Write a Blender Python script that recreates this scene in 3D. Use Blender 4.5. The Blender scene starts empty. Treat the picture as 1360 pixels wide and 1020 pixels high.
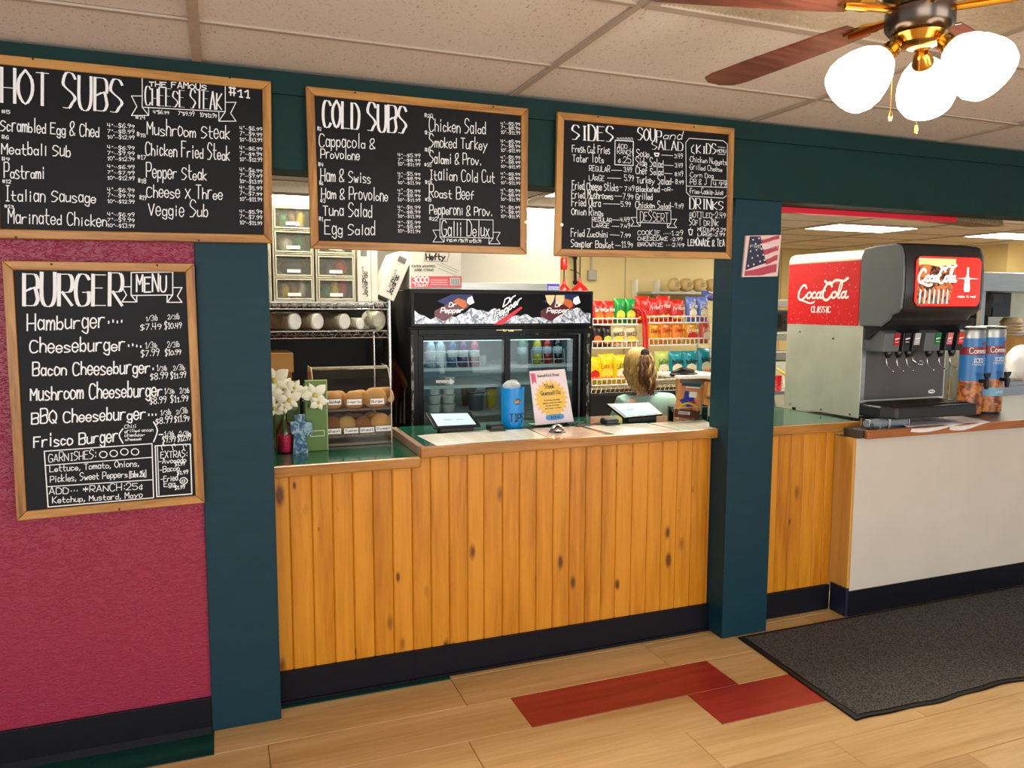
import bpy, math, random
from mathutils import Vector, Matrix
R = random.Random(7)
S = bpy.context.scene
COL = S.collection
V3 = Vector
# ------------------------------------------------------------------ camera
CAM = V3((-0.1856, -3.0784, 1.6648)); YAW, PIT, ROL, FP = 0.3662, -0.1006, 0.0029, 1014.67
_f = V3((math.sin(YAW)*math.cos(PIT), math.cos(YAW)*math.cos(PIT), math.sin(PIT)))
_r = V3((math.cos(YAW), -math.sin(YAW), 0)); _u = _r.cross(_f)
_r2 = _r*math.cos(ROL)+_u*math.sin(ROL); _u2 = _u*math.cos(ROL)-_r*math.sin(ROL)
cd = bpy.data.cameras.new('camera'); cam = bpy.data.objects.new('camera', cd); COL.objects.link(cam)
cam.matrix_world = Matrix(((_r2.x,_u2.x,-_f.x,CAM.x),(_r2.y,_u2.y,-_f.y,CAM.y),(_r2.z,_u2.z,-_f.z,CAM.z),(0,0,0,1)))
cd.sensor_width = 36; cd.lens = 36*FP/1360; cd.clip_start = .02; cd.clip_end = 100
S.camera = cam
def ray(u, v): return _f+_r2*((u-680)/FP)-_u2*((v-510)/FP)
def at(u, v, Y):
    q = ray(u, v); return CAM+q*((Y-CAM.y)/q.y)
def atz(u, v, Z):
    q = ray(u, v); return CAM+q*((Z-CAM.z)/q.z)
def atx(u, v, X):
    q = ray(u, v); return CAM+q*((X-CAM.x)/q.x)
# ------------------------------------------------------------------ world and light
def lin(c): return tuple(((x/255+.055)/1.055)**2.4 if x/255 > .04045 else x/255/12.92 for x in c[:3])
w = bpy.data.worlds.new('world'); S.world = w; w.use_nodes = True
bg = w.node_tree.nodes['Background']; bg.inputs[0].default_value = (.86, .93, 1, 1); bg.inputs[1].default_value = .75
S.view_settings.view_transform = 'Standard'; S.view_settings.look = 'None'
S.view_settings.exposure = 0; S.view_settings.gamma = 1; S.view_settings.use_curve_mapping = False
def area(name, loc, rot, sx, sy, power, col):
    l = bpy.data.lights.new(name, 'AREA'); l.shape = 'RECTANGLE'; l.size = sx; l.size_y = sy; l.energy = power; l.color = col
    o = bpy.data.objects.new(name, l); COL.objects.link(o); o.location = loc; o.rotation_euler = rot; return o
area('window_daylight', (-2.2, -6.2, 1.5), (math.radians(86), 0, math.radians(-16)), 4.2, 1.9, 125, (1, .985, .99))
area('window_daylight', (3.6, -6.6, 1.5), (math.radians(86), 0, math.radians(8)), 4.2, 1.9, 120, (1, .98, .96))
def bulb(name, loc, power, col, r=.05):
    l = bpy.data.lights.new(name, 'POINT'); l.energy = power; l.color = col; l.shadow_soft_size = r
    o = bpy.data.objects.new(name, l); COL.objects.link(o); o.location = loc; return o
# ------------------------------------------------------------------ materials
MATS = {}
def M(name, col, rough=.5, metal=0, noise=0, nscale=8, bump=0, bscale=60, emit=0, ecol=None, coat=0, spec=.5, stretch=(1, 1, 1), bdist=.01):
    m = bpy.data.materials.new(name); MATS[name] = m; m.use_nodes = True
    nt = m.node_tree; N = nt.nodes; L = nt.links; b = N['Principled BSDF']
    c = (*lin(col), 1)
    b.inputs['Base Color'].default_value = c; b.inputs['Roughness'].default_value = rough
    b.inputs['Metallic'].default_value = metal; b.inputs['Coat Weight'].default_value = coat
    b.inputs['Specular IOR Level'].default_value = spec
    tc = N.new('ShaderNodeTexCoord'); mp = N.new('ShaderNodeMapping'); mp.inputs['Scale'].default_value = stretch
    L.new(tc.outputs['Object'], mp.inputs['Vector'])
    if noise:
        t = N.new('ShaderNodeTexNoise'); t.inputs['Scale'].default_value = nscale; t.inputs['Detail'].default_value = 5
        L.new(mp.outputs[0], t.inputs['Vector'])
        r = N.new('ShaderNodeValToRGB'); r.color_ramp.elements[0].position = .3; r.color_ramp.elements[1].position = .7
        r.color_ramp.elements[0].color = tuple(x*(1-noise) for x in c[:3])+(1,)
        r.color_ramp.elements[1].color = tuple(min(1, x*(1+noise)) for x in c[:3])+(1,)
        L.new(t.outputs[0], r.inputs[0]); L.new(r.outputs[0], b.inputs['Base Color'])
    if bump:
        t = N.new('ShaderNodeTexNoise'); t.inputs['Scale'].default_value = bscale; t.inputs['Detail'].default_value = 4
        L.new(mp.outputs[0], t.inputs['Vector'])
        bp = N.new('ShaderNodeBump'); bp.inputs['Strength'].default_value = bump; bp.inputs['Distance'].default_value = bdist
        L.new(t.outputs[0], bp.inputs['Height']); L.new(bp.outputs[0], b.inputs['Normal'])
    if emit:
        b.inputs['Emission Color'].default_value = (*lin(ecol or col), 1); b.inputs['Emission Strength'].default_value = emit
    return m
def glassmat(name, tint=(1, 1, 1), refl=.08, tr=.95, rough=.02):
    m = bpy.data.materials.new(name); m.use_nodes = True; nt = m.node_tree; N = nt.nodes; L = nt.links
    N.remove(N['Principled BSDF']); out = N['Material Output']
    t = N.new('ShaderNodeBsdfTransparent'); t.inputs[0].default_value = tuple(x*tr for x in tint)+(1,)
    g = N.new('ShaderNodeBsdfGlossy'); g.inputs['Roughness'].default_value = rough
    f = N.new('ShaderNodeFresnel'); f.inputs[0].default_value = 1.45
    a = N.new('ShaderNodeMath'); a.operation = 'ADD'; a.inputs[1].default_value = refl; L.new(f.outputs[0], a.inputs[0])
    mx = N.new('ShaderNodeMixShader'); L.new(a.outputs[0], mx.inputs[0]); L.new(t.outputs[0], mx.inputs[1]); L.new(g.outputs[0], mx.inputs[2])
    L.new(mx.outputs[0], out.inputs[0]); return m
def frosted(name, col, tr=.5):
    m = bpy.data.materials.new(name); m.use_nodes = True; nt = m.node_tree; N = nt.nodes; L = nt.links
    b = N['Principled BSDF']; b.inputs['Base Color'].default_value = (*lin(col), 1); b.inputs['Roughness'].default_value = .3
    t = N.new('ShaderNodeBsdfTransparent'); mx = N.new('ShaderNodeMixShader'); mx.inputs[0].default_value = tr
    L.new(b.outputs[0], mx.inputs[1]); L.new(t.outputs[0], mx.inputs[2]); L.new(mx.outputs[0], N['Material Output'].inputs[0]); return m
def wood(name, cols, axis='z', scale=1., rough=.35, knots=0, coat=0, kcol=(95, 45, 15), grain=1., bump=.05):
    m = bpy.data.materials.new(name); m.use_nodes = True; nt = m.node_tree; N = nt.nodes; L = nt.links; b = N['Principled BSDF']
    tc = N.new('ShaderNodeTexCoord'); oi = N.new('ShaderNodeObjectInfo'); ad = N.new('ShaderNodeVectorMath'); ad.operation = 'ADD'
    sc = N.new('ShaderNodeVectorMath'); sc.operation = 'SCALE'; sc.inputs[0].default_value = (13.1, 7.7, 17.3)
    L.new(oi.outputs['Random'], sc.inputs['Scale']); L.new(tc.outputs['Object'], ad.inputs[0]); L.new(sc.outputs[0], ad.inputs[1])
    mp = N.new('ShaderNodeMapping'); i = 'xyz'.index(axis); s = [14*scale]*3; s[i] = 1.0*scale; mp.inputs['Scale'].default_value = s
    L.new(ad.outputs[0], mp.inputs['Vector'])
    n1 = N.new('ShaderNodeTexNoise'); n1.inputs['Scale'].default_value = 1.2; n1.inputs['Detail'].default_value = 4; n1.inputs['Distortion'].default_value = .8
    L.new(mp.outputs[0], n1.inputs['Vector'])
    n2 = N.new('ShaderNodeTexNoise'); n2.inputs['Scale'].default_value = 9*grain; n2.inputs['Detail'].default_value = 3
    L.new(mp.outputs[0], n2.inputs['Vector'])
    mi = N.new('ShaderNodeMath'); mi.operation = 'MULTIPLY_ADD'; mi.inputs[1].default_value = .35; L.new(n2.outputs[0], mi.inputs[0])
    m2 = N.new('ShaderNodeMath'); m2.operation = 'MULTIPLY'; m2.inputs[1].default_value = .755; L.new(n1.outputs[0], m2.inputs[0]); L.new(m2.outputs[0], mi.inputs[2])
    rr = N.new('ShaderNodeMath'); rr.operation = 'MULTIPLY_ADD'; rr.inputs[1].default_value = .14; rr.inputs[2].default_value = -.07; L.new(oi.outputs['Random'], rr.inputs[0])
    m3 = N.new('ShaderNodeMath'); m3.operation = 'ADD'; L.new(mi.outputs[0], m3.inputs[0]); L.new(rr.outputs[0], m3.inputs[1])
    r = N.new('ShaderNodeValToRGB'); e = r.color_ramp.elements
    e[0].position = .34; e[0].color = (*lin(cols[0]), 1); e[1].position = .66; e[1].color = (*lin(cols[2]), 1)
    k = e.new(.5); k.color = (*lin(cols[1]), 1)
    L.new(m3.outputs[0], r.inputs[0]); colo = r.outputs[0]
    if knots:
        mk = N.new('ShaderNodeMapping'); s = [11.0]*3; s[i] = 4.6; s['xyz'.index('y' if axis != 'y' else 'z')] = .01; mk.inputs['Scale'].default_value = s
        L.new(ad.outputs[0], mk.inputs['Vector'])
        nd = N.new('ShaderNodeTexNoise'); nd.inputs['Scale'].default_value = 5
        L.new(mk.outputs[0], nd.inputs['Vector'])
        va = N.new('ShaderNodeVectorMath'); va.operation = 'MULTIPLY_ADD'; va.inputs[1].default_value = (.07, .07, .07)
        L.new(nd.outputs['Color'], va.inputs[0]); L.new(mk.outputs[0], va.inputs[2])
        vo = N.new('ShaderNodeTexVoronoi'); vo.inputs['Scale'].default_value = 1; vo.inputs['Randomness'].default_value = 1; L.new(va.outputs[0], vo.inputs['Vector'])
        # knot size differs per cell; some cells have none
        sx = N.new('ShaderNodeSeparateXYZ'); L.new(vo.outputs['Color'], sx.inputs[0])
        th = N.new('ShaderNodeMath'); th.operation = 'MULTIPLY_ADD'; th.inputs[1].default_value = .36*knots; th.inputs[2].default_value = -.075; L.new(sx.outputs[0], th.inputs[0])
        tm_ = N.new('ShaderNodeMath'); tm_.operation = 'MAXIMUM'; tm_.inputs[1].default_value = .0005; L.new(th.outputs[0], tm_.inputs[0]); th = tm_
        dv = N.new('ShaderNodeMath'); dv.operation = 'DIVIDE'; L.new(vo.outputs['Distance'], dv.inputs[0]); L.new(th.outputs[0], dv.inputs[1])
        kr = N.new('ShaderNodeValToRGB'); kr.color_ramp.elements[0].position = .45; kr.color_ramp.elements[0].color = (.92,)*3+(1,)
        kr.color_ramp.elements[1].position = 1.; kr.color_ramp.elements[1].color = (0, 0, 0, 1); q = kr.color_ramp.elements.new(.7); q.color = (.45,)*3+(1,)
        L.new(dv.outputs[0], kr.inputs[0])
        mx = N.new('ShaderNodeMixRGB'); mx.inputs[2].default_value = (*lin(kcol), 1); L.new(kr.outputs[0], mx.inputs[0]); L.new(colo, mx.inputs[1]); colo = mx.outputs[0]
    L.new(colo, b.inputs['Base Color']); b.inputs['Roughness'].default_value = rough; b.inputs['Coat Weight'].default_value = coat
    bp = N.new('ShaderNodeBump'); bp.inputs['Strength'].default_value = bump; bp.inputs['Distance'].default_value = .005
    L.new(n2.outputs[0], bp.inputs['Height']); L.new(bp.outputs[0], b.inputs['Normal'])
    return m
def speckle(name, c1, c2, scale, lo, hi, rough=.8, bump=.3, detail=2, stretch=(1, 1, 1), spec=.5, bdist=.004):
    m = bpy.data.materials.new(name); m.use_nodes = True; nt = m.node_tree; N = nt.nodes; L = nt.links; b = N['Principled BSDF']
    tc = N.new('ShaderNodeTexCoord'); mp = N.new('ShaderNodeMapping'); mp.inputs['Scale'].default_value = stretch
    L.new(tc.outputs['Object'], mp.inputs['Vector'])
    t = N.new('ShaderNodeTexNoise'); t.inputs['Scale'].default_value = scale; t.inputs['Detail'].default_value = detail; t.inputs['Distortion'].default_value = 1.2
    L.new(mp.outputs[0], t.inputs['Vector'])
    r = N.new('ShaderNodeValToRGB'); r.color_ramp.elements[0].position = lo; r.color_ramp.elements[1].position = hi
    r.color_ramp.elements[0].color = (*lin(c1), 1); r.color_ramp.elements[1].color = (*lin(c2), 1)
    L.new(t.outputs[0], r.inputs[0]); L.new(r.outputs[0], b.inputs['Base Color']); b.inputs['Roughness'].default_value = rough
    b.inputs['Specular IOR Level'].default_value = spec
    if bump:
        bp = N.new('ShaderNodeBump'); bp.inputs['Strength'].default_value = bump; bp.inputs['Distance'].default_value = bdist
        L.new(r.outputs[0], bp.inputs['Height']); L.new(bp.outputs[0], b.inputs['Normal'])
    return m
# ------------------------------------------------------------------ mesh builder
class G:
    def __init__(s): s.v = []; s.f = []
    def add(s, vs, fs):
        n = len(s.v); s.v += [tuple(x) for x in vs]; s.f += [tuple(i+n for i in f) for f in fs]; return s
    def box(s, x0, x1, y0, y1, z0, z1):
        return s.add([(x, y, z) for z in (z0, z1) for y in (y0, y1) for x in (x0, x1)],
                     [(0, 2, 3, 1), (4, 5, 7, 6), (0, 1, 5, 4), (2, 6, 7, 3), (0, 4, 6, 2), (1, 3, 7, 5)])
    def obox(s, c, ax, ay, az):
        c, ax, ay, az = map(V3, (c, ax, ay, az))
        return s.add([c+ax*i+ay*j+az*k for k in (-1, 1) for j in (-1, 1) for i in (-1, 1)],
                     [(0, 2, 3, 1), (4, 5, 7, 6), (0, 1, 5, 4), (2, 6, 7, 3), (0, 4, 6, 2), (1, 3, 7, 5)])
    def prism(s, pts, d):          # pts: 3D loop, d: extrusion vector
        n = len(pts); d = V3(d); a = [V3(p) for p in pts]
        return s.add(a+[p+d for p in a], [tuple(range(n-1, -1, -1)), tuple(range(n, 2*n))]+[(i, (i+1) % n, n+(i+1) % n, n+i) for i in range(n)])
    def face(s, pts): return s.add(pts, [tuple(range(len(pts)))])
    def lathe(s, prof, c=(0, 0, 0), ax=(0, 0, 1), n=20, sx=1, sy=1, caps=True):
        c = V3(c); ax = V3(ax).normalized(); t = V3((1, 0, 0)) if abs(ax.x) < .9 else V3((0, 1, 0))
        e1 = (t-ax*t.dot(ax)).normalized(); e2 = ax.cross(e1); vs = []
        for r, h in prof:
            for i in range(n):
                a = 2*math.pi*i/n; vs.append(c+ax*h+e1*(r*math.cos(a)*sx)+e2*(r*math.sin(a)*sy))
        fs = [(j*n+i, j*n+(i+1) % n, (j+1)*n+(i+1) % n, (j+1)*n+i) for j in range(len(prof)-1) for i in range(n)]
        if caps:
            if prof[0][0] > 1e-5: fs.append(tuple(range(n-1, -1, -1)))
            if prof[-1][0] > 1e-5: fs.append(tuple((len(prof)-1)*n+i for i in range(n)))
        return s.add(vs, fs)
    def cyl(s, p0, p1, r0, r1=None, n=12):
        p0 = V3(p0); p1 = V3(p1); r1 = r0 if r1 is None else r1; d = p1-p0
        return s.lathe([(r0, 0), (r1, d.length)], p0, d, n)
    def ell(s, c, rx, ry, rz, n=14, m=9):
        c = V3(c); vs = []; fs = []
        for j in range(m+1):
            t = math.pi*j/m
            for i in range(n):
                a = 2*math.pi*i/n; vs.append(c+V3((rx*math.sin(t)*math.cos(a), ry*math.sin(t)*math.sin(a), rz*math.cos(t))))
        fs = [(j*n+i, (j+1)*n+i, (j+1)*n+(i+1) % n, j*n+(i+1) % n) for j in range(m) for i in range(n)]
        return s.add(vs, fs)
    def tube(s, pts, r, n=6, taper=None):
        pts = [V3(p) for p in pts]; vs = []; up = V3((0, 0, 1)); k = len(pts)
        for i, p in enumerate(pts):
            d = (pts[min(i+1, k-1)]-pts[max(i-1, 0)]).normalized()
            if abs(d.dot(up)) > .97: up = V3((0, 1, 0)) if abs(d.y) < .9 else V3((1, 0, 0))
            e1 = d.cross(up).normalized(); e2 = d.cross(e1); up = -e2 if e2.dot(up) < 0 else e2
            rr = r if taper is None else r*taper[i]
            for q in range(n):
                a = 2*math.pi*q/n; vs.append(p+(e1*math.cos(a)+d.cross(e1)*math.sin(a))*rr)
        fs = [(j*n+i, j*n+(i+1) % n, (j+1)*n+(i+1) % n, (j+1)*n+i) for j in range(k-1) for i in range(n)]
        fs += [tuple(range(n-1, -1, -1)), tuple((k-1)*n+i for i in range(n))]
        return s.add(vs, fs)
    def grid(s, fn, nu, nv):
        vs = [fn(i/nu, j/nv) for j in range(nv+1) for i in range(nu+1)]
        return s.add(vs, [(j*(nu+1)+i, j*(nu+1)+i+1, (j+1)*(nu+1)+i+1, (j+1)*(nu+1)+i) for j in range(nv) for i in range(nu)])
def tag(o, label=None, cat=None, group=None, kind=None):
    if label: o['label'] = label
    if cat: o['category'] = cat
    if group: o['group'] = group
    if kind: o['kind'] = kind
    return o
def rootof(o):
    while o.parent: o = o.parent
    return o
def obj(name, g, mat, parent=None, smooth=False, bevel=0, mesh=None, seg=2):
    if mesh is None:
        off = rootof(parent).location if parent else V3((0, 0, 0))
        me = bpy.data.meshes.new(name); me.from_pydata([(a-off.x, b-off.y, c-off.z) for a, b, c in g.v], [], g.f); me.update()
        me.materials.append(mat)
        if smooth: me.shade_smooth() if hasattr(me, 'shade_smooth') else None
    else: me = mesh
    o = bpy.data.objects.new(name, me); COL.objects.link(o)
    if parent: o.parent = parent
    if smooth and mesh is None:
        for p in me.polygons: p.use_smooth = True
    if smooth == 'auto':
        md = o.modifiers.new('e', 'EDGE_SPLIT'); md.split_angle = math.radians(40)
    if bevel:
        md = o.modifiers.new('bevel', 'BEVEL'); md.width = bevel; md.segments = seg; md.limit_method = 'ANGLE'; md.angle_limit = math.radians(40)
    return o
def thing(name, label, cat, loc=(0, 0, 0), group=None, rz=0):
    o = bpy.data.objects.new(name, None); COL.objects.link(o); o.location = loc; o.empty_display_size = .05
    o.rotation_euler = (0, 0, rz); return tag(o, label, cat, group)
def solo(name, g, mat, label, cat, group=None, **k):
    return tag(obj(name, g, mat, **k), label, cat, group)
def struct(name, g, mat, parent=None, **k):
    o = obj(name, g, mat, parent, **k)
    if not parent: o['kind'] = 'structure'
    return o
def dup(o, parent=None, loc=None, rz=None, label=None):
    c = o.copy(); COL.objects.link(c)
    if parent: c.parent = parent
    if loc is not None: c.location = loc
    if rz is not None: c.rotation_euler = (0, 0, rz)
    if label: c['label'] = label
    for ch in [x for x in bpy.data.objects if x.parent == o]: dup(ch, c)
    return c
# ------------------------------------------------------------------ hand lettering
GL = {'A':"02 29 42|14 34",'B':"02 09|~09 39 48 46 36 05|~05 36 44 43 32 02",'C':"~48 39 19 07 04 12 32 43",'D':"02 09|~09 29 47 44 32 02",
'E':"49 09 02 42|06 36",'F':"49 09 02|06 36",'G':"~48 39 19 07 04 12 32 43 45|45 25",'H':"02 09|42 49|05 45",'I':"22 29|19 39|12 32",'J':"~39 34 22 12 03",
'K':"02 09|49 05 42",'L':"09 02 42",'M':"02 09 25 49 42",'N':"02 09 42 49",'O':"~29 07 04 22 44 47 29",'P':"02 09|~09 39 48 46 35 05",
'Q':"~29 07 04 22 44 47 29|24 42",'R':"02 09|~09 39 48 46 35 05|15 42",'S':"~48 39 19 07 16 35 44 33 22 02",'T':"09 49|29 22",'U':"~09 04 12 32 44 49",
'V':"09 22 49",'W':"09 12 26 32 49",'X':"02 49|09 42",'Y':"09 25 49|25 22",'Z':"09 49 02 42",
'0':"~29 07 04 22 44 47 29",'1':"07 29 22|12 32",'2':"~07 19 39 47 35 02|02 42",'3':"~08 19 39 47 36 26|~26 36 44 32 12 03",'4':"09 05 45|39 32",
'5':"49 09 06|~06 36 44 32 12 03",'6':"~48 29 05 03 12 32 44 35 05",'7':"09 49 12",'8':"~26 07 19 39 47 26 04 12 32 44 26",'9':"~47 26 07 19 39 47 22",
'a':"~35 16 04 12 33|36 32",'b':"09 02|~05 26 34 22 03",'c':"~35 16 04 12 33",'d':"~35 16 04 12 33|39 32",'e':"04 34|~34 35 26 16 05 03 12 22 33",
'f':"~39 29 17 12|06 36",'g':"~35 16 04 12 33|~36 31 20 01",'h':"09 02|~04 16 35 32",'i':"12 16|17 18",'j':"~26 21 10 00|27 28",'k':"09 02|36 04 32",
'l':"19 12",'m':"02 06|~04 16 25 22|~24 36 45 42",'n':"02 06|~04 16 35 32",'o':"~16 05 03 12 33 35 16",'p':"06 00|~05 26 34 22 03",'q':"~35 16 04 12 33|36 30",
'r':"02 06|~04 16 36",'s':"~35 16 05 14 33 22 02",'t':"19 13 22 32|06 36",'u':"~06 03 12 33|36 32",'v':"06 22 46",'w':"06 12 25 32 46",'x':"06 32|36 02",
'y':"06 23|46 00",'z':"06 36 02 32",'.':"12 13",',':"13 01",':':"13 14|16 17",'-':"05 35",'_':"02 42",'$':"~48 39 19 07 16 35 44 33 22 02|2a 21",
'&':"~43 22 02 04 36 38 18 06 42",'#':"12 19|32 39|07 47|04 44","'":"19 17",'"':"19 17|29 27",'/':"02 49",'(':"~3a 06 31",')':"~0a 36 01",'[':"3a 0a 01 31",
']':"0a 3a 31 01",'*':"23 29|05 47|07 45",'!':"29 24|22 23",'+':"23 27|05 45",'¢':"~36 16 04 12 33|28 21",'·':"14 15",'%':"02 49|18 07|34 33"}
WID = {}
for k_, s_ in GL.items(): WID[k_] = max(int(p[0]) for st in s_.replace('~', '').split('|') for p in st.split())
WID['·'] = 1; WID['.'] = 1; WID['i'] = 2; WID['l'] = 1.6
def cat_(P, n=4):
    out = []
    for i in range(len(P)-1):
        p0 = P[max(i-1, 0)]; p1 = P[i]; p2 = P[i+1]; p3 = P[min(i+2, len(P)-1)]
        for j in range(n):
            t = j/n
            out.append(tuple(.5*((2*p1[k])+(-p0[k]+p2[k])*t+(2*p0[k]-5*p1[k]+4*p2[k]-p3[k])*t*t+(-p0[k]+3*p1[k]-3*p2[k]+p3[k])*t**3) for k in range(len(p1))))
    out.append(tuple(P[-1])); return out
RK = [0]
def ribbon(g, pts, nrm, hw, contrast=None, rnd=True):
    pts = [V3(p) for p in pts]
    for i in range(len(pts)-1):
        a, b = pts[i], pts[i+1]; d = b-a
        if d.length < 1e-6: continue
        dn = d.normalized(); w_ = hw
        if contrast is not None: w_ = hw*(.35+1.05*abs(dn.dot(contrast))**2)
        n = nrm.cross(dn)*w_; e = dn*(w_*.6)
        RK[0] = (RK[0]+1) % 11; lift = nrm*(RK[0]*3.5e-5)
        g.face([a-n-e+lift, b-n+e+lift, b+n+e+lift, a+n-e+lift])
def text(g, s, O, U, V, hw, nrm=None, contrast=False, skew=0, jit=.0, gap=1.3, steps=3):
    """hand lettering: O start of baseline, U whole-line vector, V cap-height vector"""
    O, U, V = V3(O), V3(U), V3(V)
    tot = sum((WID.get(c, 2.2)+gap) if c != ' ' else 3.2 for c in s)-gap
    nrm = nrm or U.cross(V).normalized(); cv = V.normalized() if contrast else None
    x = 0
    for c in s:
        if c == ' ': x += 3.2; continue
        gl = GL.get(c)
        if gl is None: x += 3; continue
        jy = R.uniform(-jit, jit); js = 1+R.uniform(-jit, jit)
        for st in gl.split('|'):
            sm = st[0] == '~'; P = [(int(p[0]), (10 if p[1] == 'a' else int(p[1]))-2) for p in st.lstrip('~').split()]
            if sm: P = cat_(P, steps)
            ribbon(g, [O+U*((x+px_+skew*py_)/tot)+V*((py_*js+jy)/7) for px_, py_ in P], nrm, hw, cv)
        x += WID[c]+gap
# ------------------------------------------------------------------ shared materials
OAK = wood('oak frame', [(122, 78, 28), (160, 110, 46), (186, 136, 68)], 'x', 1.6, .4, 0, 0)
OAKV = wood('oak frame upright', [(122, 78, 28), (160, 110, 46), (186, 136, 68)], 'z', 1.6, .4)
OAKD = wood('oak counter edging', [(136, 84, 22), (164, 108, 36), (184, 128, 50)], 'x', 1.3, .3, 0, .3)
PINE = wood('varnished knotty pine', [(168, 98, 8), (194, 124, 18), (210, 140, 32)], 'z', .8, .32, 1., .25, (84, 34, 6), .7)
PINED = wood('pine return board', [(176, 120, 42), (196, 140, 58), (210, 158, 78)], 'z', .6, .35, 1., .2, (90, 45, 15))
CHALK = M('chalk paint', (238, 241, 244), .8)
BLACKB = M('blackboard', (20, 21, 25), .5, noise=.25, nscale=3, spec=.18)
TEAL = M('dark teal paint', (10, 52, 64), .5, spec=.25, noise=.08, nscale=5, bump=.12, bscale=14, stretch=(1, 1, 6), bdist=.004)
GREEN = M('dark green paint', (14, 48, 46), .6, spec=.2, noise=.1, nscale=4, bump=.15, bscale=20)
BLACKV = M('black vinyl', (13, 15, 24), .5, spec=.2, bump=.1, bscale=20)
GREENL = M('dark green laminate', (12, 84, 62), .16, noise=.15, nscale=90, coat=.3)
BLK = M('black plastic', (14, 14, 16), .35)
BLKM = M('matt black', (12, 12, 13), .7)
WHT = M('white plastic', (236, 236, 230), .4)
PAPER = M('white paper', (238, 236, 228), .6)
CHR = M('chrome', (205, 205, 205), .18, 1)
STEEL = M('brushed steel', (178, 182, 180), .32, 1, noise=.06, nscale=6, stretch=(1, 1, 12))
SCREW = M('dark screw', (30, 24, 20), .5, .5)
RED = M('glossy red', (206, 20, 24), .3, coat=.3)
WHP = M('white print', (245, 245, 242), .5)
INK = M('black print', (24, 24, 26), .6)
# ------------------------------------------------------------------ setting: floor
SLAB = M('floor base', (110, 75, 40), .6)
struct('floor', G().box(-4, 12, -7.5, 7, -.06, -.003), SLAB)
FL = bpy.data.objects['floor']
LVT = wood('light oak vinyl plank', [(186, 146, 92), (202, 164, 108), (216, 180, 126)], 'x', .55, .46, 0, 0, grain=1.2)
LVR = wood('brick red vinyl plank', [(140, 32, 26), (158, 42, 34), (172, 54, 44)], 'x', .9, .36, 0, .1)
LVG = wood('dark green vinyl plank', [(8, 54, 46), (14, 66, 56), (20, 78, 66)], 'x', .9, .36, 0, .1)
PLW, PLL = .2475, .992
def plank_mesh(nm, mat, L=PLL):
    g = G(); e = .0012; c = .0016
    g.v = [(e, e, -.003), (L-e, e, -.003), (L-e, PLW-e, -.003), (e, PLW-e, -.003), (e+c, e+c, 0), (L-e-c, e+c, 0), (L-e-c, PLW-e-c, 0), (e+c, PLW-e-c, 0)]
    g.f = [(4, 5, 6, 7), (0, 1, 5, 4), (1, 2, 6, 5), (2, 3, 7, 6), (3, 0, 4, 7)]
    me = bpy.data.meshes.new(nm); me.from_pydata(g.v, [], g.f); me.materials.append(mat); return me
pm = {k: plank_mesh('plank', m) for k, m in (('o', LVT), ('r', LVR), ('g', LVG))}
rows = [(.0825, -.255), (-.165, -.255), (-.4125, .661), (-.66, .66), (-.9075, .488), (-1.155, .979), (-1.4025, .401), (-1.65, .83), (-1.8975, .6), (-2.145, .33)]
for ri, (y0, xs) in enumerate(rows):
    x = xs-PLL*(4 if ri > 1 else 3)
    while x < 6.2:
        k = 'o'
        if ri == 0 and abs(x+.255) < .01: k = 'g'
        if ri == 1 and x < -.3: k = 'g'
        if ri == 1 and abs(x-(.737+.19)) < .3: pass
        p = obj('plank', None, None, FL, mesh=pm[k]); p.location = (x, y0, 0)
        if k == 'g': p['label'] = 'dark green plank'
        x += PLL
# row 1 and row 2 of the photographed red zigzag: planks laid at their own joints
for p in [o for o in FL.children if abs(o.location.y+.165-0) < .001 or abs(o.location.y+.4125) < .001 or abs(o.location.y+.66) < .001]:
    if abs(p.location.y+.165) > .001: bpy.data.objects.remove(p)
for y0, segs in ((-.4125, [(-4.03+PLL*i, 'g' if False else 'o') for i in range(5)]+[(.928, 'r')]+[(1.92+PLL*i, 'o') for i in range(5)]),
                 (-.66, [(-3.307+PLL*i, 'o') for i in range(5)]+[(1.653, 'r')]+[(2.645+PLL*i, 'o') for i in range(4)])):
    for x, k in segs:
        p = obj('plank', None, None, FL, mesh=pm[k]); p.location = (x, y0, 0)
        if k == 'r': p['label'] = 'brick red plank'
g = G()
for j in range(20):
    for i in range(10):
        y0 = -2.3925-j*PLW
        if y0 < -7.2: break
        xx = -4+((j*.37) % 1)*PLL+i*PLL*1; g.box(xx, xx+PLL-.002, y0+.001, y0+PLW-.001, -.003, 0)
o = struct('far_planks', g, LVT, FL); o['kind'] = 'stuff'
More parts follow.
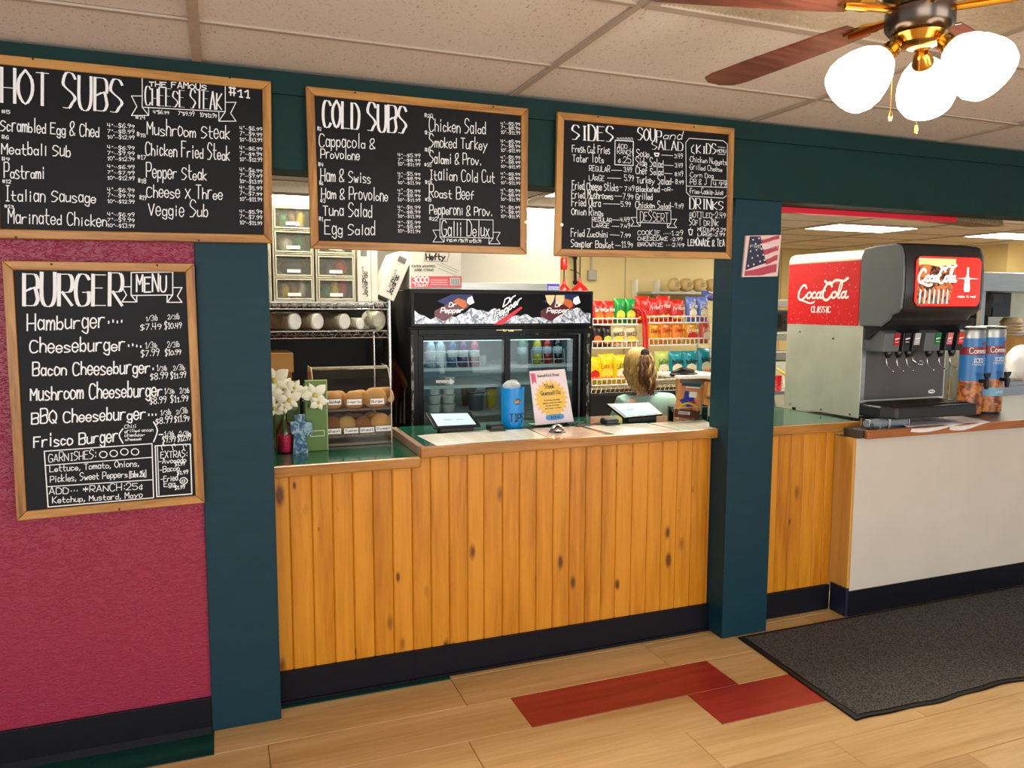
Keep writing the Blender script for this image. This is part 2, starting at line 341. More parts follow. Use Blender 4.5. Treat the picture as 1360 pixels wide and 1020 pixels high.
# ceiling ------------------------------------------------------------
H = 2.545
TILE = speckle('fissured ceiling tile', (186, 172, 164), (228, 221, 216), 110, .30, .40, .9, .3, 2, (1, .55, 1))
GRID = M('ceiling grid', (180, 166, 152), .5)
GRIDT = M('tape covered ceiling grid', (186, 166, 148), .7, noise=.12, nscale=20)
struct('ceiling', G().box(-4, 12, -7, 6.6, H+.03, H+.1), M('ceiling void', (150, 140, 130), .9))
CE = bpy.data.objects['ceiling']
X0, Y0C = -.2265, -.418
tg = G().box(.008, 1.212, .008, .602, .004, .018)
tm = obj('ceiling_tile', tg, TILE, CE, bevel=.003, seg=1); tm0 = tm.data
first = True
TROFF = {(1, -2), (0, 6), (2, 6), (5, 6), (7, 6), (2, 4), (5, 3), (8, 4), (0, 2), (2, 2), (4, 3), (6, 2), (8, 2)}
skip = set(TROFF)
for j in range(-4, 11):
    for i in range(-2, 9):
        if (i, j) in skip: continue
        if j == 0 and -1 <= i: pass
        x, y = X0+1.22*i, Y0C+.61*j
        t = tm if first else obj('ceiling_tile', None, None, CE, mesh=tm0)
        first = False
        t.location = (x, y, H-.002+R.uniform(0, .002)); t.rotation_euler = (R.uniform(-.003, .003), 0, 0)
        if j < -4 or i > 8: pass
for i in range(-2, 10):
    x = X0+1.22*i; wv = .016 if i == 0 else .012
    r = struct('grid_rail', G().box(x-wv, x+wv, -2.9, 6.6, H-.006, H+.002), GRIDT if i == 0 else GRID, CE)
    if i == 0: r['label'] = 'tape covered grid rail'
for j in range(-4, 12):
    y = Y0C+.61*j
    struct('grid_rail', G().box(-2.7, 10.8, y-.010, y+.010, H-.004, H+.003), GRID, CE)
g = G()
for j in range(-11, -4):
    for i in range(-2, 9):
        x, y = X0+1.22*i, Y0C+.61*j; g.box(x+.01, x+1.21, y+.01, y+.6, H, H+.01)
o = struct('far_tiles', g, TILE, CE); o['kind'] = 'stuff'
LENS = M('lit troffer lens', (255, 252, 240), .5, emit=22, ecol=(255, 247, 226))
RIB = M('unlit ribbed troffer lens', (196, 182, 160), .35, bump=.8, bscale=30)
def troffer(i, j, lit, label):
    x, y = X0+1.22*i, Y0C+.61*j
    t = thing('ceiling_light', label, 'ceiling light', (x+.61, y+.305, H), 'ceiling light panels' if lit else None)
    fr = G(); fr.box(x+.01, x+1.21, y+.01, y+.045, H-.012, H+.02); fr.box(x+.01, x+1.21, y+.565, y+.60, H-.012, H+.02)
    fr.box(x+.01, x+.045, y+.045, y+.565, H-.012, H+.02); fr.box(x+1.175, x+1.21, y+.045, y+.565, H-.012, H+.02)
    obj('light_frame', fr, GRID, t, bevel=.002)
    if lit: obj('diffuser', G().box(x+.045, x+1.175, y+.045, y+.565, H-.008, H+.01), LENS, t)
    else:
        g = G(); n = 70
        pts = []
        for k in range(n):
            a = x+.045+1.13*k/n; pts += [(a, y+.045, H-.008), (a+1.13/n/2, y+.045, H-.002)]
        pts += [(x+1.175, y+.045, H-.008), (x+1.175, y+.045, H+.01), (x+.045, y+.045, H+.01)]
        g.prism(pts, (0, .52, 0)); obj('diffuser', g, RIB, t)
troffer(1, -2, False, 'unlit ribbed ceiling light panel above the ceiling fan blade')
lit_labels = {(0, 6): 'lit white ceiling light panel seen between the hot subs board and cold subs board',
 (2, 6): 'lit white ceiling light panel seen between the cold subs board and sides board',
 (5, 6): 'lit ceiling light panel cut off by the right green post', (7, 6): 'wide lit ceiling light panel above the soda fountain',
 (2, 4): 'lit kitchen ceiling light hidden above the sides board', (5, 3): 'lit ceiling light hidden behind the green header right of the post', (8, 4): 'lit ceiling light behind the header at far right',
 (6, 2): 'unseen fill light panel added above the soda fountain', (8, 2): 'unseen fill light panel added beyond the soda fountain', (0, 2): 'unseen fill light panel added above the wire rack', (2, 2): 'unseen fill light panel added above the drinks fridge', (4, 3): 'unseen fill light panel added above the right post'}  # unseen panels behind the header, added to brighten the kitchen and soda area
for k, lb in lit_labels.items(): troffer(*k, True, lb)
# walls, header, posts -------------------------------------------------
def burg():
    m = M('burgundy textured wall', (146, 28, 62), .4); nt = m.node_tree; N = nt.nodes; L = nt.links; b = N['Principled BSDF']
    tc = N.new('ShaderNodeTexCoord'); mp = N.new('ShaderNodeMapping'); mp.inputs['Scale'].default_value = (1, 1, 2.2); mp.inputs['Rotation'].default_value = (0, .7, 0)
    L.new(tc.outputs['Object'], mp.inputs[0])
    t = N.new('ShaderNodeTexNoise'); t.inputs['Scale'].default_value = 26; t.inputs['Detail'].default_value = 5; t.inputs['Distortion'].default_value = 2.5; L.new(mp.outputs[0], t.inputs[0])
    r = N.new('ShaderNodeValToRGB'); r.color_ramp.elements[0].position = .5; r.color_ramp.elements[1].position = .6; L.new(t.outputs[0], r.inputs[0])
    bp = N.new('ShaderNodeBump'); bp.inputs['Strength'].default_value = .55; bp.inputs['Distance'].default_value = .003; L.new(r.outputs[0], bp.inputs['Height']); L.new(bp.outputs[0], b.inputs['Normal'])
    return m
struct('wall_left', G().box(-3, -.26, .015, .15, 0, 2.5), burg())
struct('baseboard_left', G().box(-3, -.262, .004, .0149, 0, .142), BLACKV, bevel=.003)
bb = bpy.data.objects['baseboard_left']
struct('cove_toe', G().prism([(-3, .0039, .022), (-3, .0039, 0), (-3, -.012, 0)], (2.738, 0, 0)), BLACKV, bb)
struct('trim_1', G().box(-.26, 0, 0, .14, .002, 2.18), TEAL, bevel=.004)
bpy.data.objects['trim_1']['label'] = 'left teal painted post'
struct('trim_2', G().box(2.132, 2.406, 0, .16, .002, 2.18), TEAL, bevel=.004)
bpy.data.objects['trim_2']['label'] = 'right teal painted post'
bm_ = struct('header_beam', G().box(-.26, 6, 0.0, .16, 2.181, H-.006), GREEN, bevel=.003); bm_['label'] = 'dark green header beam over the counter opening'
st_ = struct('header_strip', G().box(-3, -.0+6, -.014, -.0005, 2.455, H-.008), GREEN, bm_, bevel=.002)
struct('header_left', G().box(-3, -.2605, -.0004, .0145, 2.181, H-.006), GREEN, bm_)
CREAM = M('cream painted panel wall', (226, 206, 148), .6, noise=.04, nscale=2)
WHITEW = M('off white textured half wall', (204, 197, 184), .75, noise=.04, nscale=3, bump=.3, bscale=90, bdist=.003)
struct('wall_back', G().box(-2.5, 5.9, 4.75, 4.87, 0, H+.03), CREAM)
for x in (.55, 1.77, 2.99, 4.21, 5.43): struct('seam_strip', G().box(x-.006, x+.006, 4.742, 4.7499, .1, H-.01), M('seam', (190, 172, 118), .6), bpy.data.objects['wall_back'])
struct('wall_kitchen_side', G().box(5.78, 5.9, 4.87, 6.5, 0, H+.03), CREAM)
wf = struct('wall_far', G().box(5.9, 11.2, 6.4, 6.5, 0, H+.03), CREAM)
for x in (6.6, 7.82, 9.04, 10.2): struct('seam_strip', G().box(x-.006, x+.006, 6.392, 6.3999, .1, H-.01), MATS['seam'], wf)
struct('wall_right', G().box(11.0, 11.2, .5, 6.4, 0, H+.03), CREAM)
struct('wall_kitchen_left', G().box(-2.6, -2.5, .151, 4.87, 0, H+.03), CREAM)
# white half wall with ledge on the right
ww = struct('wall_soda', G().box(2.952, 6.2, 0.001, .14, 0, .975), WHITEW)
struct('baseboard_soda', G().box(2.945, 6.2, -.008, 0, 0.002, .142), BLACKV, bevel=.003)
sh = thing('soda_shelf', 'brown wood-edged shelf on top of the white half wall, under the soda fountain', 'shelf', (4.4, .3, .978))
g = G().box(3.1, 6.2, .0935, .85, .979, 1.021); g.box(2.952, 6.2, -.022, .0930, .979, 1.021); obj('shelf_board', g, M('shelf laminate', (60, 58, 54), .4), sh)
obj('wood_edging', G().box(2.975, 6.2, -.05, -.0225, .977, 1.023), wood('red brown edging', [(122, 66, 28), (150, 88, 42), (170, 104, 54)], 'x', 1.3, .35), sh, bevel=.006)
# ------------------------------------------------------------------ counters
def bead_run(root, xs, yb, z0, z1, mat=PINE):
    base = None
    for a, b in zip(xs[:-1], xs[1:]):
        g = G(); c = .0045; e = .0006
        g.prism([(a+e, yb+.012, z0), (a+e, yb+c, z0), (a+e+c, yb, z0), (b-e-c, yb, z0), (b-e, yb+c, z0), (b-e, yb+.012, z0)], (0, 0, z1-z0))
        # origin of each board at its own foot so that its grain differs
        o = obj('board', g, mat, root)
bx = [.002, .063, .153, .238, .322, .408, .493, .579, .663, .747, .833, .911, 1.001, 1.084, 1.169, 1.254, 1.34, 1.424, 1.511, 1.589, 1.677, 1.764, 1.847, 1.932, 2.02, 2.115, 2.131]
YB = .13
lc = thing('counter_front', 'low left section of the varnished knotty pine counter front, by the left post', 'counter', (.3, YB, 0))
bead_run(lc, bx[:8], YB, .142, .968)
obj('carcass', G().box(.002, .578, YB+.0125, .66, 0.002, .968), M('plywood carcass', (150, 110, 60), .7), lc)
obj('kickboard', G().box(.002, .5795, YB-.016, YB+.012, .003, .1415), BLACKV, lc)
hc = thing('counter_front', 'long high middle section of the varnished knotty pine counter front', 'counter', (1.35, YB, 0))
bead_run(hc, bx[7:], YB, .142, 1.012)
obj('carcass', G().box(.58, 2.131, YB+.0125, .66, 0.002, 1.012), MATS['plywood carcass'], hc)
obj('kickboard', G().box(.58, 2.131, YB-.016, YB+.012, .003, .1415), BLACKV, hc)
obj('toe_strip', G().box(.58, 2.131, YB-.024, YB-.0165, .003, .016), BLACKV, hc)
obj('toe_strip', G().box(.002, .578, YB-.024, YB-.0165, .003, .016), BLACKV, lc)
rc = thing('counter_front', 'short varnished pine counter front right of the right teal post', 'counter', (2.67, YB, 0))
bead_run(rc, [2.407, 2.47, 2.555, 2.642, 2.724, 2.805, 2.875, 2.93], YB, .142, .995)
obj('carcass', G().box(2.407, 2.93, YB+.0125, .66, 0.002, .995), MATS['plywood carcass'], rc)
obj('kickboard', G().box(2.407, 2.925, YB-.016, YB+.012, .003, .1415), BLACKV, rc, bevel=.004)
obj('return_board', G().box(2.931, 2.9505, -.001, YB+.012, .142, .9765), PINED, rc, bevel=.002)
obj('corner_kickboard', G().box(2.9251, 2.944, -.006, YB-.017, .003, .16), M('navy vinyl', (22, 30, 52), .4), rc, bevel=.004)
# worktops
wl = thing('worktop', 'low dark green laminate worktop with oak edge, under the bread case', 'worktop', (.3, .1, .97))
obj('laminate', G().box(.002, .606, .122, .69, .969, 1.018), GREENL, wl)
obj('oak_edge', G().box(-.015, .612, .092, .1215, .972, 1.019), OAKD, wl, bevel=.007)
wh = thing('worktop', 'long high dark green laminate worktop with oak edge, holding the tablets', 'worktop', (1.4, .1, 1.014))
obj('laminate', G().box(.636, 2.131, .122, .69, 1.013, 1.060), GREENL, wh)
obj('oak_edge', G().box(.61, 2.215, .085, .1215, 1.013, 1.061), OAKD, wh, bevel=.006)
obj('side_edge', G().box(.608, .6355, .1225, .69, 1.0185, 1.061), M('metal worn edging', (150, 118, 92), .4), wh, bevel=.003)
wr = thing('worktop', 'green laminate worktop with oak edge between the post and soda fountain', 'worktop', (2.7, .1, 1.0))
obj('laminate', G().prism([(2.41, .122, 1.0), (3.070, .122, 1.0), (3.070, .9, 1.0), (2.41, .9, 1.0)], (0, 0, .047)), GREENL, wr)
obj('oak_edge', G().box(2.407, 3.098, .094, .1215, 1.0, 1.048), OAKD, wr, bevel=.006)
# ------------------------------------------------------------------ menu boards
def board(label, q, crop, sc, loops):
    """q: TL,TR,BR,BL photo corners"""
    Yf = -.016
    P = [at(u, v, Yf-.02) for u, v in q]
    t = thing('menu_board', label, 'menu board', tuple(sum(p[i] for p in P)/4 for i in range(3)))
    fw = .031; d = .02
    c = sum(P, V3((0, 0, 0)))/4
    def inn(i, k):
        a, b, e = P[i], P[(i+1) % 4], P[i-1]
        return a+(b-a).normalized()*k+(e-a).normalized()*k
    I = [inn(i, fw) for i in range(4)]
    for i in range(4):
        a, b = P[i], P[(i+1) % 4]; j = (i+1) % 4
        o = obj('frame_rail', G().prism([a, b, I[j], I[i]], (0, d, 0)), OAK if i % 2 == 0 else OAKV, t, bevel=.003)
    J = [inn(i, fw-.004) for i in range(4)]
    obj('slate', G().prism([p+V3((0, .008, 0)) for p in J], (0, .008, 0)), BLACKB, t)
    Yt = Yf-.02+.0074
    def pc(x, y): return at(crop[0]+x*sc, crop[1]+y*sc, Yt)
    g = G()
    return t, g, pc, Yt
def line(g, pc, s, x0, y0, x1, y1, h, hw=.0022, contrast=False, jit=.25, skew=0):
    O = pc(x0, y0); U = pc(x1, y1)-O; V = pc(x0, y0-h)-O
    text(g, s, O, U, V, hw, V3((0, -1, 0)), contrast, skew, jit)
def poly(g, pc, pts, hw=.0014, close=True):
    P = [pc(*p) for p in pts]; ribbon(g, P+([P[0]] if close else []), V3((0, -1, 0)), hw)
def prices(g, pc, x0, x1, ys, vals, pitch=27, h=17, slope=5):
    for y, v in zip(ys, vals):
        for k, (a, b) in enumerate(zip(('4"', '7"', '10"'), v)):
            line(g, pc, a+'···$'+b, x0, y+k*pitch, x1, y+k*pitch+slope, h, .0009, jit=.2)
def banner(g, pc, box, hw=.0012, k=50, dy=0):
    (x0, y0, x1, y1) = box
    h = y1-y0
    poly(g, pc, [(x0, y0), (x1, y0+dy), (x1, y1+dy), (x0, y1)], hw)
    poly(g, pc, [(x0, y0+h*.62), (x0-k, y0+h*.62), (x0-k*.5, y1-h*.02), (x0-k, y1+h*.28), (x0+k*.6, y1+h*.28), (x0+k*.6, y1)], hw, False)
    poly(g, pc, [(x0+k*.6, y1+h*.28), (x0, y1)], hw, False)
    poly(g, pc, [(x1, y1-h*.32+dy), (x1+k, y1-h*.32+dy), (x1+k*.5, y1+h*.05+dy), (x1+k, y1+h*.32+dy), (x1-k*.6, y1+h*.32+dy), (x1-k*.6, y1+dy)], hw, False)
    poly(g, pc, [(x1-k*.6, y1+h*.32+dy), (x1, y1+dy)], hw, False)
def screws(t, pc, pts, Y, mat=SCREW, r=.0035, n='screw', lab=None):
    for x, y in pts:
        p = pc(x, y); o = obj(n, G().cyl((p.x, Y-.0022, p.z), (p.x, Y+.002, p.z), r, n=10), mat, t)
        if lab: o['label'] = lab
YFR = -.036
# hot subs
t, g, pc, Yt = board('large blackboard menu titled HOT SUBS in an oak frame, top left', [(-20, 70), (360, 108), (362, 323), (-14, 316)], (0, 60), .2745, 0)
line(g, pc, 'HOT', 8, 275, 235, 292, 158, .0034, True, .05); line(g, pc, 'SUBS', 305, 302, 590, 325, 162, .0033, True, .05)
line(g, pc, 'THE FAMOUS', 722, 198, 998, 216, 26, .0016); line(g, pc, 'CHEESE STEAK', 703, 288, 1072, 312, 82, .0018, True, .1); line(g, pc, '#11', 1108, 242, 1208, 256, 42, .0022)
banner(g, pc, (688, 157, 1090, 300), .0014, 52, 22)
for s, a in (('4"$6.99', (742, 330, 818, 335)), ('7"$9.99', (862, 338, 940, 344)), ('10"$12.99', (968, 345, 1048, 352))): line(g, pc, s, *a, 18, .0009)
for s, *a in (('#5', 8, 328, 48, 331, 16), ('#6', 8, 452, 42, 455, 16), ('#9', 8, 558, 46, 561, 16), ('#12', 12, 665, 52, 668, 16), ('#13', 22, 785, 65, 788, 16),
              ('#14', 656, 355, 702, 360, 18), ('#15', 662, 440, 704, 446, 18), ('#17', 665, 550, 706, 554, 18), ('#18', 668, 664, 706, 668, 18), ('#19', 675, 746, 708, 750, 18)): line(g, pc, s, *a, .001)
for s, *a in (('Scrambled Egg & Ched', 3, 412, 478, 446, 62), ('Meatball Sub', 8, 525, 340, 540, 58), ('Pastrami', 20, 642, 215, 648, 60), ('Italian Sausage', 22, 752, 462, 763, 62), ('Marinated Chicken', 40, 860, 515, 878, 62),
              ('Mushroom Steak', 712, 432, 1110, 455, 68), ('Chicken Fried Steak', 705, 530, 1110, 558, 66), ('Pepper Steak', 708, 640, 998, 653, 64), ('Cheese X Three', 710, 735, 1075, 746, 62), ('Veggie Sub', 718, 824, 1005, 830, 66)): line(g, pc, s, *a, .0016)
prices(g, pc, 520, 650, (397, 502, 595, 708, 825), (('6.99', '8.99', '12.99'), ('6.99', '9.99', '12.99'), ('6.99', '7.99', '12.99'), ('6.99', '9.99', '12.99'), ('6.99', '9.99', '13.99')))
prices(g, pc, 1160, 1268, (410, 506, 612, 698, 812), (('6.99', '9.99', '13.99'), ('6.99', '9.99', '12.99'), ('6.99', '9.99', '13.99'), ('5.99', '7.99', '11.99'), ('5.99', '7.99', '11.99')))
obj('chalk_lettering', g, CHALK, t); screws(t, pc, [(162, 70), (1112, 160), (962, 945), (80, 930)], YFR)
# cold subs
t, g, pc, Yt = board('blackboard menu titled COLD SUBS in an oak frame, middle of the header', [(406, 114), (702, 144), (700, 338), (413, 330)], (400, 100), .2451, 0)
line(g, pc, 'COLD', 120, 278, 312, 292, 140, .0036, True, .05); line(g, pc, 'SUBS', 360, 297, 568, 315, 142, .0036, True, .05)
for s, *a in (('Cappacola &', 98, 385, 400, 398, 66), ('Provolone', 106, 447, 315, 460, 52), ('Ham & Swiss', 106, 572, 375, 585, 66), ('Ham & Provolone', 110, 665, 468, 682, 64), ('Tuna Salad', 118, 757, 382, 770, 62), ('Egg Salad', 128, 860, 398, 866, 68),
              ('Chicken Salad', 694, 300, 998, 320, 64), ('Smoked Turkey', 694, 388, 1008, 405, 60), ('Salami & Prov.', 696, 475, 972, 488, 58), ('Italian Cold Cut', 694, 565, 1048, 583, 64), ('Roast Beef', 694, 662, 935, 672, 60), ('Pepperoni & Prov.', 696, 752, 1032, 762, 56),
              ('Galli Delux', 762, 868, 1018, 874, 74)): line(g, pc, s, *a, .0016)
for s, *a in (('#2', 88, 298, 108, 300, 18), ('#4', 92, 492, 120, 495, 18), ('#6', 98, 592, 118, 595, 18), ('#3', 104, 686, 130, 690, 18), ('#1', 96, 786, 118, 790, 18), ('#20', 668, 226, 712, 230, 18), ('#7', 670, 320, 700, 324, 18), ('#8', 670, 412, 700, 416, 18),
              ('#10', 668, 492, 704, 496, 18), ('#19', 672, 588, 706, 592, 18), ('#18', 672, 680, 704, 684, 18), ('#22', 694, 785, 738, 788, 18)): line(g, pc, s, *a, .001)
banner(g, pc, (752, 778, 1040, 876), .0012, 38, 6)
line(g, pc, '4"$5.99 7"$8.99 10"$11.99', 788, 902, 975, 908, 16, .0009)
pv = ('5.99', '8.99', '11.99')
prices(g, pc, 524, 645, (440, 540, 632, 722, 802), (pv,)*5, 24, 16, 6); prices(g, pc, 1082, 1186, (268, 365, 452, 540, 630, 722), (pv,)*6, 24, 16, 6)
obj('chalk_lettering', g, CHALK, t); screws(t, pc, [(290, 98), (1037, 174)], YFR); screws(t, pc, [(1214, 797)], YFR, WHT, .0075, 'white_peg')
# sides
t, g, pc, Yt = board('blackboard menu titled SIDES, SOUP and SALAD in an oak frame, beside the right post', [(741, 148), (976, 170), (972, 344), (737, 340)], (730, 140), .2059, 0)
line(g, pc, 'SIDES', 145, 218, 408, 232, 95, .0032, True, .1); line(g, pc, 'SOUP', 568, 222, 720, 232, 72, .0024, True, .1); line(g, pc, 'and', 730, 218, 850, 220, 50, .0016, skew=.2)
line(g, pc, 'SALAD', 660, 282, 858, 292, 55, .0020, True, .1)
for s, *a in (('Fresh Cut Fries', 145, 300, 388, 313, 50), ('Tater Tots', 148, 362, 348, 372, 50), ('Fried Cheese Sticks', 145, 540, 442, 552, 52), ('Fried Mushrooms', 142, 596, 408, 606, 50), ('Fried Okra', 142, 648, 328, 655, 48), ('Onion Rings', 142, 705, 345, 713, 46),
              ('Fried Zucchini', 138, 845, 375, 852, 46), ('Sampler Basket', 138, 912, 412, 920, 48), ('Soup', 560, 328, 642, 335, 46), ('Side Salad', 556, 388, 732, 402, 50), ('Chef Salad', 556, 440, 732, 450, 46), ('Turkey Salad', 560, 500, 782, 512, 48),
              ('Blackened', 558, 555, 708, 560, 40), ('Grilled', 556, 606, 662, 610, 42), ('Chicken Salad', 554, 660, 778, 668, 44)): line(g, pc, s, *a, .0014)
for s, *a in (('REGULAR', 256, 422, 388, 430, 34), ('LARGE', 254, 482, 352, 488, 34), ('REGULAR', 274, 748, 400, 754, 30), ('LARGE', 274, 785, 384, 790, 30), ('3.49', 478, 428, 530, 432, 30), ('5.99', 482, 484, 542, 490, 32), ('7.49', 484, 550, 546, 553, 32), ('7.99', 472, 604, 538, 607, 30),
              ('5.99', 460, 652, 522, 655, 28), ('4.49', 455, 750, 515, 752, 26), ('7.49', 456, 788, 518, 792, 26), ('7.99', 458, 850, 522, 853, 28), ('11.99', 464, 914, 536, 917, 32), ('3.49', 805, 338, 858, 343, 26), ('3.49', 808, 398, 858, 402, 26), ('8.49', 808, 455, 860, 458, 28),
              ('8.99', 812, 506, 864, 510, 26), ('-OR-', 722, 552, 795, 554, 22), ('9.99', 808, 662, 862, 667, 26), ('ADD', 440, 275, 500, 278, 32), ('RANCH', 436, 312, 535, 318, 34), ('¢.25', 442, 368, 524, 372, 38),
              ('DESSERT', 584, 745, 765, 752, 56), ('COOKIE ·····1.29', 568, 835, 860, 838, 28), ('CHEESECAKE ··2.99', 568, 870, 856, 874, 26), ('BROWNIE ····2.49', 568, 908, 868, 912, 26),
              ('MENU', 1080, 303, 1136, 306, 20), ('·Chicken Nuggets', 898, 362, 1142, 384, 34), ('·Grilled Cheese', 898, 412, 1112, 428, 34), ('·Corn Dog', 898, 462, 1056, 468, 32), ('·PB & J', 898, 508, 1010, 512, 32), ('4.99', 1056, 522, 1138, 526, 36), ('·Fries-Cookie-Juice', 900, 568, 1118, 578, 34),
              ('BOTTLED-2.49', 904, 722, 1135, 728, 38), ('SOFT DRINK', 900, 772, 1088, 778, 38), ('MEDIUM-2.29', 955, 810, 1135, 814, 22), ('LARGE-2.99', 955, 842, 1130, 845, 22)): line(g, pc, s, *a, .0011)
line(g, pc, 'KIDS', 948, 306, 1072, 312, 54, .0022, True); line(g, pc, 'DRINKS', 904, 665, 1118, 672, 58, .0022, True); line(g, pc, 'LEMONADE & TEA', 892, 905, 1128, 910, 48, .0016)
for a in ((398, 418, 466, 420), (372, 468, 460, 471), (452, 526, 468, 527), (418, 584, 466, 586), (348, 634, 452, 637), (404, 738, 450, 740), (402, 779, 448, 781), (390, 834, 450, 838), (424, 903, 458, 905), (722, 320, 795, 324), (740, 385, 798, 388), (740, 438, 790, 441), (786, 494, 800, 495), (780, 652, 800, 654), (1085, 268, 1132, 272), (1085, 314, 1132, 318)): poly(g, pc, [a[:2], a[2:]], .0011, False)
banner(g, pc, (562, 670, 782, 755), .0012, 38, 6); poly(g, pc, [(422, 225), (540, 232), (538, 388), (420, 382)], .0018)
for k in range(6): poly(g, pc, [(432+k*18, 228), (436+k*18, 208), (446+k*18, 212), (442+k*18, 228)], .0009, False)
poly(g, pc, [(900, 212), (1120, 228), (1146, 250), (1144, 580), (1120, 598), (905, 585), (882, 560), (878, 240)], .0014); poly(g, pc, [(882, 520), (1144, 530)], .0012, False); poly(g, pc, [(1044, 480), (1142, 486), (1142, 530), (1040, 526)], .0012)
poly(g, pc, [(930, 255), (914, 275), (916, 300), (934, 312)], .0018, False); poly(g, pc, [(896, 800), (922, 802), (916, 836), (902, 834)], .002); poly(g, pc, [(906, 800), (912, 786)], .001, False)
poly(g, pc, [(676, 308), (705, 310), (700, 326), (682, 326)], .003)
obj('chalk_lettering', g, CHALK, t); screws(t, pc, [(308, 76), (925, 143)], YFR); screws(t, pc, [(73, 771)], YFR, WHT, .0075, 'white_peg')
# burger
t, g, pc, Yt = board('tall blackboard titled BURGER MENU in an oak frame on the burgundy wall', [(2, 346), (258, 350), (272, 668), (22, 692)], (0, 330), .363, 0)
line(g, pc, 'BURGER', 88, 208, 446, 208, 118, .0042, True, .04); line(g, pc, 'MENU', 500, 160, 608, 158, 54, .0026)
banner(g, pc, (480, 88, 632, 172), .0018, 34, -2)
for s, *a in (('Hamburger····', 100, 300, 445, 288, 58), ('Cheeseburger····', 110, 382, 515, 372, 50), ('Bacon Cheeseburger·', 120, 466, 560, 456, 50), ('Mushroom Cheeseburger', 112, 556, 592, 540, 52), ('BBQ Cheeseburger···', 116, 642, 570, 622, 46), ('Frisco Burger', 124, 728, 430, 706, 46)): line(g, pc, s, *a, .0023, jit=.2)
for p1, q1, p2, q2, a, b in (((534, 265, 576, 263), (614, 259, 656, 258), (514, 298, 590, 295), (602, 295, 664, 291), '$7.49', '$10.49'), ((532, 365, 574, 362), (612, 362, 656, 360), (516, 396, 582, 392), (604, 392, 662, 387), '$7.99', '$10.99'),
    ((574, 448, 610, 446), (634, 446, 676, 444), (550, 480, 614, 475), (624, 476, 680, 472), '$8.99', '$11.99'), ((602, 532, 638, 530), (658, 530, 692, 528), (548, 569, 608, 565), (624, 564, 688, 558), '$8.99', '$11.99'),
    ((588, 610, 625, 607), (645, 606, 686, 602), (570, 642, 630, 637), (638, 636, 692, 631), '$8.99', '$11.99'), ((602, 690, 636, 688), (656, 688, 694, 685), (594, 711, 642, 707), (650, 706, 698, 701), '$9.99', '$12.99')):
    line(g, pc, '1/3lb', *p1, 18, .0009); line(g, pc, '2/3lb', *q1, 18, .0009); line(g, pc, a, *p2, 21, .0012); line(g, pc, b, *q2, 21, .0012)
for s, *a in (('Chili', 456, 658, 498, 656, 13), ('grilled onion', 456, 673, 560, 669, 11), ('cheddar', 456, 689, 530, 686, 11), ('cheese', 458, 704, 516, 701, 11)): line(g, pc, s, *a, .0009)
line(g, pc, '(', 436, 706, 450, 706, 52, .0022); line(g, pc, ')-', 562, 700, 596, 698, 48, .0022)
for s, *a in (('GARNISHES:', 178, 782, 350, 768, 30), ('Lettuce, Tomato, Onions,', 182, 818, 508, 796, 22), ('Pickles, Sweet Peppers', 184, 856, 466, 836, 24), ('[Extra .25¢]', 474, 838, 534, 834, 22), ('ADD··· *RANCH:25¢', 180, 900, 522, 880, 24), ('Ketchup, Mustard, Mayo', 192, 932, 520, 911, 22),
              ('EXTRAS:', 588, 768, 684, 762, 26), ('-Avocado', 582, 788, 680, 782, 20), ('-Bacon', 584, 820, 656, 812, 20), ('-Fried', 588, 854, 650, 848, 22), ('Egg', 600, 872, 640, 868, 18), ('$1.99', 640, 796, 676, 793, 13), ('$1.99', 648, 828, 688, 824, 13), ('$1.99', 640, 882, 676, 878, 13)): line(g, pc, s, *a, .0012, jit=.15)
poly(g, pc, [(162, 742), (556, 714), (562, 912), (176, 946)], .0018); poly(g, pc, [(166, 794), (556, 764)], .0016, False); poly(g, pc, [(170, 872), (560, 846)], .0016, False)
poly(g, pc, [(568, 722), (696, 716), (702, 898), (574, 908)], .002); poly(g, pc, [(576, 726), (582, 902)], .0014, False)
for cx_, cy_ in ((378, 754), (416, 750), (455, 744), (494, 744), (672, 850)):
    n = 10; poly(g, pc, [(cx_+14*math.cos(6.283*k/n), cy_+12*math.sin(6.283*k/n)) for k in range(n)], .0016)
poly(g, pc, [(cx_-6, cy_-2), (cx_+5, cy_-4), (cx_+4, cy_+5), (cx_-5, cy_+5)], .0014)
for x in (594, 634, 674): poly(g, pc, [(x, 738), (x-4, 722), (x+4, 714), (x+8, 724)], .0012, False)
obj('chalk_lettering', g, CHALK, t); screws(t, pc, [(190, 58), (576, 62), (438, 952)], YFR)
# ------------------------------------------------------------------ floor mat
RUB = M('black rubber edge', (20, 20, 20), .6)
CARP = speckle('grey ribbed carpet', (34, 34, 35), (104, 102, 98), 160, .38, .62, .95, .9, 3, (1, 1, 1), .2)
mt = thing('floor_mat', 'large dark grey carpet mat with rubber edge on the floor before the soda fountain', 'floor mat', (3.3, -.42, 0))
def edge(x): return .007*math.sin(x*9)+.004*math.sin(x*23+1)
g = G(); n = 60; x0, x1 = 2.215, 4.62
def mp_(u, v):
    x = x0+(x1-x0)*u+(-.045*(1-u)*v if v < 1 else -.045*(1-u)); y = -.018+(-.822)*v+edge(x)*v
    z = .006+.003*max(0, math.sin(x*9))*(v > .85)
    return (x, y, z)
g.grid(lambda u, v: tuple(a+b for a, b in zip(mp_(u, v), (0, 0, 0))), n, 14); nb = len(g.v)
for i in range(nb): g.v.append((g.v[i][0], g.v[i][1], .0008))
g.f += [tuple(i+nb for i in f[::-1]) for f in g.f]
obj('rubber_backing', g, RUB, mt)
g = G(); g.grid(lambda u, v: (lambda p: (p[0], p[1], p[2]+.003))(mp_(.012+.976*u, .025+.95*v)), n, 14); obj('carpet_pile', g, CARP, mt)
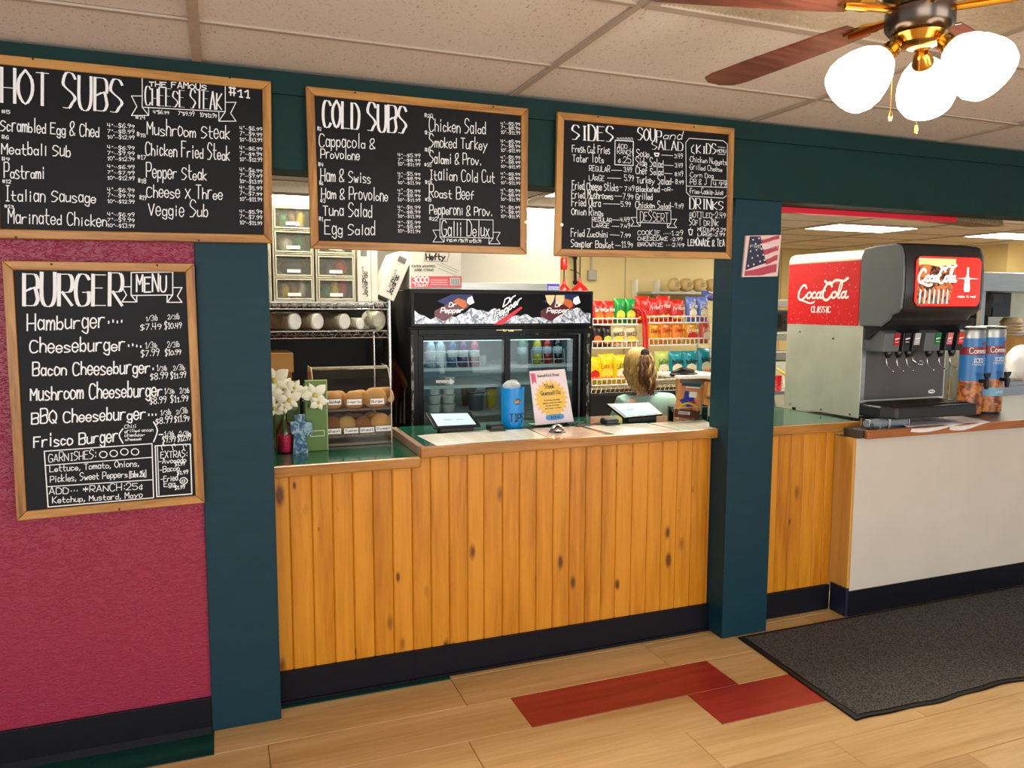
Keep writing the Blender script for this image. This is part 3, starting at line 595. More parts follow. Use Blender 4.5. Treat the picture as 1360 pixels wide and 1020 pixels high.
# ------------------------------------------------------------------ picture tile on the right post
t = thing('flag_plaque', 'small square flag plaque with the word FREEDOM on the right green post', 'plaque', tuple(at(1012, 340, -.012)))
Yp = -.012; q = [at(991, 313, Yp), at(1038, 312, Yp), at(1033, 367, Yp), at(986, 368, Yp)]
obj('tile', G().prism(q, (0, .0115, 0)), M('flag cream', (224, 196, 190), .4), t, bevel=.001)
def bil(q, a, b, dy=0):
    p = (q[0]*(1-a)+q[1]*a)*(1-b)+(q[3]*(1-a)+q[2]*a)*b; p.y += dy; return p
g = G()
for k, (b0, b1, s0) in enumerate(((.03, .12, .42), (.27, .40, .52), (.50, .63, .62), (.72, .92, .05))):
    g.grid(lambda u, v: bil(q, (s0+(.94-s0)*u), min(.97, (b0+(b1-b0)*v)+(.10*(1-u) if k < 3 else .16*(1-u))-.02+.01*math.sin(u*6)), -.0006), 8, 1)
obj('red_stripes', g, M('flag red', (178, 62, 82), .5), t)
g = G().face([bil(q, a, b, -.0009) for a, b in ((.10, .02), (.40, .02), (.46, .2), (.52, .38), (.60, .60), (.66, .66), (.30, .76), (.06, .84))]); obj('blue_field', g, M('flag navy', (34, 36, 66), .5), t)
g = G()
for a, b in ((.2, .1), (.36, .07), (.28, .2), (.44, .22), (.16, .38), (.32, .35), (.46, .33), (.22, .54), (.37, .49), (.52, .47), (.28, .7), (.13, .73), (.45, .63), (.57, .6)):
    c = bil(q, a, b, -.0014); obj('star', G().face([c+V3((.006*(1 if k % 2 == 0 else .42)*math.sin(k*math.pi/5), 0, .006*(1 if k % 2 == 0 else .42)*math.cos(k*math.pi/5))) for k in range(10)]), WHP, t)
O = bil(q, .14, .30, -.0016); text(g, 'FREEDOM', O, bil(q, .9, .31, -.0016)-O, V3((0, 0, .014)), .0008, V3((0, -1, 0)))
obj('freedom_lettering', g, WHP, t)
# ------------------------------------------------------------------ ceiling fan
BRASS = M('polished brass', (212, 160, 72), .16, 1); BRN = M('antique bronze', (104, 92, 82), .25, 1)
BLADE = wood('reddish brown fan blade', [(58, 26, 18), (82, 40, 28), (108, 60, 44)], 'x', 1.2, .3, 0, .3)
SHADE = M('glowing white glass shade', (255, 250, 238), .3, emit=5, ecol=(255, 244, 224))
fx, fy, fz = 1.235, -1.80, 2.201; SK = 1.18; FS = .75
t = thing('ceiling_fan', 'brass and bronze ceiling fan with brown blades and three lit white glass shades', 'ceiling fan', (fx, fy, H-.008))
obj('canopy', G().lathe([(.075, H-.008-fz), (.08, H-.03-fz), (.05, H-.07-fz), (.02, H-.09-fz)], (fx, fy, fz), n=24), BRN, t, smooth='auto')
obj('downrod', G().cyl((fx, fy, H-.09), (fx, fy, fz+.13), .014), BRN, t, smooth='auto')
obj('motor_housing', G().lathe([(.02, .15), (.07, .14), (.095, .11), (.1, .075), (.1, .045), (.085, .02), (.092, .012), (.092, -.03), (.08, -.045), (.07, -.05)], (fx, fy, fz), n=36), BRN, t, smooth='auto')
obj('brass_pan', G().lathe([(.07, -.05), (.075, -.055), (.062, -.078), (.035, -.088), (.012, -.09)], (fx, fy, fz), n=32), BRASS, t, smooth='auto')
for k in range(5):
    a = math.radians(99+72*k+(-2)); d = V3((math.cos(a), math.sin(a), 0)); n_ = V3((-math.sin(a), math.cos(a), 0)); pit = .05
    w_ = n_*math.cos(pit)+V3((0, 0, math.sin(pit))); up = d.cross(w_)
    c0 = V3((fx, fy, fz+.02)); prof = [(.2, .056), (.28, .066), (.56, .078), (.76, .082), (.81, .07), (.84, .03)]
    pts = [c0+d*r+w_*h for r, h in prof]+[c0+d*r-w_*h for r, h in prof[::-1]]
    obj('blade', G().prism(pts, up*.006), BLADE, t, bevel=.002)
    g = G(); g.prism([c0+d*.085+n_*.014, c0+d*.13+n_*.02, c0+d*.165+w_*.034, c0+d*.25+w_*.012, c0+d*.25-w_*.012, c0+d*.165-w_*.034, c0+d*.13-n_*.02, c0+d*.085-n_*.014], up*-.007)
    g.tube([c0+d*.09-V3((0, 0, .012)), c0+d*.15-up*.012+d*0, c0+d*.235-up*.010], .007, 8)
    obj('blade_bracket', g, BRASS, t)
for k, az in enumerate((165, 34, -80)):
    a = math.radians(az); d = V3((math.cos(a), math.sin(a), 0))
    p0 = V3((fx, fy, fz-.07))+d*.055; tilt = math.radians((47, 56, 47)[k]); ax = (d*math.sin(tilt)-V3((0, 0, math.cos(tilt)))).normalized()
    g = G().tube([V3((fx, fy, fz-.06))+d*.03, p0, p0+ax*.03], .011, 8); g.lathe([(.017, .02), (.024, .03), (.027, .05), (.03, .055), (.03, .066), (.02, .068)], p0, ax, 20)
    arm = obj('lamp_holder', g, BRASS, t, smooth='auto')
    obj('glass_shade', G().lathe([(r_*SK, .06+(h_-.06)*SK) for r_, h_ in [(.024, .062), (.036, .07), (.052, .092), (.064, .122), (.070, .15), (.070, .172), (.062, .192), (.058, .19), (.064, .17), (.064, .145), (.05, .1), (.02, .075)]], p0, ax, 28, caps=False), SHADE, t, smooth=True)
    c = p0+ax*.30; c0 = V3((fx, fy, H-.008)); bulb('fan_bulb', tuple(c0+(c-c0)*FS), 7.5, (1, .90, .76), .05)
def chain(dx, dy, z1, nm='pull_chain'):
    g = G(); zz = fz-.085; k = 0
    while zz > z1: g.ell((fx+dx, fy+dy, zz), .0022, .0022, .0022, 6, 4); zz -= .0052
    g.lathe([(.001, .01), (.004, .006), (.0065, -.006), (.004, -.018), (.001, -.02)], (fx+dx, fy+dy, z1), n=10); obj(nm, g, BRASS, t)
chain(-.06, .03, 1.93); chain(.03, .02, 1.90)
t.scale = (FS, FS, FS)
# red trim and hanging tile behind the header on the right
solo('red_trim_strip', G().box(2.40, 3.78, .161, .2, 2.155, 2.2), M('red neon trim', (226, 22, 48), .4), 'thin red strip fixed to the back bottom edge of the green header', 'trim')
bpy.data.objects['red_trim_strip']['kind'] = 'structure'
g = G(); a, b = at(1248, 284, .35), at(1318, 296, .35)
g.prism([at(1248, 279, .35), at(1330, 285, .35), at(1334, 301, .35), at(1318, 299, .35), at(1258, 291, .35)], (0, .25, .02))
solo('hanging_cover', g, speckle('sagging beige tile', (120, 100, 72), (172, 150, 112), 80, .35, .6), 'speckled beige panel sagging under the header, above the soda fountain', 'panel', bevel=.004)
hcv = bpy.data.objects['hanging_cover']
for u in (1262, 1318): p = at(u, 288, .45); obj('hanger_wire', G().cyl((p.x, .45, p.z-.02), (p.x, .45, H), .002, n=6), GRID, hcv)
# ------------------------------------------------------------------ wire rack, left
RX0, RX1, RY0, RY1 = -.55, .725, 1.25, 1.72
rk = thing('wire_rack', 'chrome wire shelving rack behind the left counter', 'shelving rack', (.1, 1.48, 0))
def wshelf(z, x0=RX0, x1=RX1, y0=RY0, y1=RY1, par=None, mat=CHR, h=.036):
    g = G()
    for y in (y0, y1):
        g.cyl((x0, y, z), (x1, y, z), .0035, n=6); g.cyl((x0, y, z-h), (x1, y, z-h), .0035, n=6)
        x = x0; up = True
        while x < x1-.02:
            g.cyl((x, y, z if up else z-h), (min(x+.026, x1), y, z-h if up else z), .0026, n=5); x += .026; up = not up
    for x in (x0, x1): g.cyl((x, y0, z), (x, y1, z), .0035, n=6); g.cyl((x, y0, z-h), (x, y1, z-h), .0035, n=6)
    x = x0+.024
    while x < x1: g.cyl((x, y0, z), (x, y1, z), .002, n=5); x += .024
    for y in (y0+.15, y0+.31): g.cyl((x0, y, z-.006), (x1, y, z-.006), .003, n=5)
    obj('wire_shelf', g, mat, par or rk)
for z in (1.685, 1.525, .96, .35): wshelf(z)
for x in (RX0, RX1):
    for y in (RY0, RY1):
        g = G().cyl((x, y, .01), (x, y, 1.70), .0125, n=12)
        for k in range(60): g.lathe([(.0125, 0), (.0135, .002), (.0125, .004)], (x, y, .05+k*.027), n=10, caps=False)
        obj('post', g, CHR, rk, smooth='auto')
# drawer towers
CLR = frosted('cloudy clear plastic', (196, 196, 176), .9); IVORY = M('ivory plastic', (206, 200, 176), .4)
packmats = {c: M('pack '+c, rgb, .35) for c, rgb in dict(yellow=(214, 180, 40), green=(30, 110, 70), brown=(130, 96, 58), navy=(34, 44, 74), red=(176, 40, 60), clear=(190, 188, 170), orange=(206, 90, 50)).items()}
def tower(x0, n, label, contents, pl):
    y0, y1 = 1.27, 1.62; w = .215; z0 = 1.6905; dh = .127
    t = thing('drawer_tower', label, 'drawer unit', (x0+w/2, (y0+y1)/2, z0), 'drawer towers on the wire rack'); del t['group']
    g = G(); g.box(x0, x0+.008, y0, y1, z0, z0+dh*n+.008); g.box(x0+w-.008, x0+w, y0, y1, z0, z0+dh*n+.008); g.box(x0+.008, x0+w-.008, y1-.006, y1, z0, z0+dh*n)
    for k in range(n+1): g.box(x0+.0081, x0+w-.0081, y0, y1-.0061, z0+dh*k, z0+dh*k+.008)
    obj('frame', g, IVORY, t, bevel=.002)
    for k in range(n):
        a, b = x0+.011, x0+w-.011; c, d = z0+dh*k+.011, z0+dh*(k+1)-.004
        g = G(); g.box(a, b, y0-.006, y0-.003, c, d); g.box(a, a+.003, y0-.0029, y1-.02, c, d-.01); g.box(b-.003, b, y0-.0029, y1-.02, c, d-.01); g.box(a+.0031, b-.0031, y0-.0029, y1-.02, c, c+.003); g.box(a, b, y1-.0199, y1-.017, c, d-.01)
        dr = obj('drawer', g, CLR, t)
        g = G(); r = .007
        for bx_ in ((a, b, d-r, d), (a, b, c, c+r), (a, a+r, c+r, d-r), (b-r, b, c+r, d-r)): g.box(bx_[0], bx_[1], y0-.011, y0-.0062, bx_[2], bx_[3])
        obj('drawer_rim', g, IVORY, dr, bevel=.0015)
        m_ = (a+b)/2; g = G().box(m_-.035, m_+.035, y0-.0075, y0-.0062, c+.018, c+.036); lb = obj('label_card', g, PAPER, dr)
        cs = contents[k] if k < len(contents) else ()
        for i, cc in enumerate(cs):
            cx = a+.03+(b-a-.06)*(i+.5)/len(cs); g = G(); rx = (b-a-.02)/len(cs)*.5
            rz = .044+.006*((i*7+k*3) % 3)
            g.ell((cx, y0+.08, c+.005+rz), rx*.93, .06, rz, 12, 8)
            g.v = [(x+.004*math.sin(z*200+i), y+.004*math.sin(x*170), z+.003*math.sin(x*300)) for x, y, z in g.v]
            pl_ = ('top', 'third', 'second', 'bottom'); pos = {n-1: 'top', 0: 'lowest'}.get(k, 'second' if k == n-2 else 'third')
            side = '' if len(cs) == 1 else (' at left', ' in the middle', ' at right')[i] if len(cs) == 3 else (' at left', ' at right')[i]
            solo('packet', g, packmats[cc], f'{cc} packet{side} inside the {pos} drawer of the {pl} drawer tower', 'packet', smooth=True)
tower(-.125, 3, 'short clear drawer tower half hidden by the left teal post', [('orange', 'navy'), ('navy', 'brown'), ('green', 'yellow')], 'post-side')
tower(.1, 4, 'tall clear drawer tower under the ceiling light, left of the COLD SUBS board', [('yellow', 'brown', 'clear'), ('navy',), ('clear', 'green'), ('green', 'brown', 'yellow')], 'tall')
tower(.325, 3, 'clear drawer tower below the lower left corner of the COLD SUBS board', [('green', 'yellow', 'red'), ('navy', 'red'), ('navy', 'clear')], 'right')
# cartons on the rack and fridge
CARD = M('white cardboard', (216, 212, 200), .7, noise=.03, nscale=8); KRAFT = M('kraft cardboard', (178, 128, 66), .75, noise=.06, nscale=6)
def carton(label, c, ax, ay, az, mat, deco):
    t = thing('carton', label, 'box', c)
    obj('box_body', G().obox(c, ax, ay, az), mat, t, bevel=.002)
    deco(t, V3(c), V3(ax), V3(ay), V3(az)); return t
def jav(t, c, ax, ay, az):
    f = c-ay*1.01
    g = G(); O = f+ax*.45-az*.8; text(g, 'JavaPac', O, az*.9, -ax*.7, .0024, -ay.normalized()); obj('printed_name', g, INK, t)
    g = G(); O = f-ax*.1-az*.5; text(g, 'product', O, az*.8, -ax*.3, .001, -ay.normalized()); obj('small_print', g, INK, t)
    g = G()
    for k in range(9): p = f+ax*(-.5+.11*k)+az*.82; g.face([p-az*.16, p-az*.16+ax*.06, p+az*.1+ax*.06, p+az*.1])
    obj('barcode', g, INK, t)
zc = 1.690
carton('narrow upright white carton with dark vertical print beside the drawers', (.595, 1.45, zc+.155), (.038, 0, 0), (0, .15, 0), (0, 0, .154), CARD, jav)
carton('plain white upright carton between the two printed cartons', (.653, 1.45, zc+.151), (.018, 0, 0), (0, .15, 0), (0, 0, .150), CARD, lambda *a: None)
th = math.radians(24)
carton('white printed carton leaning over at the right end of the rack', (.770, 1.44, zc+.145), (.048*math.cos(th), 0, -.048*math.sin(th)), (0, .15, 0), (.132*math.sin(th), 0, .132*math.cos(th)), CARD, jav)
def kr(t, c, ax, ay, az): obj('lid', G().obox(c+az*.78, ax*1.06, ay*1.06, az*.24), M('kraft lid', (190, 140, 76), .75), t, bevel=.002)
carton('open kraft cardboard box on the lower rack shelf behind the orchids', (.025, 1.46, .965+.22), (.16, 0, 0), (0, .17, 0), (0, 0, .218), KRAFT, kr)
# wrapped cup stacks lying on the lower shelf
CUPW = M('foam cup', (228, 224, 204), .55); WRAP = glassmat('clear wrap', (1, 1, .97), .0, .97, .2)
CD = V3((.6, -.8, 0)).normalized()
for i, (u, r0, ln, lb) in enumerate(((393.5, .046, .36, 'leftmost wrapped stack of cream cups lying on the rack, next to the post'), (423, .046, .38, 'second wrapped stack of cream cups lying on the rack'), (459, .045, .38, 'third wrapped stack of cream cups on the rack'), (480, .033, .36, 'fourth and slimmest wrapped stack of cups on the rack'))):
    e = at(u, 421.7, 1.29); e.z = 1.5305+r0*1.1; n = int(ln/.011); c = e-CD*ln
    t = thing('cup_stack', lb, 'cups', (e.x, e.y, 1.53))
    pr = []
    for k in range(n): h = k*.011; pr += [(r0*.93, h), (r0, h+.008), (r0*.92, h+.010)]
    obj('cups', G().lathe(pr, c, CD, 22), CUPW, t, smooth='auto')
    obj('end_cup', G().lathe([(r0*.93, n*.011+.0005), (r0*.87, n*.011+.004), (r0*.8, n*.011+.004)], c, CD, 22), M('cup base white', (244, 242, 232), .5), t, smooth='auto')
    obj('clear_wrap', G().lathe([(r0*.7, -.012), (r0*1.06, -.002), (r0*1.1, .01), (r0*1.07, .06), (r0*1.1, ln*.5), (r0*1.06, ln*.8), (r0*1.07, ln-.01)], c, CD, 18, caps=False), WRAP, t, smooth=True)
t = thing('cup_bag', 'twisted clear bag of cup lids at the right end of the rack shelf', 'bag', (.66, 1.33, 1.528))
g = G()
for k in range(7): g.lathe([(.052, 0), (.054, .003), (.05, .006), (.03, .004)], (.62+k*.009, 1.35-.008*k, 1.528+.062-.001*k), (.7, -1, -.1), 20)
obj('lids', g, CUPW, t, smooth='auto')
g = G().ell((.665, 1.32, 1.588), .075, .07, .058, 18, 12); g.v = [(x+.006*math.sin(z*120+y*60), y+.005*math.sin(x*150), z+.004*math.sin(x*190+y*80)) for x, y, z in g.v]; obj('clear_bag', g, WRAP, t, smooth=True)
# dark cooler behind the rack
bc = thing('upright_cooler', 'tall plain black cabinet standing behind the wire rack', 'cabinet', (-.1, 2.1, 0))
obj('cabinet_body', G().box(-1.2, .82, 1.85, 2.45, .01, 1.665), BLKM, bc, bevel=.01)
# ------------------------------------------------------------------ drinks fridge
FX0, FX1, FY, FYB = .843, 2.005, 1.25, 1.98
FB = M('fridge black', (14, 15, 17), .4, spec=.25); SCUF = speckle('scuffed black edge', (150, 146, 130), (20, 20, 22), 40, .42, .5, .5, 0, 4, (1, 1, .4))
fr = thing('drinks_fridge', 'wide black glass-door drinks fridge with a lit soda banner', 'fridge', ((FX0+FX1)/2, (FY+FYB)/2, 0))
g = G(); g.box(FX0, FX0+.04, FY+.02, FYB, .02, 1.76); g.box(FX1-.04, FX1, FY+.02, FYB, .02, 1.76); g.box(FX0+.041, FX1-.041, FYB-.04, FYB, .02, 1.76)
g.box(FX0+.041, FX1-.041, FY+.02, FYB-.041, .02, .3); g.box(FX0+.041, FX1-.041, FY+.02, FYB-.041, 1.5, 1.76)
obj('fridge_body', g, FB, fr)
LIN = M('white fridge liner', (190, 205, 208), .5)
g = G(); g.box(FX0+.041, FX0+.046, FY+.06, FYB-.046, .3, 1.5); g.box(FX1-.046, FX1-.041, FY+.06, FYB-.046, .3, 1.5); g.box(FX0+.046, FX1-.046, FYB-.046, FYB-.041, .3, 1.5)
obj('liner', g, LIN, fr)
g = G(); g.box(FX0, FX1, FY-.03, FY+.019, 1.545, 1.765)
obj('sign_box', g, FB, fr, bevel=.006)
obj('sign_panel', G().box(FX0+.02, FX1-.02, FY-.034, FY-.0301, 1.565, 1.742), M('backlit black sign', (8, 8, 11), .5, spec=.15, emit=.25, ecol=(10, 10, 16)), fr)
ys = FY-.0346
ICE = speckle('printed ice cubes', (96, 108, 128), (236, 240, 248), 34, .38, .62, .3, 0, 3)
b_ = ICE.node_tree.nodes['Principled BSDF']; b_.inputs['Emission Strength'].default_value = .35; ICE.node_tree.links.new(b_.inputs['Base Color'].links[0].from_socket, b_.inputs['Emission Color'])
g = G(); n = 60
for i in range(n):
    xa = FX0+.021+(FX1-FX0-.042)*i/n; xb = FX0+.021+(FX1-FX0-.042)*(i+1)/n
    hh = lambda x: 1.566+.062+.022*math.sin(x*11)+.012*math.sin(x*37+1)+.006*math.sin(x*90)
    g.face([(xa, ys, 1.566), (xb, ys, 1.566), (xb, ys, hh(xb)), (xa, ys, hh(xa))])
obj('ice_print', g, ICE, fr)
def sgn(u, v, d=0): p = at(u, v, ys-d); return p
COLA = M('printed cola bottle', (92, 12, 18), .3, emit=.25, ecol=(92, 12, 18)); AMB = M('printed orange', (214, 110, 50), .4, emit=.2, ecol=(214, 110, 50)); LITW = M('lit white print', (246, 246, 244), .4, emit=.45, ecol=(246, 246, 246)); BLU = M('printed blue', (20, 32, 96), .4, emit=.2, ecol=(20, 32, 96))
for dx in (0, 141):
    g = G().face([sgn(u+dx, v, .0003) for u, v in ((580, 400), (600, 391), (628, 391), (622, 405), (600, 408))]); obj('blue_print', g, BLU, fr)
    g = G().face([sgn(u+dx, v, .0006) for u, v in ((577, 413), (590, 406), (604, 399), (618, 398), (624, 400), (622, 408), (612, 414), (600, 420), (592, 426), (588, 426), (577, 420))]); obj('bottle_print', g, COLA, fr)
    g = G().face([sgn(u+dx, v, .0008) for u, v in ((602, 400), (608, 396), (618, 399), (620, 406), (616, 410))]); obj('orange_print', g, AMB, fr)
    g = G().face([sgn(u+dx, v, .0009) for u, v in ((621, 396), (627, 393), (630, 402), (624, 405), (620, 402))]); obj('cap_print', g, LITW, fr)
    g = G(); O = sgn(585+dx, 415.5, .0011); text(g, 'Dr', sgn(596+dx, 407.5, .0011), sgn(605+dx, 407, .0011)-sgn(596+dx, 407.5, .0011), V3((.004, 0, .024)), .0022, V3((0, -1, 0)), skew=.1); text(g, 'Pepper', O, sgn(614+dx, 415, .0011)-O, V3((.004, 0, .029)), .0024, V3((0, -1, 0)), skew=.1); obj('bottle_lettering', g, LITW, fr)
g = G(); O = sgn(668, 407.5, .001); U = sgn(683, 398, .001)-O; text(g, 'Dr', O, U, V3((.004, 0, .038)), .0034, V3((0, -1, 0)), skew=.15)
O = sgn(656, 425, .001); U = sgn(691, 402.5, .001)-O; text(g, 'Pepper', O, U, V3((.004, 0, .046)), .0034, V3((0, -1, 0)), skew=.15); obj('centre_lettering', g, LITW, fr)
g = G(); O = sgn(668, 407.5, .0005); U = sgn(683, 398, .0005)-O; text(g, 'Dr', O, U, V3((.004, 0, .038)), .0075, V3((0, -1, 0)), skew=.15); O = sgn(656, 425, .0005); U = sgn(691, 402.5, .0005)-O; text(g, 'Pepper', O, U, V3((.004, 0, .046)), .0075, V3((0, -1, 0)), skew=.15); obj('lettering_outline', g, MATS['backlit black sign'], fr)
obj('red_bar_print', G().face([sgn(u, v, .0008) for u, v in ((655, 431), (692, 407), (694, 409), (668, 431))]), M('lit red print', (216, 26, 50), .4, emit=.4, ecol=(216, 26, 50)), fr)
g = G().face([sgn(u, v, .0012) for u, v in ((724, 392), (737, 392), (735, 400), (731, 406), (727, 402))]).face([sgn(u, v, .0012) for u, v in ((738, 392), (750, 392), (749, 401), (743, 407), (738, 402))]); obj('cup_print', g, M('cream print', (232, 208, 160), .4, emit=.3, ecol=(232, 208, 160)), fr)
g = G()
P = [atx(u-6, v, FX0-.001) for u, v in ((524, 480), (530, 474), (540, 492), (548, 512), (545, 520), (538, 508), (534, 540), (524, 535), (524, 500))]
obj('red_flame_print', G().face(P), M('dull red print', (96, 26, 20), .5), fr)
P = [atx(u-6, v, FX0-.0015) for u, v in ((525, 484), (531, 480), (546, 505), (547, 514), (531, 492))]; obj('gold_print', G().face(P), M('dull gold print', (120, 92, 34), .5), fr)
g = G()
for x, a, b in ((526, 562, 530), (532, 563, 525), (538, 562, 532), (543, 563, 515)): g.face([atx(x-7.6, a, FX0-.002), atx(x-4.6, a, FX0-.002), atx(x-4.8, b, FX0-.002), atx(x-6.6, b+6, FX0-.002)])
obj('white_flame_print', g, M('dull cream print', (120, 116, 96), .5), fr)
g = G().face([atx(u-6, v, FX0-.002) for u, v in ((532, 402), (541, 398), (544, 430), (542, 452), (536, 455), (532, 430))]); obj('grey_print', g, M('grey print', (52, 54, 56), .5), fr)
# front frame and sliding doors
def pz(v, u=660, Y=FY): return at(u, v, Y).z
zt, zb = 1.535, .12
g = G(); g.box(FX0, FX0+.045, FY-.015, FY+.0199, .02, zt); g.box(FX1-.055, FX1, FY-.015, FY+.0199, .02, zt); g.box(FX0+.046, FX1-.056, FY-.015, FY+.0199, zt-.035, zt); g.box(FX0+.046, FX1-.056, FY-.015, FY+.0199, .02, zb)
obj('front_frame', g, FB, fr, bevel=.003)
obj('scuffed_edge', G().box(FX0+.002, FX0+.016, FY-.0175, FY-.0151, .3, 1.5), SCUF, fr); obj('scuffed_edge', G().box(FX1-.034, FX1-.014, FY-.0175, FY-.0151, .3, 1.5), SCUF, fr)
g = G(); O = at(668, 440, FY-.0163); text(g, 'true', O, at(682, 440, FY-.0163)-O, V3((0, 0, .014)), .0015, V3((0, -1, 0))); g.box(*(at(658, 438, FY).x, at(692, 438, FY).x), FY-.0158, FY-.0152, at(675, 438.5, FY).z, at(675, 437.8, FY).z); obj('maker_badge', g, M('gold badge', (214, 200, 140), .3, .6), fr)
GLS = glassmat('fridge glass', (.86, .95, .96), -.015, .95)
def sdoor(x0, x1, y, hl=None):
    g = G(); w = .035; g.box(x0, x0+w, y, y+.02, zb+.003, zt-.04); g.box(x1-w, x1, y, y+.02, zb+.003, zt-.04); g.box(x0+w+.0005, x1-w-.0005, y, y+.02, zt-.07, zt-.04); g.box(x0+w+.0005, x1-w-.0005, y, y+.02, zb+.003, zb+.05)
    d = obj('sliding_door', g, FB, fr, bevel=.002); obj('pane', G().box(x0+w-.004, x1-w+.004, y+.008, y+.012, zb+.04, zt-.06), GLS, d)
    if hl: obj('handle', G().box(hl, hl+.012, y-.006, y-.0005, .95, 1.12), BLK, d, bevel=.002)
xm = at(677, 500, FY).x
sdoor(FX0+.05, xm+.012, FY+.021, xm-.012); sdoor(xm-.03, FX1-.06, FY+.045)
# small arrow sticker
ya = FY+.019+.006; g = G().face([at(u, v, ya) for u, v in ((579, 505), (598, 505), (597, 502), (604, 507), (598, 511), (598, 509), (579, 508.5))]); obj('arrow_sticker', g, WHP, fr)
g = G(); O = at(581, 508, ya-.0004); text(g, 'Slide to Open', O, at(597, 508, ya-.0004)-O, V3((0, 0, .008)), .0005, V3((0, -1, 0))); obj('sticker_print', g, INK, fr)
# interior lamp + shelves
obj('interior_lamp', G().box(FX0+.1, FX1-.1, FY+.09, FY+.12, 1.46, 1.485), M('fridge lamp', (230, 245, 255), .5, emit=4.0, ecol=(225, 242, 255)), fr)
SHW = M('white coated wire', (226, 228, 222), .4)
def fshelf(x0, x1, z):
    g = G(); g.box(x0, x1, FY+.09, FY+.10, z-.018, z)
    y = FY+.10
    while y < FYB-.06: g.cyl((x0, y, z-.003), (x1, y, z-.003), .0022, n=4); y += .05
    x = x0
    while x < x1: g.cyl((x, FY+.095, z-.005), (x, FYB-.05, z-.005), .002, n=4); x += .03
    obj('wire_shelf', g, SHW, fr)
xmid = xm+.02
zs1 = at(620, 488, FY+.1).z; zs2 = at(620, 511, FY+.1).z; zs3 = at(620, 548, FY+.1).z; zr1 = at(725, 484, FY+.1).z
fshelf(FX0+.05, xmid, zs1); fshelf(FX0+.05, xmid, zs2); fshelf(FX0+.05, xmid, zs3-.005)
fshelf(xmid+.01, FX1-.055, zr1); fshelf(xmid+.01, FX1-.055, at(725, 506, FY+.1).z); fshelf(xmid+.01, FX1-.055, at(725, 550, FY+.1).z)
g = G()
for us, zz in (((552, 576, 592, 607, 622, 638), zs1), ((707, 722, 736, 750), zr1)):
    for u in us: x = at(u, 480, FY+.09).x; g.cyl((x, FY+.085, zz), (x-.012, FY+.08, zz+.095), .0022, n=5)
    for h in ((.035, .095) if zz == zs1 else (.035, .095)): g.cyl((at(us[0], 480, FY+.09).x-.01, FY+.083, zz+h), (at(us[-1], 480, FY+.09).x-.01, FY+.083, zz+h), .0022, n=5)
obj('bottle_guard', g, SHW, fr)
def bottle(u, Y, z, r, h, liq, cap, lab, label):
    x = at(u, 480, Y).x; t = thing('bottle', label, 'bottle', (x, Y, z+.001))
    obj('bottle_body', G().lathe([(r*.8, 0), (r, .008), (r, h*.3), (r*.92, h*.42), (r, h*.55), (r*.85, h*.7), (r*.4, h*.88), (r*.38, h*.93)], (x, Y, z+.001), n=16), liq, t, smooth=True)
    obj('cap', G().lathe([(r*.43, h*.931), (r*.43, h), (r*.3, h+.001)], (x, Y, z+.001), n=14), cap, t); obj('bottle_label', G().lathe([(r*.99, h*.32), (r*1.0+.001, h*.33), (r*1.0+.001, h*.53), (r*.99, h*.54)], (x, Y, z+.001), n=16), lab, t, smooth=True)
bm = {k: M('drink '+k, c, .15, coat=.3) for k, c in dict(clear=(176, 190, 196), purple=(96, 60, 110), pink=(178, 96, 110), blue=(60, 96, 130), green=(20, 110, 84), yellow=(190, 172, 40), red=(150, 30, 30), dark=(24, 22, 26), white=(230, 230, 224)).items()}
for u, c, cp, l in ((572, 'clear', 'red', 'clear bottle at the far left of the fridge top shelf'), (585, 'clear', 'pink', 'clear bottle with pink cap, second in the fridge'), (601, 'blue', 'purple', 'pale blue bottle behind the bottle guard, left fridge door'), (615, 'purple', 'blue', 'purple drink bottle on the left fridge top shelf'), (630, 'pink', 'red', 'pink drink bottle, rightmost behind the left fridge door')): bottle(u, FY+.16, zs1, .033, .19, bm[c], bm[cp], bm['white'], l)
for u, c, l in ((693, 'green', 'green capped bottle on the right fridge top shelf'), (713, 'yellow', 'yellow soda bottle behind the right fridge door'), (726, 'red', 'red soda bottle behind the right fridge door'), (740, 'dark', 'dark cola bottle behind the right fridge door')): bottle(u, FY+.18, zr1, .031, .2, bm[c], bm[c], bm['clear'], l)
def tub(cx, Y, z, r, h, mat, label, name='tub', lid=None):
    t = thing(name, label, 'container', (cx, Y, z)); obj('tub_body', G().lathe([(r*.8, 0.001), (r, h), (r*1.04, h), (r*1.04, h*1.04), (r*.95, h*1.04)], (cx, Y, z), n=18), mat, t, smooth='auto')
    if lid: obj('lid', G().lathe([(r*1.05, h*1.045), (r*1.05, h*1.1), (r*.9, h*1.12)], (cx, Y, z), n=18), lid, t)
tub(at(641, 488, FY+.15).x, FY+.15, zs1+.001, .026, .065, bm['clear'], 'grey tub under an orange lid at the right of the left fridge shelf', 'tub', packmats['orange'])
tub(at(694, 484, FY+.3).x, FY+.3, zr1+.001, .04, .11, bm['clear'], 'clear tub of salad behind the right fridge door')
FOAM = M('white foam', (240, 238, 228), .5)
for j, (u, n, l) in enumerate(((577, 3, 'left stack'), (596, 4, 'right stack'))):
    for k in range(n):
        x = at(u, 540, FY+.16).x; zz = zs3+k*.056
        tub(x, FY+.16, zz, .040, .05, FOAM, f'white foam bowl, {("lowest", "second", "third", "top")[k]} of the {l} in the fridge', 'foam_bowl')
tub(at(632, 545, FY+.2).x, FY+.2, zs3, .055, .10, M('smoky tub', (92, 98, 104), .3), 'grey square-looking tub with dark lid on the lower fridge shelf', 'tub', BLK)
tub(at(652, 540, FY+.28).x, FY+.28, zs3, .035, .115, packmats['yellow'], 'tall jar of orange pickles on the lower fridge shelf', 'jar', packmats['brown'])
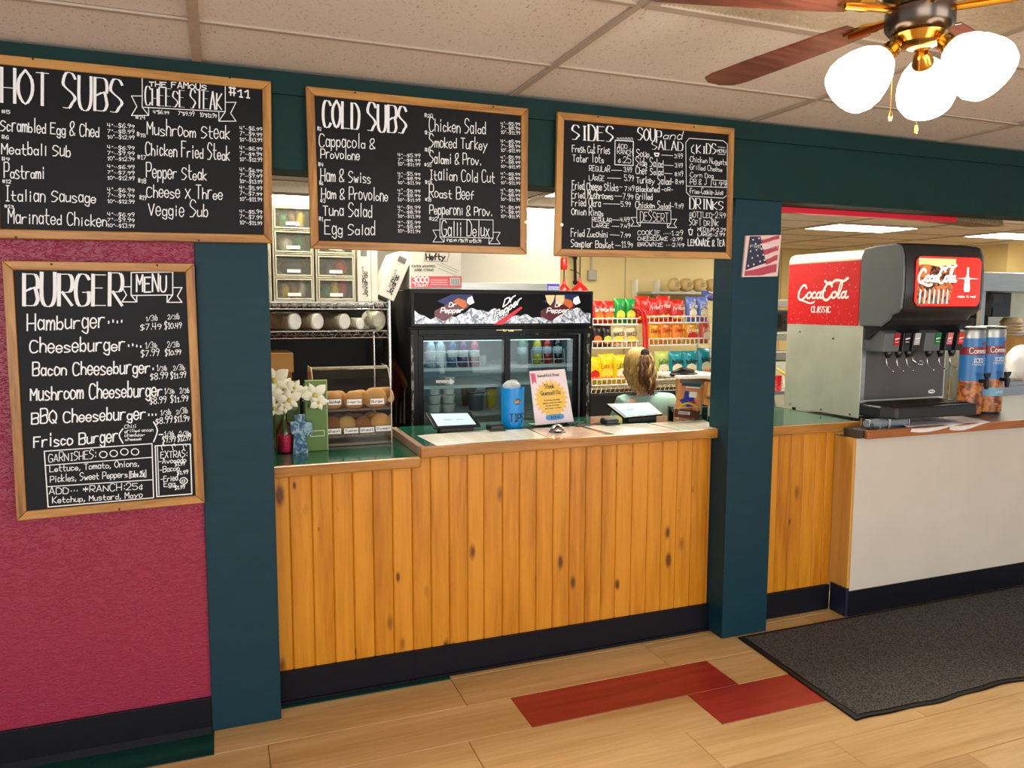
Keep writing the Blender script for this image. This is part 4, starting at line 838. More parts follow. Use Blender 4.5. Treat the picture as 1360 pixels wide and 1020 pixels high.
tub(at(622, 520, FY+.42).x, FY+.42, zs3, .05, .115, packmats['brown'], 'jar of brown peppers at the back of the fridge', 'jar', packmats['green'])
# straws carton on top
Yb = FY+.03; p0, p1 = at(545, 384, Yb), at(613, 384, Yb); zt_ = at(580, 328, Yb).z
c = ((p0.x+p1.x)/2, Yb+.17, (1.766+zt_)/2)
t = thing('carton', 'white and red straw carton printed 3000 COUNT on top of the fridge', 'box', c)
hx = (p1.x-p0.x)/2; obj('box_body', G().obox(c, (hx, 0, 0), (0, .17, 0), (0, 0, (zt_-1.766)/2)), CARD, t, bevel=.003)
yf = Yb-.001
g = G().face([at(u, v, yf) for u, v in ((546, 382), (613, 382), (613, 367), (546, 367))]); g.face([V3((c[0]+hx+.0006, yf+dy_, at(600, v, yf).z)) for dy_, v in ((.02, 382), (.2, 382), (.2, 367), (.02, 367))]); obj('red_band', g, RED, t)
g = G(); O = at(548, 375.5, yf-.0008); text(g, '3000', O, at(569, 375.5, yf-.0008)-O, V3((0, 0, .034)), .0033, V3((0, -1, 0))); O = at(551, 380.5, yf-.0008); text(g, 'COUNT', O, at(569, 380.5, yf-.0008)-O, V3((0, 0, .014)), .0016, V3((0, -1, 0)))
for v in (372, 375, 378): ribbon(g, [at(572, v, yf-.0008), at(594, v, yf-.0008)], V3((0, -1, 0)), .0012)
g.face([at(u, v, yf-.0007) for u, v in ((598, 379), (611, 379), (611, 369), (598, 369))]); obj('white_lettering', g, WHP, t)
g = G(); O = at(566, 345, yf); text(g, 'Hefty', O, at(591, 345, yf)-O, V3((0, 0, .034)), .004, V3((0, -1, 0))); ribbon(g, [at(u, v, yf) for u, v in ((563, 347), (594, 347), (597, 335), (565, 335), (563, 347))], V3((0, -1, 0)), .0012)
O = at(547, 355, yf); text(g, 'PAPER WRAPPED', O, at(578, 355, yf)-O, V3((0, 0, .012)), .0011, V3((0, -1, 0))); O = at(550, 360, yf); text(g, 'JUMBO STRAWS', O, at(576, 360, yf)-O, V3((0, 0, .012)), .0011, V3((0, -1, 0)))
for k in range(7): x = at(599+k*1.7, 374, yf).x; g.box(x, x+.004, yf-.0012, yf-.0009, at(600, 378.5, yf).z, at(600, 369.5, yf).z)
for a, b in (((580, 350), (607, 362)), ((585, 349), (610, 360)), ((582, 356), (606, 366))): ribbon(g, [at(*a, yf), at(*b, yf)], V3((0, -1, 0)), .0009)
obj('black_lettering', g, INK, t)
# ------------------------------------------------------------------ kitchen back: hood, pipes, electrical box
YH = 3.5; a, b = at(530, 385, YH), at(744, 385, YH); zl, zu = at(640, 388, YH).z, at(720, 302, YH).z
t = thing('range_hood', 'large off-white kitchen range hood above the fridge', 'range hood', ((a.x+b.x)/2, YH+.4, zl))
HW = M('hood enamel', (196, 191, 176), .3, noise=.03, nscale=1.5)
obj('hood_canopy', G().box(a.x-1.2, b.x, YH, YH+1.2, zl-.3, zu-.13), HW, t, bevel=.01)
obj('hood_soffit', G().box(a.x-1.2, b.x-.004, YH+.02, YH+1.2, zu-.129, 2.539), HW, t)
obj('grease_rail', G().box(a.x-1.2, b.x-.03, YH-.02, YH-.001, zl-.04, at(640, 375, YH).z), STEEL, t, bevel=.004)
g = G(); p, q = at(727, 386, YH-.024), at(743, 377, YH-.024); g.box(p.x, q.x, YH-.0235, YH-.0205, p.z, q.z); st = obj('blue_notice', g, M('blue notice', (60, 60, 180), .5), t)
g = G()
for k in range(3): ribbon(g, [V3((p.x+.01, YH-.0245, p.z+.012+k*.012)), V3((q.x-.01, YH-.0245, p.z+.012+k*.012))], V3((0, -1, 0)), .002)
obj('notice_print', g, WHP, st)
# hanging structure seen in the gap
Yw = 4.74
t = thing('electrical_box', 'small grey wall-mounted electrical box with conduit above the fridge corner', 'electrical box', tuple(at(784, 366, Yw)))
p, q = at(779, 372, Yw), at(790, 359, Yw); obj('box_body', G().box(p.x, q.x, Yw-.06, Yw-.001, p.z, q.z), M('grey enamel', (170, 168, 150), .4), t, bevel=.008)
obj('conduit', G().cyl((at(784, 359, Yw).x, Yw-.02, q.z), (at(784, 330, Yw).x, Yw-.02, 2.54), .012), MATS['grey enamel'], t)
IRON = M('black iron pipe', (30, 28, 28), .4, .6)
t = thing('gas_pipe', 'black iron pipe with elbows on the cream wall beside the range hood', 'pipe', tuple(at(764, 350, 4.6)))
P = [V3((at(757, 341, 4.6).x, 4.6, 2.54)), at(757, 341, 4.6), at(763.5, 342, 4.6), at(764, 375, 4.6), at(768, 376, 4.6)]; obj('pipe_run', G().tube(P, .018, 10), IRON, t)
for p in P[2:4]: obj('pipe_fitting', G().ell(p, .028, .028, .03, 12, 8), IRON, t, smooth=True)
obj('wire', G().tube([at(757, 358, 4.6), at(764, 360, 4.6), at(770, 364, 4.6), at(771, 371, 4.6)], .005, 6), IRON, t)
for i, (u, v, r, l) in enumerate(((770, 383, .09, 'red enamel heat lamp shade showing above the fridge right corner'), (749, 384, .07, 'red heat lamp shade mostly hidden behind the range hood'))):
    t = thing('heat_lamp', l, 'lamp', tuple(at(u, v, 4.3))); c = at(u, v+1, 4.3)
    obj('shade', G().lathe([(r, -.02), (r*.95, .005), (r*.4, .05), (r*.2, .07), (r*.17, .11), (.01, .12)], c, n=24), RED, t, smooth='auto')
    obj('hanger', G().cyl(c+V3((0, 0, .115)), (c.x, c.y, 2.54), .006), IRON, t)
p, q = at(747, 358, 4.2), at(751, 342, 4.2)
t = thing('fire_bottle', 'narrow red pull station bottle beside the hood edge', 'fire equipment', tuple(p)); obj('bottle_body', G().lathe([(.03, 0), (.035, .01), (.035, q.z-p.z-.02), (.02, q.z-p.z)], ((p.x+q.x)/2, 4.2, p.z), n=16), RED, t, smooth='auto')
obj('valve', G().tube([V3(((p.x+q.x)/2, 4.2, q.z)), V3(((p.x+q.x)/2, 4.2, q.z+.12)), V3(((p.x+q.x)/2+.08, 4.2, q.z+.13))], .008, 8), CHR, t)
# ------------------------------------------------------------------ chip rack
YC = 3.7
WIRE = M('white coated rack wire', (232, 230, 224), .35)
cr = thing('chip_rack', 'white wire chip display rack with a red arched tube frame', 'display rack', tuple(at(856, 500, YC).xyz[:2])+(.95,))
secs = {'l': (787, 848), 'r': (862, 947)}
SH = {'l': ((431, 423), (462, 453), (511, 503)), 'r': ((428.5, 420), (458, 449.5), (503, 495))}
shz = {}
for k, (u0, u1) in secs.items():
    xa, xb = at(u0, 450, YC).x, at(u1, 450, YC).x
    for n, (vb, vt) in enumerate(SH[k]):
        um = (u0+u1)/2; za, zb_ = at(um, vb, YC).z, at(um, vt, YC).z; shz[k, n] = (za, xa, xb)
        g = G()
        for z in (za, zb_): g.box(xa, xb, YC-.004, YC+.004, z-.006, z+.006)
        x = xa
        while x <= xb+.001: g.box(x-.0035, x+.0035, YC-.003, YC+.003, za, zb_); x += .055
        x = xa
        while x <= xb: g.cyl((x, YC, za), (x, YC+.32, za), .003, n=4); x += .03
        for yy in (.1, .21, .32): g.cyl((xa, YC+yy, za-.006), (xb, YC+yy, za-.006), .004, n=5)
        obj('wire_tray', g, WIRE, cr)
g = G()
for du in (0, 4): g.tube([at(841+du, 409, YC-.03), at(847+du, 410, YC-.03), at(852+du, 415, YC-.03), at(854.5+du, 425, YC-.03), at(855+du, 440, YC-.03), at(855.5+du, 470, YC-.03), at(856+du, 506, YC-.03)], .014, 8)
obj('red_frame', g, RED, cr, smooth=True)
g = G()
for xx in (shz['l', 0][1], shz['r', 0][2]+.02): g.cyl((xx, YC+.3, at(820, 513, YC-.1).z+.002), (xx, YC+.3, 1.72), .012)
obj('rear_upright', g, WIRE, cr)
# table under the rack
tb = thing('wire_table', 'chrome wire shelf unit under the chip rack', 'shelving', ((shz['l', 0][1]+shz['r', 0][2])/2, YC+.2, 0))
zt2 = at(820, 513, YC-.1).z
wshelf(zt2, shz['l', 0][1]-.1, shz['r', 0][2]+.1, YC-.12, YC+.4, tb, CHR, .06)
wshelf(.4, shz['l', 0][1]-.1, shz['r', 0][2]+.1, YC-.12, YC+.4, tb, CHR, .05)
for x in (shz['l', 0][1]-.1, shz['r', 0][2]+.1):
    for y in (YC-.12, YC+.4): obj('post', G().cyl((x, y, .005), (x, y, zt2+.02), .013), CHR, tb)
solo('dark_bin', G().box(shz['l', 0][1]-.05, shz['r', 0][2]+.05, YC, YC+.35, .41, zt2-.08), BLKM, 'dark storage bin on the lower level of the shelf unit under the chips', 'bin', bevel=.02)
# chip bags -----------------------------------------------------------
def bag_mesh(w_, h_, d_=.045):
    g = G(); n, m = 10, 12
    def f(s):
        def q(u, v):
            e = (max(0, 1-abs(2*u-1)**2.4))*(max(0, 1-abs(2*v-1)**3.2))
            x = (u-.5)*w_*(1-.05*math.sin(v*math.pi)); z = v*h_; wr = .0035*math.sin(u*23+v*7)*math.sin(v*math.pi)+(.0025*math.sin(u*60) if v > .9 else 0)
            return (x, -s*(d_*e**.6+.0006)+wr, z)
        return q
    g.grid(f(1), n, m); g.grid(f(-1), n, m)
    return g
BC = dict(red=(206, 34, 26), green=(24, 140, 60), blue=(88, 112, 190), black=(28, 22, 20), orange=(238, 138, 22), cream=(232, 216, 178), yellow=(244, 208, 20), lime=(190, 208, 110), teal=(24, 150, 170), amber=(240, 170, 40), redwhite=(216, 80, 60), gold=(222, 190, 130))
BM = {k: M('chip bag '+k, c, .28, noise=.18, nscale=9, coat=.2) for k, c in BC.items()}
PR = {k: M('bag print '+k, c, .4) for k, c in dict(w=(244, 240, 228), y=(248, 206, 60), r=(200, 30, 26), k=(40, 30, 26), o=(232, 110, 30), g=(30, 110, 60), c=(236, 230, 200)).items()}
protos = {}
def bag(kind, u, vb, wpx, hpx, Y, word, wc, blob, label, group, tilt=0):
    p = at(u, vb, Y); s = (Y-CAM.y)/ray(u, vb).y/FP*1.0
    w_ = wpx*s*1.12; h_ = hpx*s
    key = (kind, word, round(w_, 2), round(h_, 2))
    if key not in protos:
        t = thing('chip_bag', label, 'chip bag', (0, 0, 0), group)
        obj('bag_body', bag_mesh(w_, h_), BM[kind], t, smooth=True)
        g = G()
        if blob: g.grid(lambda a, b: (lambda q: (q[0], q[1], q[2]))((w_*.36*(2*a-1)*math.sqrt(max(0, 1-(2*b-1)**2)), -.0485-.0, h_*(.34+.2*(2*b-1)))), 6, 6); obj('emblem', g, PR[blob], t)
        if word:
            g = G(); text(g, word, (-w_*.38, -.051, h_*.52), (w_*.76, 0, h_*.04), (0, 0, h_*.17), .0026, V3((0, -1, 0))); obj('bag_lettering', g, PR[wc], t)
        g = G()
        for k in range(4): g.ell((w_*(-.25+.17*k), -.046, h_*(.2+.03*(k % 2))), w_*.09, .006, h_*.07, 8, 5)
        obj('snack_picture', g, PR['o' if kind not in ('orange', 'red', 'amber') else 'y'], t, smooth=True)
        protos[key] = t; first = t
        t.location = p; t.rotation_euler = (R.uniform(-.04, .0), tilt, R.uniform(-.12, .12)); return t
    t = dup(protos[key], None, p, None, label); t.rotation_euler = (R.uniform(-.04, .0), tilt, R.uniform(-.12, .12)); t['group'] = group; return t
g1, g2, g3 = 'chip bags on the top rack shelf', 'chip bags on the middle rack shelf', 'chip bags on the lower rack shelf'
Ya = YC+.065
rows_ = [
 ('red', 793, 429, 17, 30, 'Doritos', 'w', 'o', 'red tortilla chip bag at the far left of the top rack shelf', g1), ('red', 807, 429, 16, 31, 'Doritos', 'w', 'o', 'red chip bag touching the green bags on the top rack shelf', g1),
 ('green', 822, 429, 15, 33, '', 'w', 'y', 'left of the two green chip bags with yellow emblem', g1), ('green', 836, 429, 15, 33, '', 'w', 'y', 'right of the two green chip bags with yellow emblem', g1),
 ('red', 852, 426, 20, 36, '', 'w', 'r', 'tall red chip bag behind the bend of the red tube frame', g1), ('red', 866, 426, 18, 31, 'Fritos', 'w', '', 'red chip bag just right of the red tube frame, top shelf', g1), ('red', 880, 426, 18, 34, 'Fritos', 'w', '', 'middle red chip bag of the right half of the top shelf', g1),
 ('red', 898, 426, 20, 29, 'Fritos', 'w', '', 'red chip bag beside the pale blue ones on the top shelf', g1), ('blue', 917, 426, 15, 33, 'Ruffles', 'w', 'c', 'left of the two pale blue chip bags, top shelf', g1), ('blue', 932, 426, 15, 33, 'Ruffles', 'w', 'c', 'right of the two pale blue chip bags, top shelf', g1),
 ('black', 791, 460, 15, 29, '', 'w', 'o', 'black chip bag at the far left of the middle rack shelf', g2), ('black', 804, 460, 15, 28, '', 'w', 'y', 'black and orange snack bag on the middle rack shelf', g2), ('cream', 819, 460, 17, 27, 'BAKED', 'k', 'y', 'cream baked snack bag beside the black and orange bag', g2), ('cream', 836, 460, 18, 27, 'BAKED', 'k', 'y', 'cream baked snack bag left of the red tube frame', g2),
 ('amber', 867, 456, 17, 29, 'Cheetos', 'r', '', 'orange cheese snack bag just right of the red tube frame', g2), ('orange', 882, 456, 17, 30, 'Cheetos', 'r', '', 'second orange cheese snack bag on the middle shelf', g2), ('orange', 899, 456, 18, 30, 'Cheetos', 'r', '', 'third orange cheese snack bag on the middle shelf', g2), ('amber', 917, 456, 18, 29, 'Fritos', 'w', 'r', 'amber corn snack bag with red emblem on the middle shelf', g2), ('redwhite', 935, 456, 15, 30, 'Fritos', 'w', 'c', 'red and white snack bag at the right end of the middle shelf', g2),
 ('yellow', 788, 508, 16, 36, '', 'r', 'r', 'yellow potato chip bag cut off by the fridge edge', g3), ('yellow', 804, 508, 20, 40, "Lay's", 'r', 'y', 'yellow potato chip bag, second on the lower rack shelf', g3), ('yellow', 822, 508, 18, 38, "LAY'S", 'g', 'c', 'yellow and cream chip bag left of the woman', g3), ('yellow', 838, 508, 16, 36, "Lay's", 'r', '', 'yellow chip bag half hidden by the blonde hair', g3),
 ('lime', 878, 501, 20, 36, 'SunChips', 'g', 'c', 'pale green wholegrain snack bag right of the woman', g3), ('teal', 897, 501, 19, 35, 'MissVickies', 'k', 'c', 'left of the three teal snack bags with cream circles', g3), ('teal', 915, 501, 20, 35, 'MissVickies', 'k', 'c', 'middle of the three teal snack bags with cream circles', g3), ('teal', 934, 501, 20, 38, 'MissVickies', 'k', 'c', 'right of the three teal snack bags with cream circles', g3)]
for r_ in rows_:
    kind, u, vb, wp, hp, wd, wc, bl, lb, gp = r_
    k = 'l' if u < 855 else 'r'; n = {g1: 0, g2: 1, g3: 2}[gp]
    t = bag(kind, u, vb, wp, hp, Ya, wd, wc, bl, lb, gp); t.location.z = shz[k, n][0]+.008
for i, (u, v, kind) in enumerate(((812, 421, 'red'), (870, 474, 'lime'))): pass
# back shelf with bread packs
Y2 = 4.45; p, q = at(858, 387, Y2), at(955, 385, Y2)
t = thing('wall_shelf', 'steel wall shelf above the chip rack holding bagged bread', 'shelf', tuple((p+q)/2))
obj('shelf_board', G().box(p.x, q.x+.1, Y2-.12, Y2+.28, p.z-.03, p.z), STEEL, t, bevel=.003)
for u in (858, 888): x = at(u, 380, Y2).x; obj('bracket', G().box(x-.012, x+.012, Y2+.2, Y2+.29, p.z-.25, p.z+.14), WHT, t)
for u, wd, l in ((896, .075, 'leftmost bagged loaf on the steel wall shelf'), (912, .09, 'bagged loaf with black print on the steel wall shelf'), (930, .09, 'bagged loaf third along the steel wall shelf'), (946, .075, 'rightmost bagged loaf on the steel wall shelf')):
    x = at(u, 385, Y2).x; t = thing('bagged_loaf', l, 'bread', (x, Y2, p.z)); g = G().ell((x, Y2+.02, p.z+.078), wd, .09, .078, 16, 10)
    g.v = [(a+.004*math.sin(c*130), b, c+.005*math.sin(a*110)) for a, b, c in g.v]; obj('loaf', g, BM['gold'], t, smooth=True)
    g = G()
    for k in range(3): ribbon(g, [V3((x-wd*.5, Y2-.076, p.z+.06+k*.018)), V3((x+wd*(.2+.1*k), Y2-.076, p.z+.062+k*.018))], V3((0, -1, 0)), .003)
    obj('printed_lines', g, INK, t)
t = bag('blue', 930, 396, 24, 12, Y2-.42, '', 'w', 'c', 'pale blue chip bag lying on its side over the top shelf', g1, .0); t.rotation_euler = (-.9, .2, .3); t.location.z = shz['r', 0][0]+.25
t.location.y = Ya+.05
# small dark tray on counter right of person
t = thing('scanner', 'black handheld device lying on cartons behind the brochure holder', 'device', tuple(at(908, 494, 2.6))); c = at(908, 497, 2.6)
obj('device_body', G().ell(c, .14, .08, .03, 16, 8), BLK, t, smooth=True); obj('grip', G().tube([c+V3((-.12, 0, .01)), c+V3((-.02, 0, .045)), c+V3((.1, 0, .02))], .02, 8), BLK, t, smooth=True)
p = at(927, 500, 2.6); q = at(950, 505, 2.6); wb = solo('flat_box', G().box(at(893, 500, 2.6).x, q.x, 2.47, 2.9, c.z-.03, c.z-.001), CARD, 'flat white box under the black handheld device', 'box', bevel=.003); c.z -= .030
t = thing('carton', 'kraft carton behind the brochure holder, beside the post', 'box', (q.x, 2.75, 0)); obj('box_body', G().box(p.x, q.x, 2.5, 2.95, .0, c.z-.031), KRAFT, t, bevel=.004); obj('flap', G().box(p.x+.02, q.x-.02, 2.48, 2.499, c.z-.16, c.z-.035), MATS['kraft lid'], t)
# ------------------------------------------------------------------ people
def skin_body(name, nodes, edges, mat, parent, root=0, sub=2):
    """nodes: list of (xyz, r or (rx,ry))"""
    me = bpy.data.meshes.new(name); off = rootof(parent).location
    me.from_pydata([tuple(V3(p)-off) for p, r in nodes], edges, []); me.skin_vertices.new(name='skin') if hasattr(me.skin_vertices, 'new') else None
    o = bpy.data.objects.new(name, me); COL.objects.link(o); o.parent = parent; me.materials.append(mat)
    md = o.modifiers.new('skin', 'SKIN'); md.use_smooth_shade = True
    import bmesh
    b = bmesh.new(); b.from_mesh(me); lay = b.verts.layers.skin.verify(); b.verts.ensure_lookup_table()
    for i, (p, r) in enumerate(nodes): b.verts[i][lay].radius = r if isinstance(r, tuple) else (r, r); b.verts[i][lay].use_root = (i == root)
    b.to_mesh(me); b.free()
    s = o.modifiers.new('sub', 'SUBSURF'); s.levels = sub; s.render_levels = sub
    return o
SKIN = M('skin', (226, 176, 148), .5); TEE = M('pale mint tee shirt', (166, 204, 192), .85, noise=.06, nscale=8, bump=.2, bscale=25); JEAN = M('dark jeans', (40, 48, 66), .85)
GREYT = M('grey knit sleeve', (92, 92, 96), .9, noise=.1, nscale=30)
def person(label, px, py, face, htop, shirt, pants, hairm, hairkind):
    ca, sa = math.cos(face), math.sin(face)      # facing direction angle; local +x right of body, +y forward
    fwd = V3((ca, sa, 0)); rt = V3((sa, -ca, 0))
    t = thing('person', label, 'person', (px, py, 0))
    def L(x, y, z): x -= .055*min(1, max(0, (z-1.03)/.16)) if hairkind == 'long' else 0; return V3((px, py, 0))+rt*x+fwd*y+V3((0, 0, z+htop-1.38))
    N = []; E = []
    def add(p, r, par=None): N.append((L(*p), r)); i = len(N)-1; (E.append((par, i)) if par is not None else None); return i
    pel = add((0, 0, .56), (.15, .11)); sp = add((0, 0, .70), (.125, .095), pel); ch = add((0, .015, .88), (.135, .1), sp); ck = add((0, -.01, 1.0), (.125, .09), ch); cn = add((0, 0, 1.05), (.07, .06), ck); nk = add((0, .0, 1.09), (.052, .052), cn); nk2 = add((0, .015, 1.14), (.048, .05), nk)
    hd = add((0, .025, 1.21), (.068, .078), nk2); h2 = add((0, .02, 1.29), (.07, .085), hd); h3 = add((0, .015, 1.335), (.045, .055), h2)
    arms = {}; legs = {}
    for s in (-1, 1):
        sh_ = add((s*.162, 0, .995), .062, ck); el = add((s*.225, .04, .77), .041, sh_); el2 = add((s*.2, .17, .70), .036, el); wr_ = add((s*.13, .30, .665), .025, el2); pa = add((s*.115, .345, .655), (.03, .016), wr_); pb = add((s*.11, .385, .65), (.033, .014), pa)
        arms[s] = (sh_, el, el2, wr_)
        for k, (fx_, ln) in enumerate(((-.024, .058), (-.008, .066), (.008, .062), (.024, .05))):
            f1 = add((s*.11+fx_, .41, .646), .0085, pb); f2 = add((s*.11+fx_*1.1, .41+ln*.5, .64), .0078, f1); add((s*.11+fx_*1.1, .41+ln, .622), .0065, f2)
        t1 = add((s*.11-s*.045, .365, .648), .0095, pa); t2 = add((s*.11-s*.062, .395, .64), .0085, t1); add((s*.11-s*.064, .42, .634), .007, t2)
        hp = add((s*.09, .04, .54), .085, pel); kn = add((s*.12, .42, .555), .06, hp); sk = add((s*.12, .43, .3), .05, kn); an = add((s*.12, .40, .08-(htop-1.38)), .035, sk); to = add((s*.13, .53, .035-(htop-1.38)), .032, an); legs[s] = (hp, kn, sk, an, to)
    body = skin_body('body', N, E, SKIN, t)
    def garment(nm, ids, edges, grow, mat):
        mp = {a: i for i, a in enumerate(ids)}
        skin_body(nm, [(N[i][0], tuple(x+grow for x in (N[i][1] if isinstance(N[i][1], tuple) else (N[i][1],)*2))) for i in ids], [(mp[a], mp[b]) for a, b in edges], mat, t)
    ids = [pel, sp, ch, ck, cn]; ed = [(pel, sp), (sp, ch), (ch, ck), (ck, cn)]
    for s in (-1, 1): a = arms[s]; ids += [a[0], a[1]]; ed += [(ck, a[0]), (a[0], a[1])]
    if shirt is GREYT:
        for s in (-1, 1): a = arms[s]; ids += [a[2]]; ed += [(a[1], a[2])]
    garment('shirt', ids, ed, .024, shirt)
    ids = [pel]; ed = []
    for s in (-1, 1): l = legs[s]; ids += l[:4]; ed += [(pel, l[0]), (l[0], l[1]), (l[1], l[2]), (l[2], l[3])]
    garment('trousers', ids, ed, .012, pants)
    for s in (-1, 1):
        l = legs[s]; garment('shoe', [l[3], l[4]], [(l[3], l[4])], .014, BLK)
        obj('eye', G().ell(L(s*.03, .1, 1.245), .012, .012, .009, 10, 7), WHP, t, smooth=True); obj('pupil', G().ell(L(s*.03, .108, 1.245), .006, .006, .006, 8, 6), INK, t, smooth=True)
        obj('ear', G().ell(L(s*.076, .02, 1.235), .012, .018, .03, 10, 7), SKIN, t, smooth=True); obj('eyebrow', G().tube([L(s*.015, .105, 1.268), L(s*.032, .106, 1.274), L(s*.048, .096, 1.268)], .0035, 5), hairm[0], t)
    obj('nose', G().lathe([(.004, 0), (.010, -.02), (.014, -.036), (.006, -.044)], L(0, .108, 1.25), n=10), SKIN, t, smooth=True)
    obj('mouth', G().tube([L(-.022, .103, 1.183), L(0, .112, 1.185), L(.022, .103, 1.183)], .005, 6), M('lips', (180, 90, 86), .5), t)
    # hair: scalp shell plus locks
    g = G(); rr = random.Random(3)
    def shell(u, v):
        a = 2*math.pi*u; th_ = v*1.75
        x, y = math.sin(th_)*math.sin(a), -math.sin(th_)*math.cos(a)
        k = 1 if y < .2 else 1-.25*(y-.2)
        zlim = -.15 if y > .35 else -1
        z = math.cos(th_)
        if y > .35 and z < .25: z = .25
        return tuple(L(x*.088*k+.002*math.sin(a*14), .01+y*.105*k, 1.275+z*.106+.0015*math.sin(a*19)))
    g.grid(shell, 40, 12); obj('hair', g, hairm[0], t, smooth=True)
    locks = []
    if hairkind == 'long':
        for k in range(64):
            a = -math.pi*.62+math.pi*1.24*k/63; x0 = math.sin(a); y0 = -math.cos(a)
            pts = []; n = 15; ph = rr.uniform(0, 6.28); am = rr.uniform(.008, .019); ln = rr.uniform(.11, .18)
            for i in range(n):
                f = i/(n-1)
                if f < .35:
                    th_ = .25+f/.35*1.25; p = (x0*math.sin(th_)*.094, .01+y0*math.sin(th_)*.112, 1.278+math.cos(th_)*.108)
                else:
                    q = (f-.35)/.65; cw = am*math.sin(ph+q*10)*min(1, q*3); p = (x0*.094*(1-.25*q)+cw, .01+y0*.112*(1-.1*q)-.012*q+am*math.cos(ph+q*10)*.6*min(1, q*3), 1.262-q*ln)
                pts.append(L(*p))
            locks.append((pts, .0105, [.5+.6*math.sin(min(1, (i+1)/n*1.5)*1.57)*(1-.75*max(0, i/n-.6)/.4) for i in range(n)], k))
        # gathered ponytail in curls
        for k in range(40):
            a = rr.uniform(0, 6.28); ro = rr.uniform(.008, .042); ph = rr.uniform(0, 6.28); n = 16; pts = []; ln = rr.uniform(.17, .29)
            for i in range(n):
                q = i/(n-1); sw = ro*(1+.5*math.sin(q*3.1)); pts.append(L(-.016+math.cos(a)*sw+.012*math.sin(ph+q*13)*q, -.112-.022*math.sin(q*3.1)+math.sin(a)*sw*.7+.008*math.cos(ph+q*13), 1.34-q*ln+ .015*math.sin(q*3.14)))
            locks.append((pts, .0095, [.6+.5*math.sin(i/n*3.1)-.4*(i/n)**3 for i in range(n)], k))
        gA, gB = G(), G()
        for i, (pts, r_, tp, k) in enumerate(locks): ((gA if (i < 64 and k < 40) or (i >= 64 and k % 6 == 0) else gB)).tube(pts, r_, 6, tp)
        o = obj('hair_locks', gA, hairm[0], t, smooth=True); o['label'] = 'blonde waves'; o = obj('ponytail', gB, hairm[1], t, smooth=True); o['label'] = 'brown curled ponytail'
        obj('hair_tie', G().lathe([(.03, 0), (.034, .008), (.03, .016)], L(-.018, -.098, 1.352), -fwd, 16), INK, t, smooth=True)
    st = thing('stool', 'black round stool under '+('the seated woman' if hairkind == 'long' else 'the person in grey behind the post'), 'stool', (px, py, 0)); zs = .415+htop-1.38
    obj('seat', G().lathe([(.15, 0), (.17, .01), (.17, .035), (.15, .045)], (px, py, zs-.045), n=24), BLK, st, smooth='auto'); 
    for k in range(4):
        a = math.pi/4+k*math.pi/2; obj('leg', G().cyl((px+.11*math.cos(a), py+.11*math.sin(a), zs-.05), (px+.17*math.cos(a), py+.17*math.sin(a), .001), .011), CHR, st)
    return t
HB = M('blonde hair', (204, 166, 96), .45, noise=.35, nscale=30, stretch=(3, 3, .6)); HBR = M('light brown hair', (120, 82, 54), .45, noise=.35, nscale=30, stretch=(3, 3, .6))
person('woman with long blonde and brown hair in a pale mint tee shirt, seen from behind', 2.565, 1.5, math.radians(88), 1.385, TEE, JEAN, (HB, HBR), 'long')
pp = at(1036, 515, 1.7)
person('person in a grey long sleeve top, mostly hidden behind the right post', pp.x-.17, 1.9, math.radians(70), 1.33, GREYT, JEAN, (HBR, HBR), 'short')
# ------------------------------------------------------------------ low counter items
ZL = 1.0185
def T0(u, v): return atz(u, v, ZL)
# orchid vase
c = atz(378, 601, ZL); c = V3((c.x+.002, c.y, ZL))
t = thing('bud_vase', 'clear glass bottle vase half filled with pink sand, holding white orchids', 'vase', c)
VG = glassmat('vase glass', (.96, 1, .98), .02, .95)
s = (c.y-CAM.y)/FP
obj('glass_bottle', G().lathe([(.030, 0), (.034, .004), (.035, .085), (.033, .105), (.022, .128), (.013, .142), (.0115, .16), (.0115, .195), (.014, .2)], c, n=24, caps=False), VG, t, smooth=True)
PINKS = M('pink sand', (206, 30, 84), .8, noise=.35, nscale=160, bump=.4, bscale=200)
obj('pink_sand', G().lathe([(.029, .003), (.032, .006), (.033, .075), (.031, .079)], c, n=24), PINKS, t, smooth='auto')
ORC = M('orchid petal', (240, 238, 214), .55, noise=.06, nscale=20); ORY = M('orchid throat', (214, 196, 90), .5); STM = M('orchid stem', (48, 92, 40), .5)
t = thing('orchid_spray', 'spray of white artificial orchids standing in the glass bottle vase', 'flowers', (c.x, c.y, ZL+.01))
g = G(); 
P1 = [V3((c.x, c.y, ZL+.08)), V3((c.x-.002, c.y, ZL+.2)), V3((c.x-.02, c.y-.01, ZL+.28)), V3((c.x-.045, c.y-.015, ZL+.36))]
P2 = [V3((c.x, c.y, ZL+.18)), V3((c.x+.01, c.y-.01, ZL+.24)), V3((c.x+.03, c.y-.015, ZL+.30)), V3((c.x+.085, c.y-.02, ZL+.25)), V3((c.x+.13, c.y-.02, ZL+.24))]
for P in (P1, P2): g.tube(cat_([tuple(p) for p in P], 4), .0028, 6)
obj('stem', g, STM, t, smooth=True)
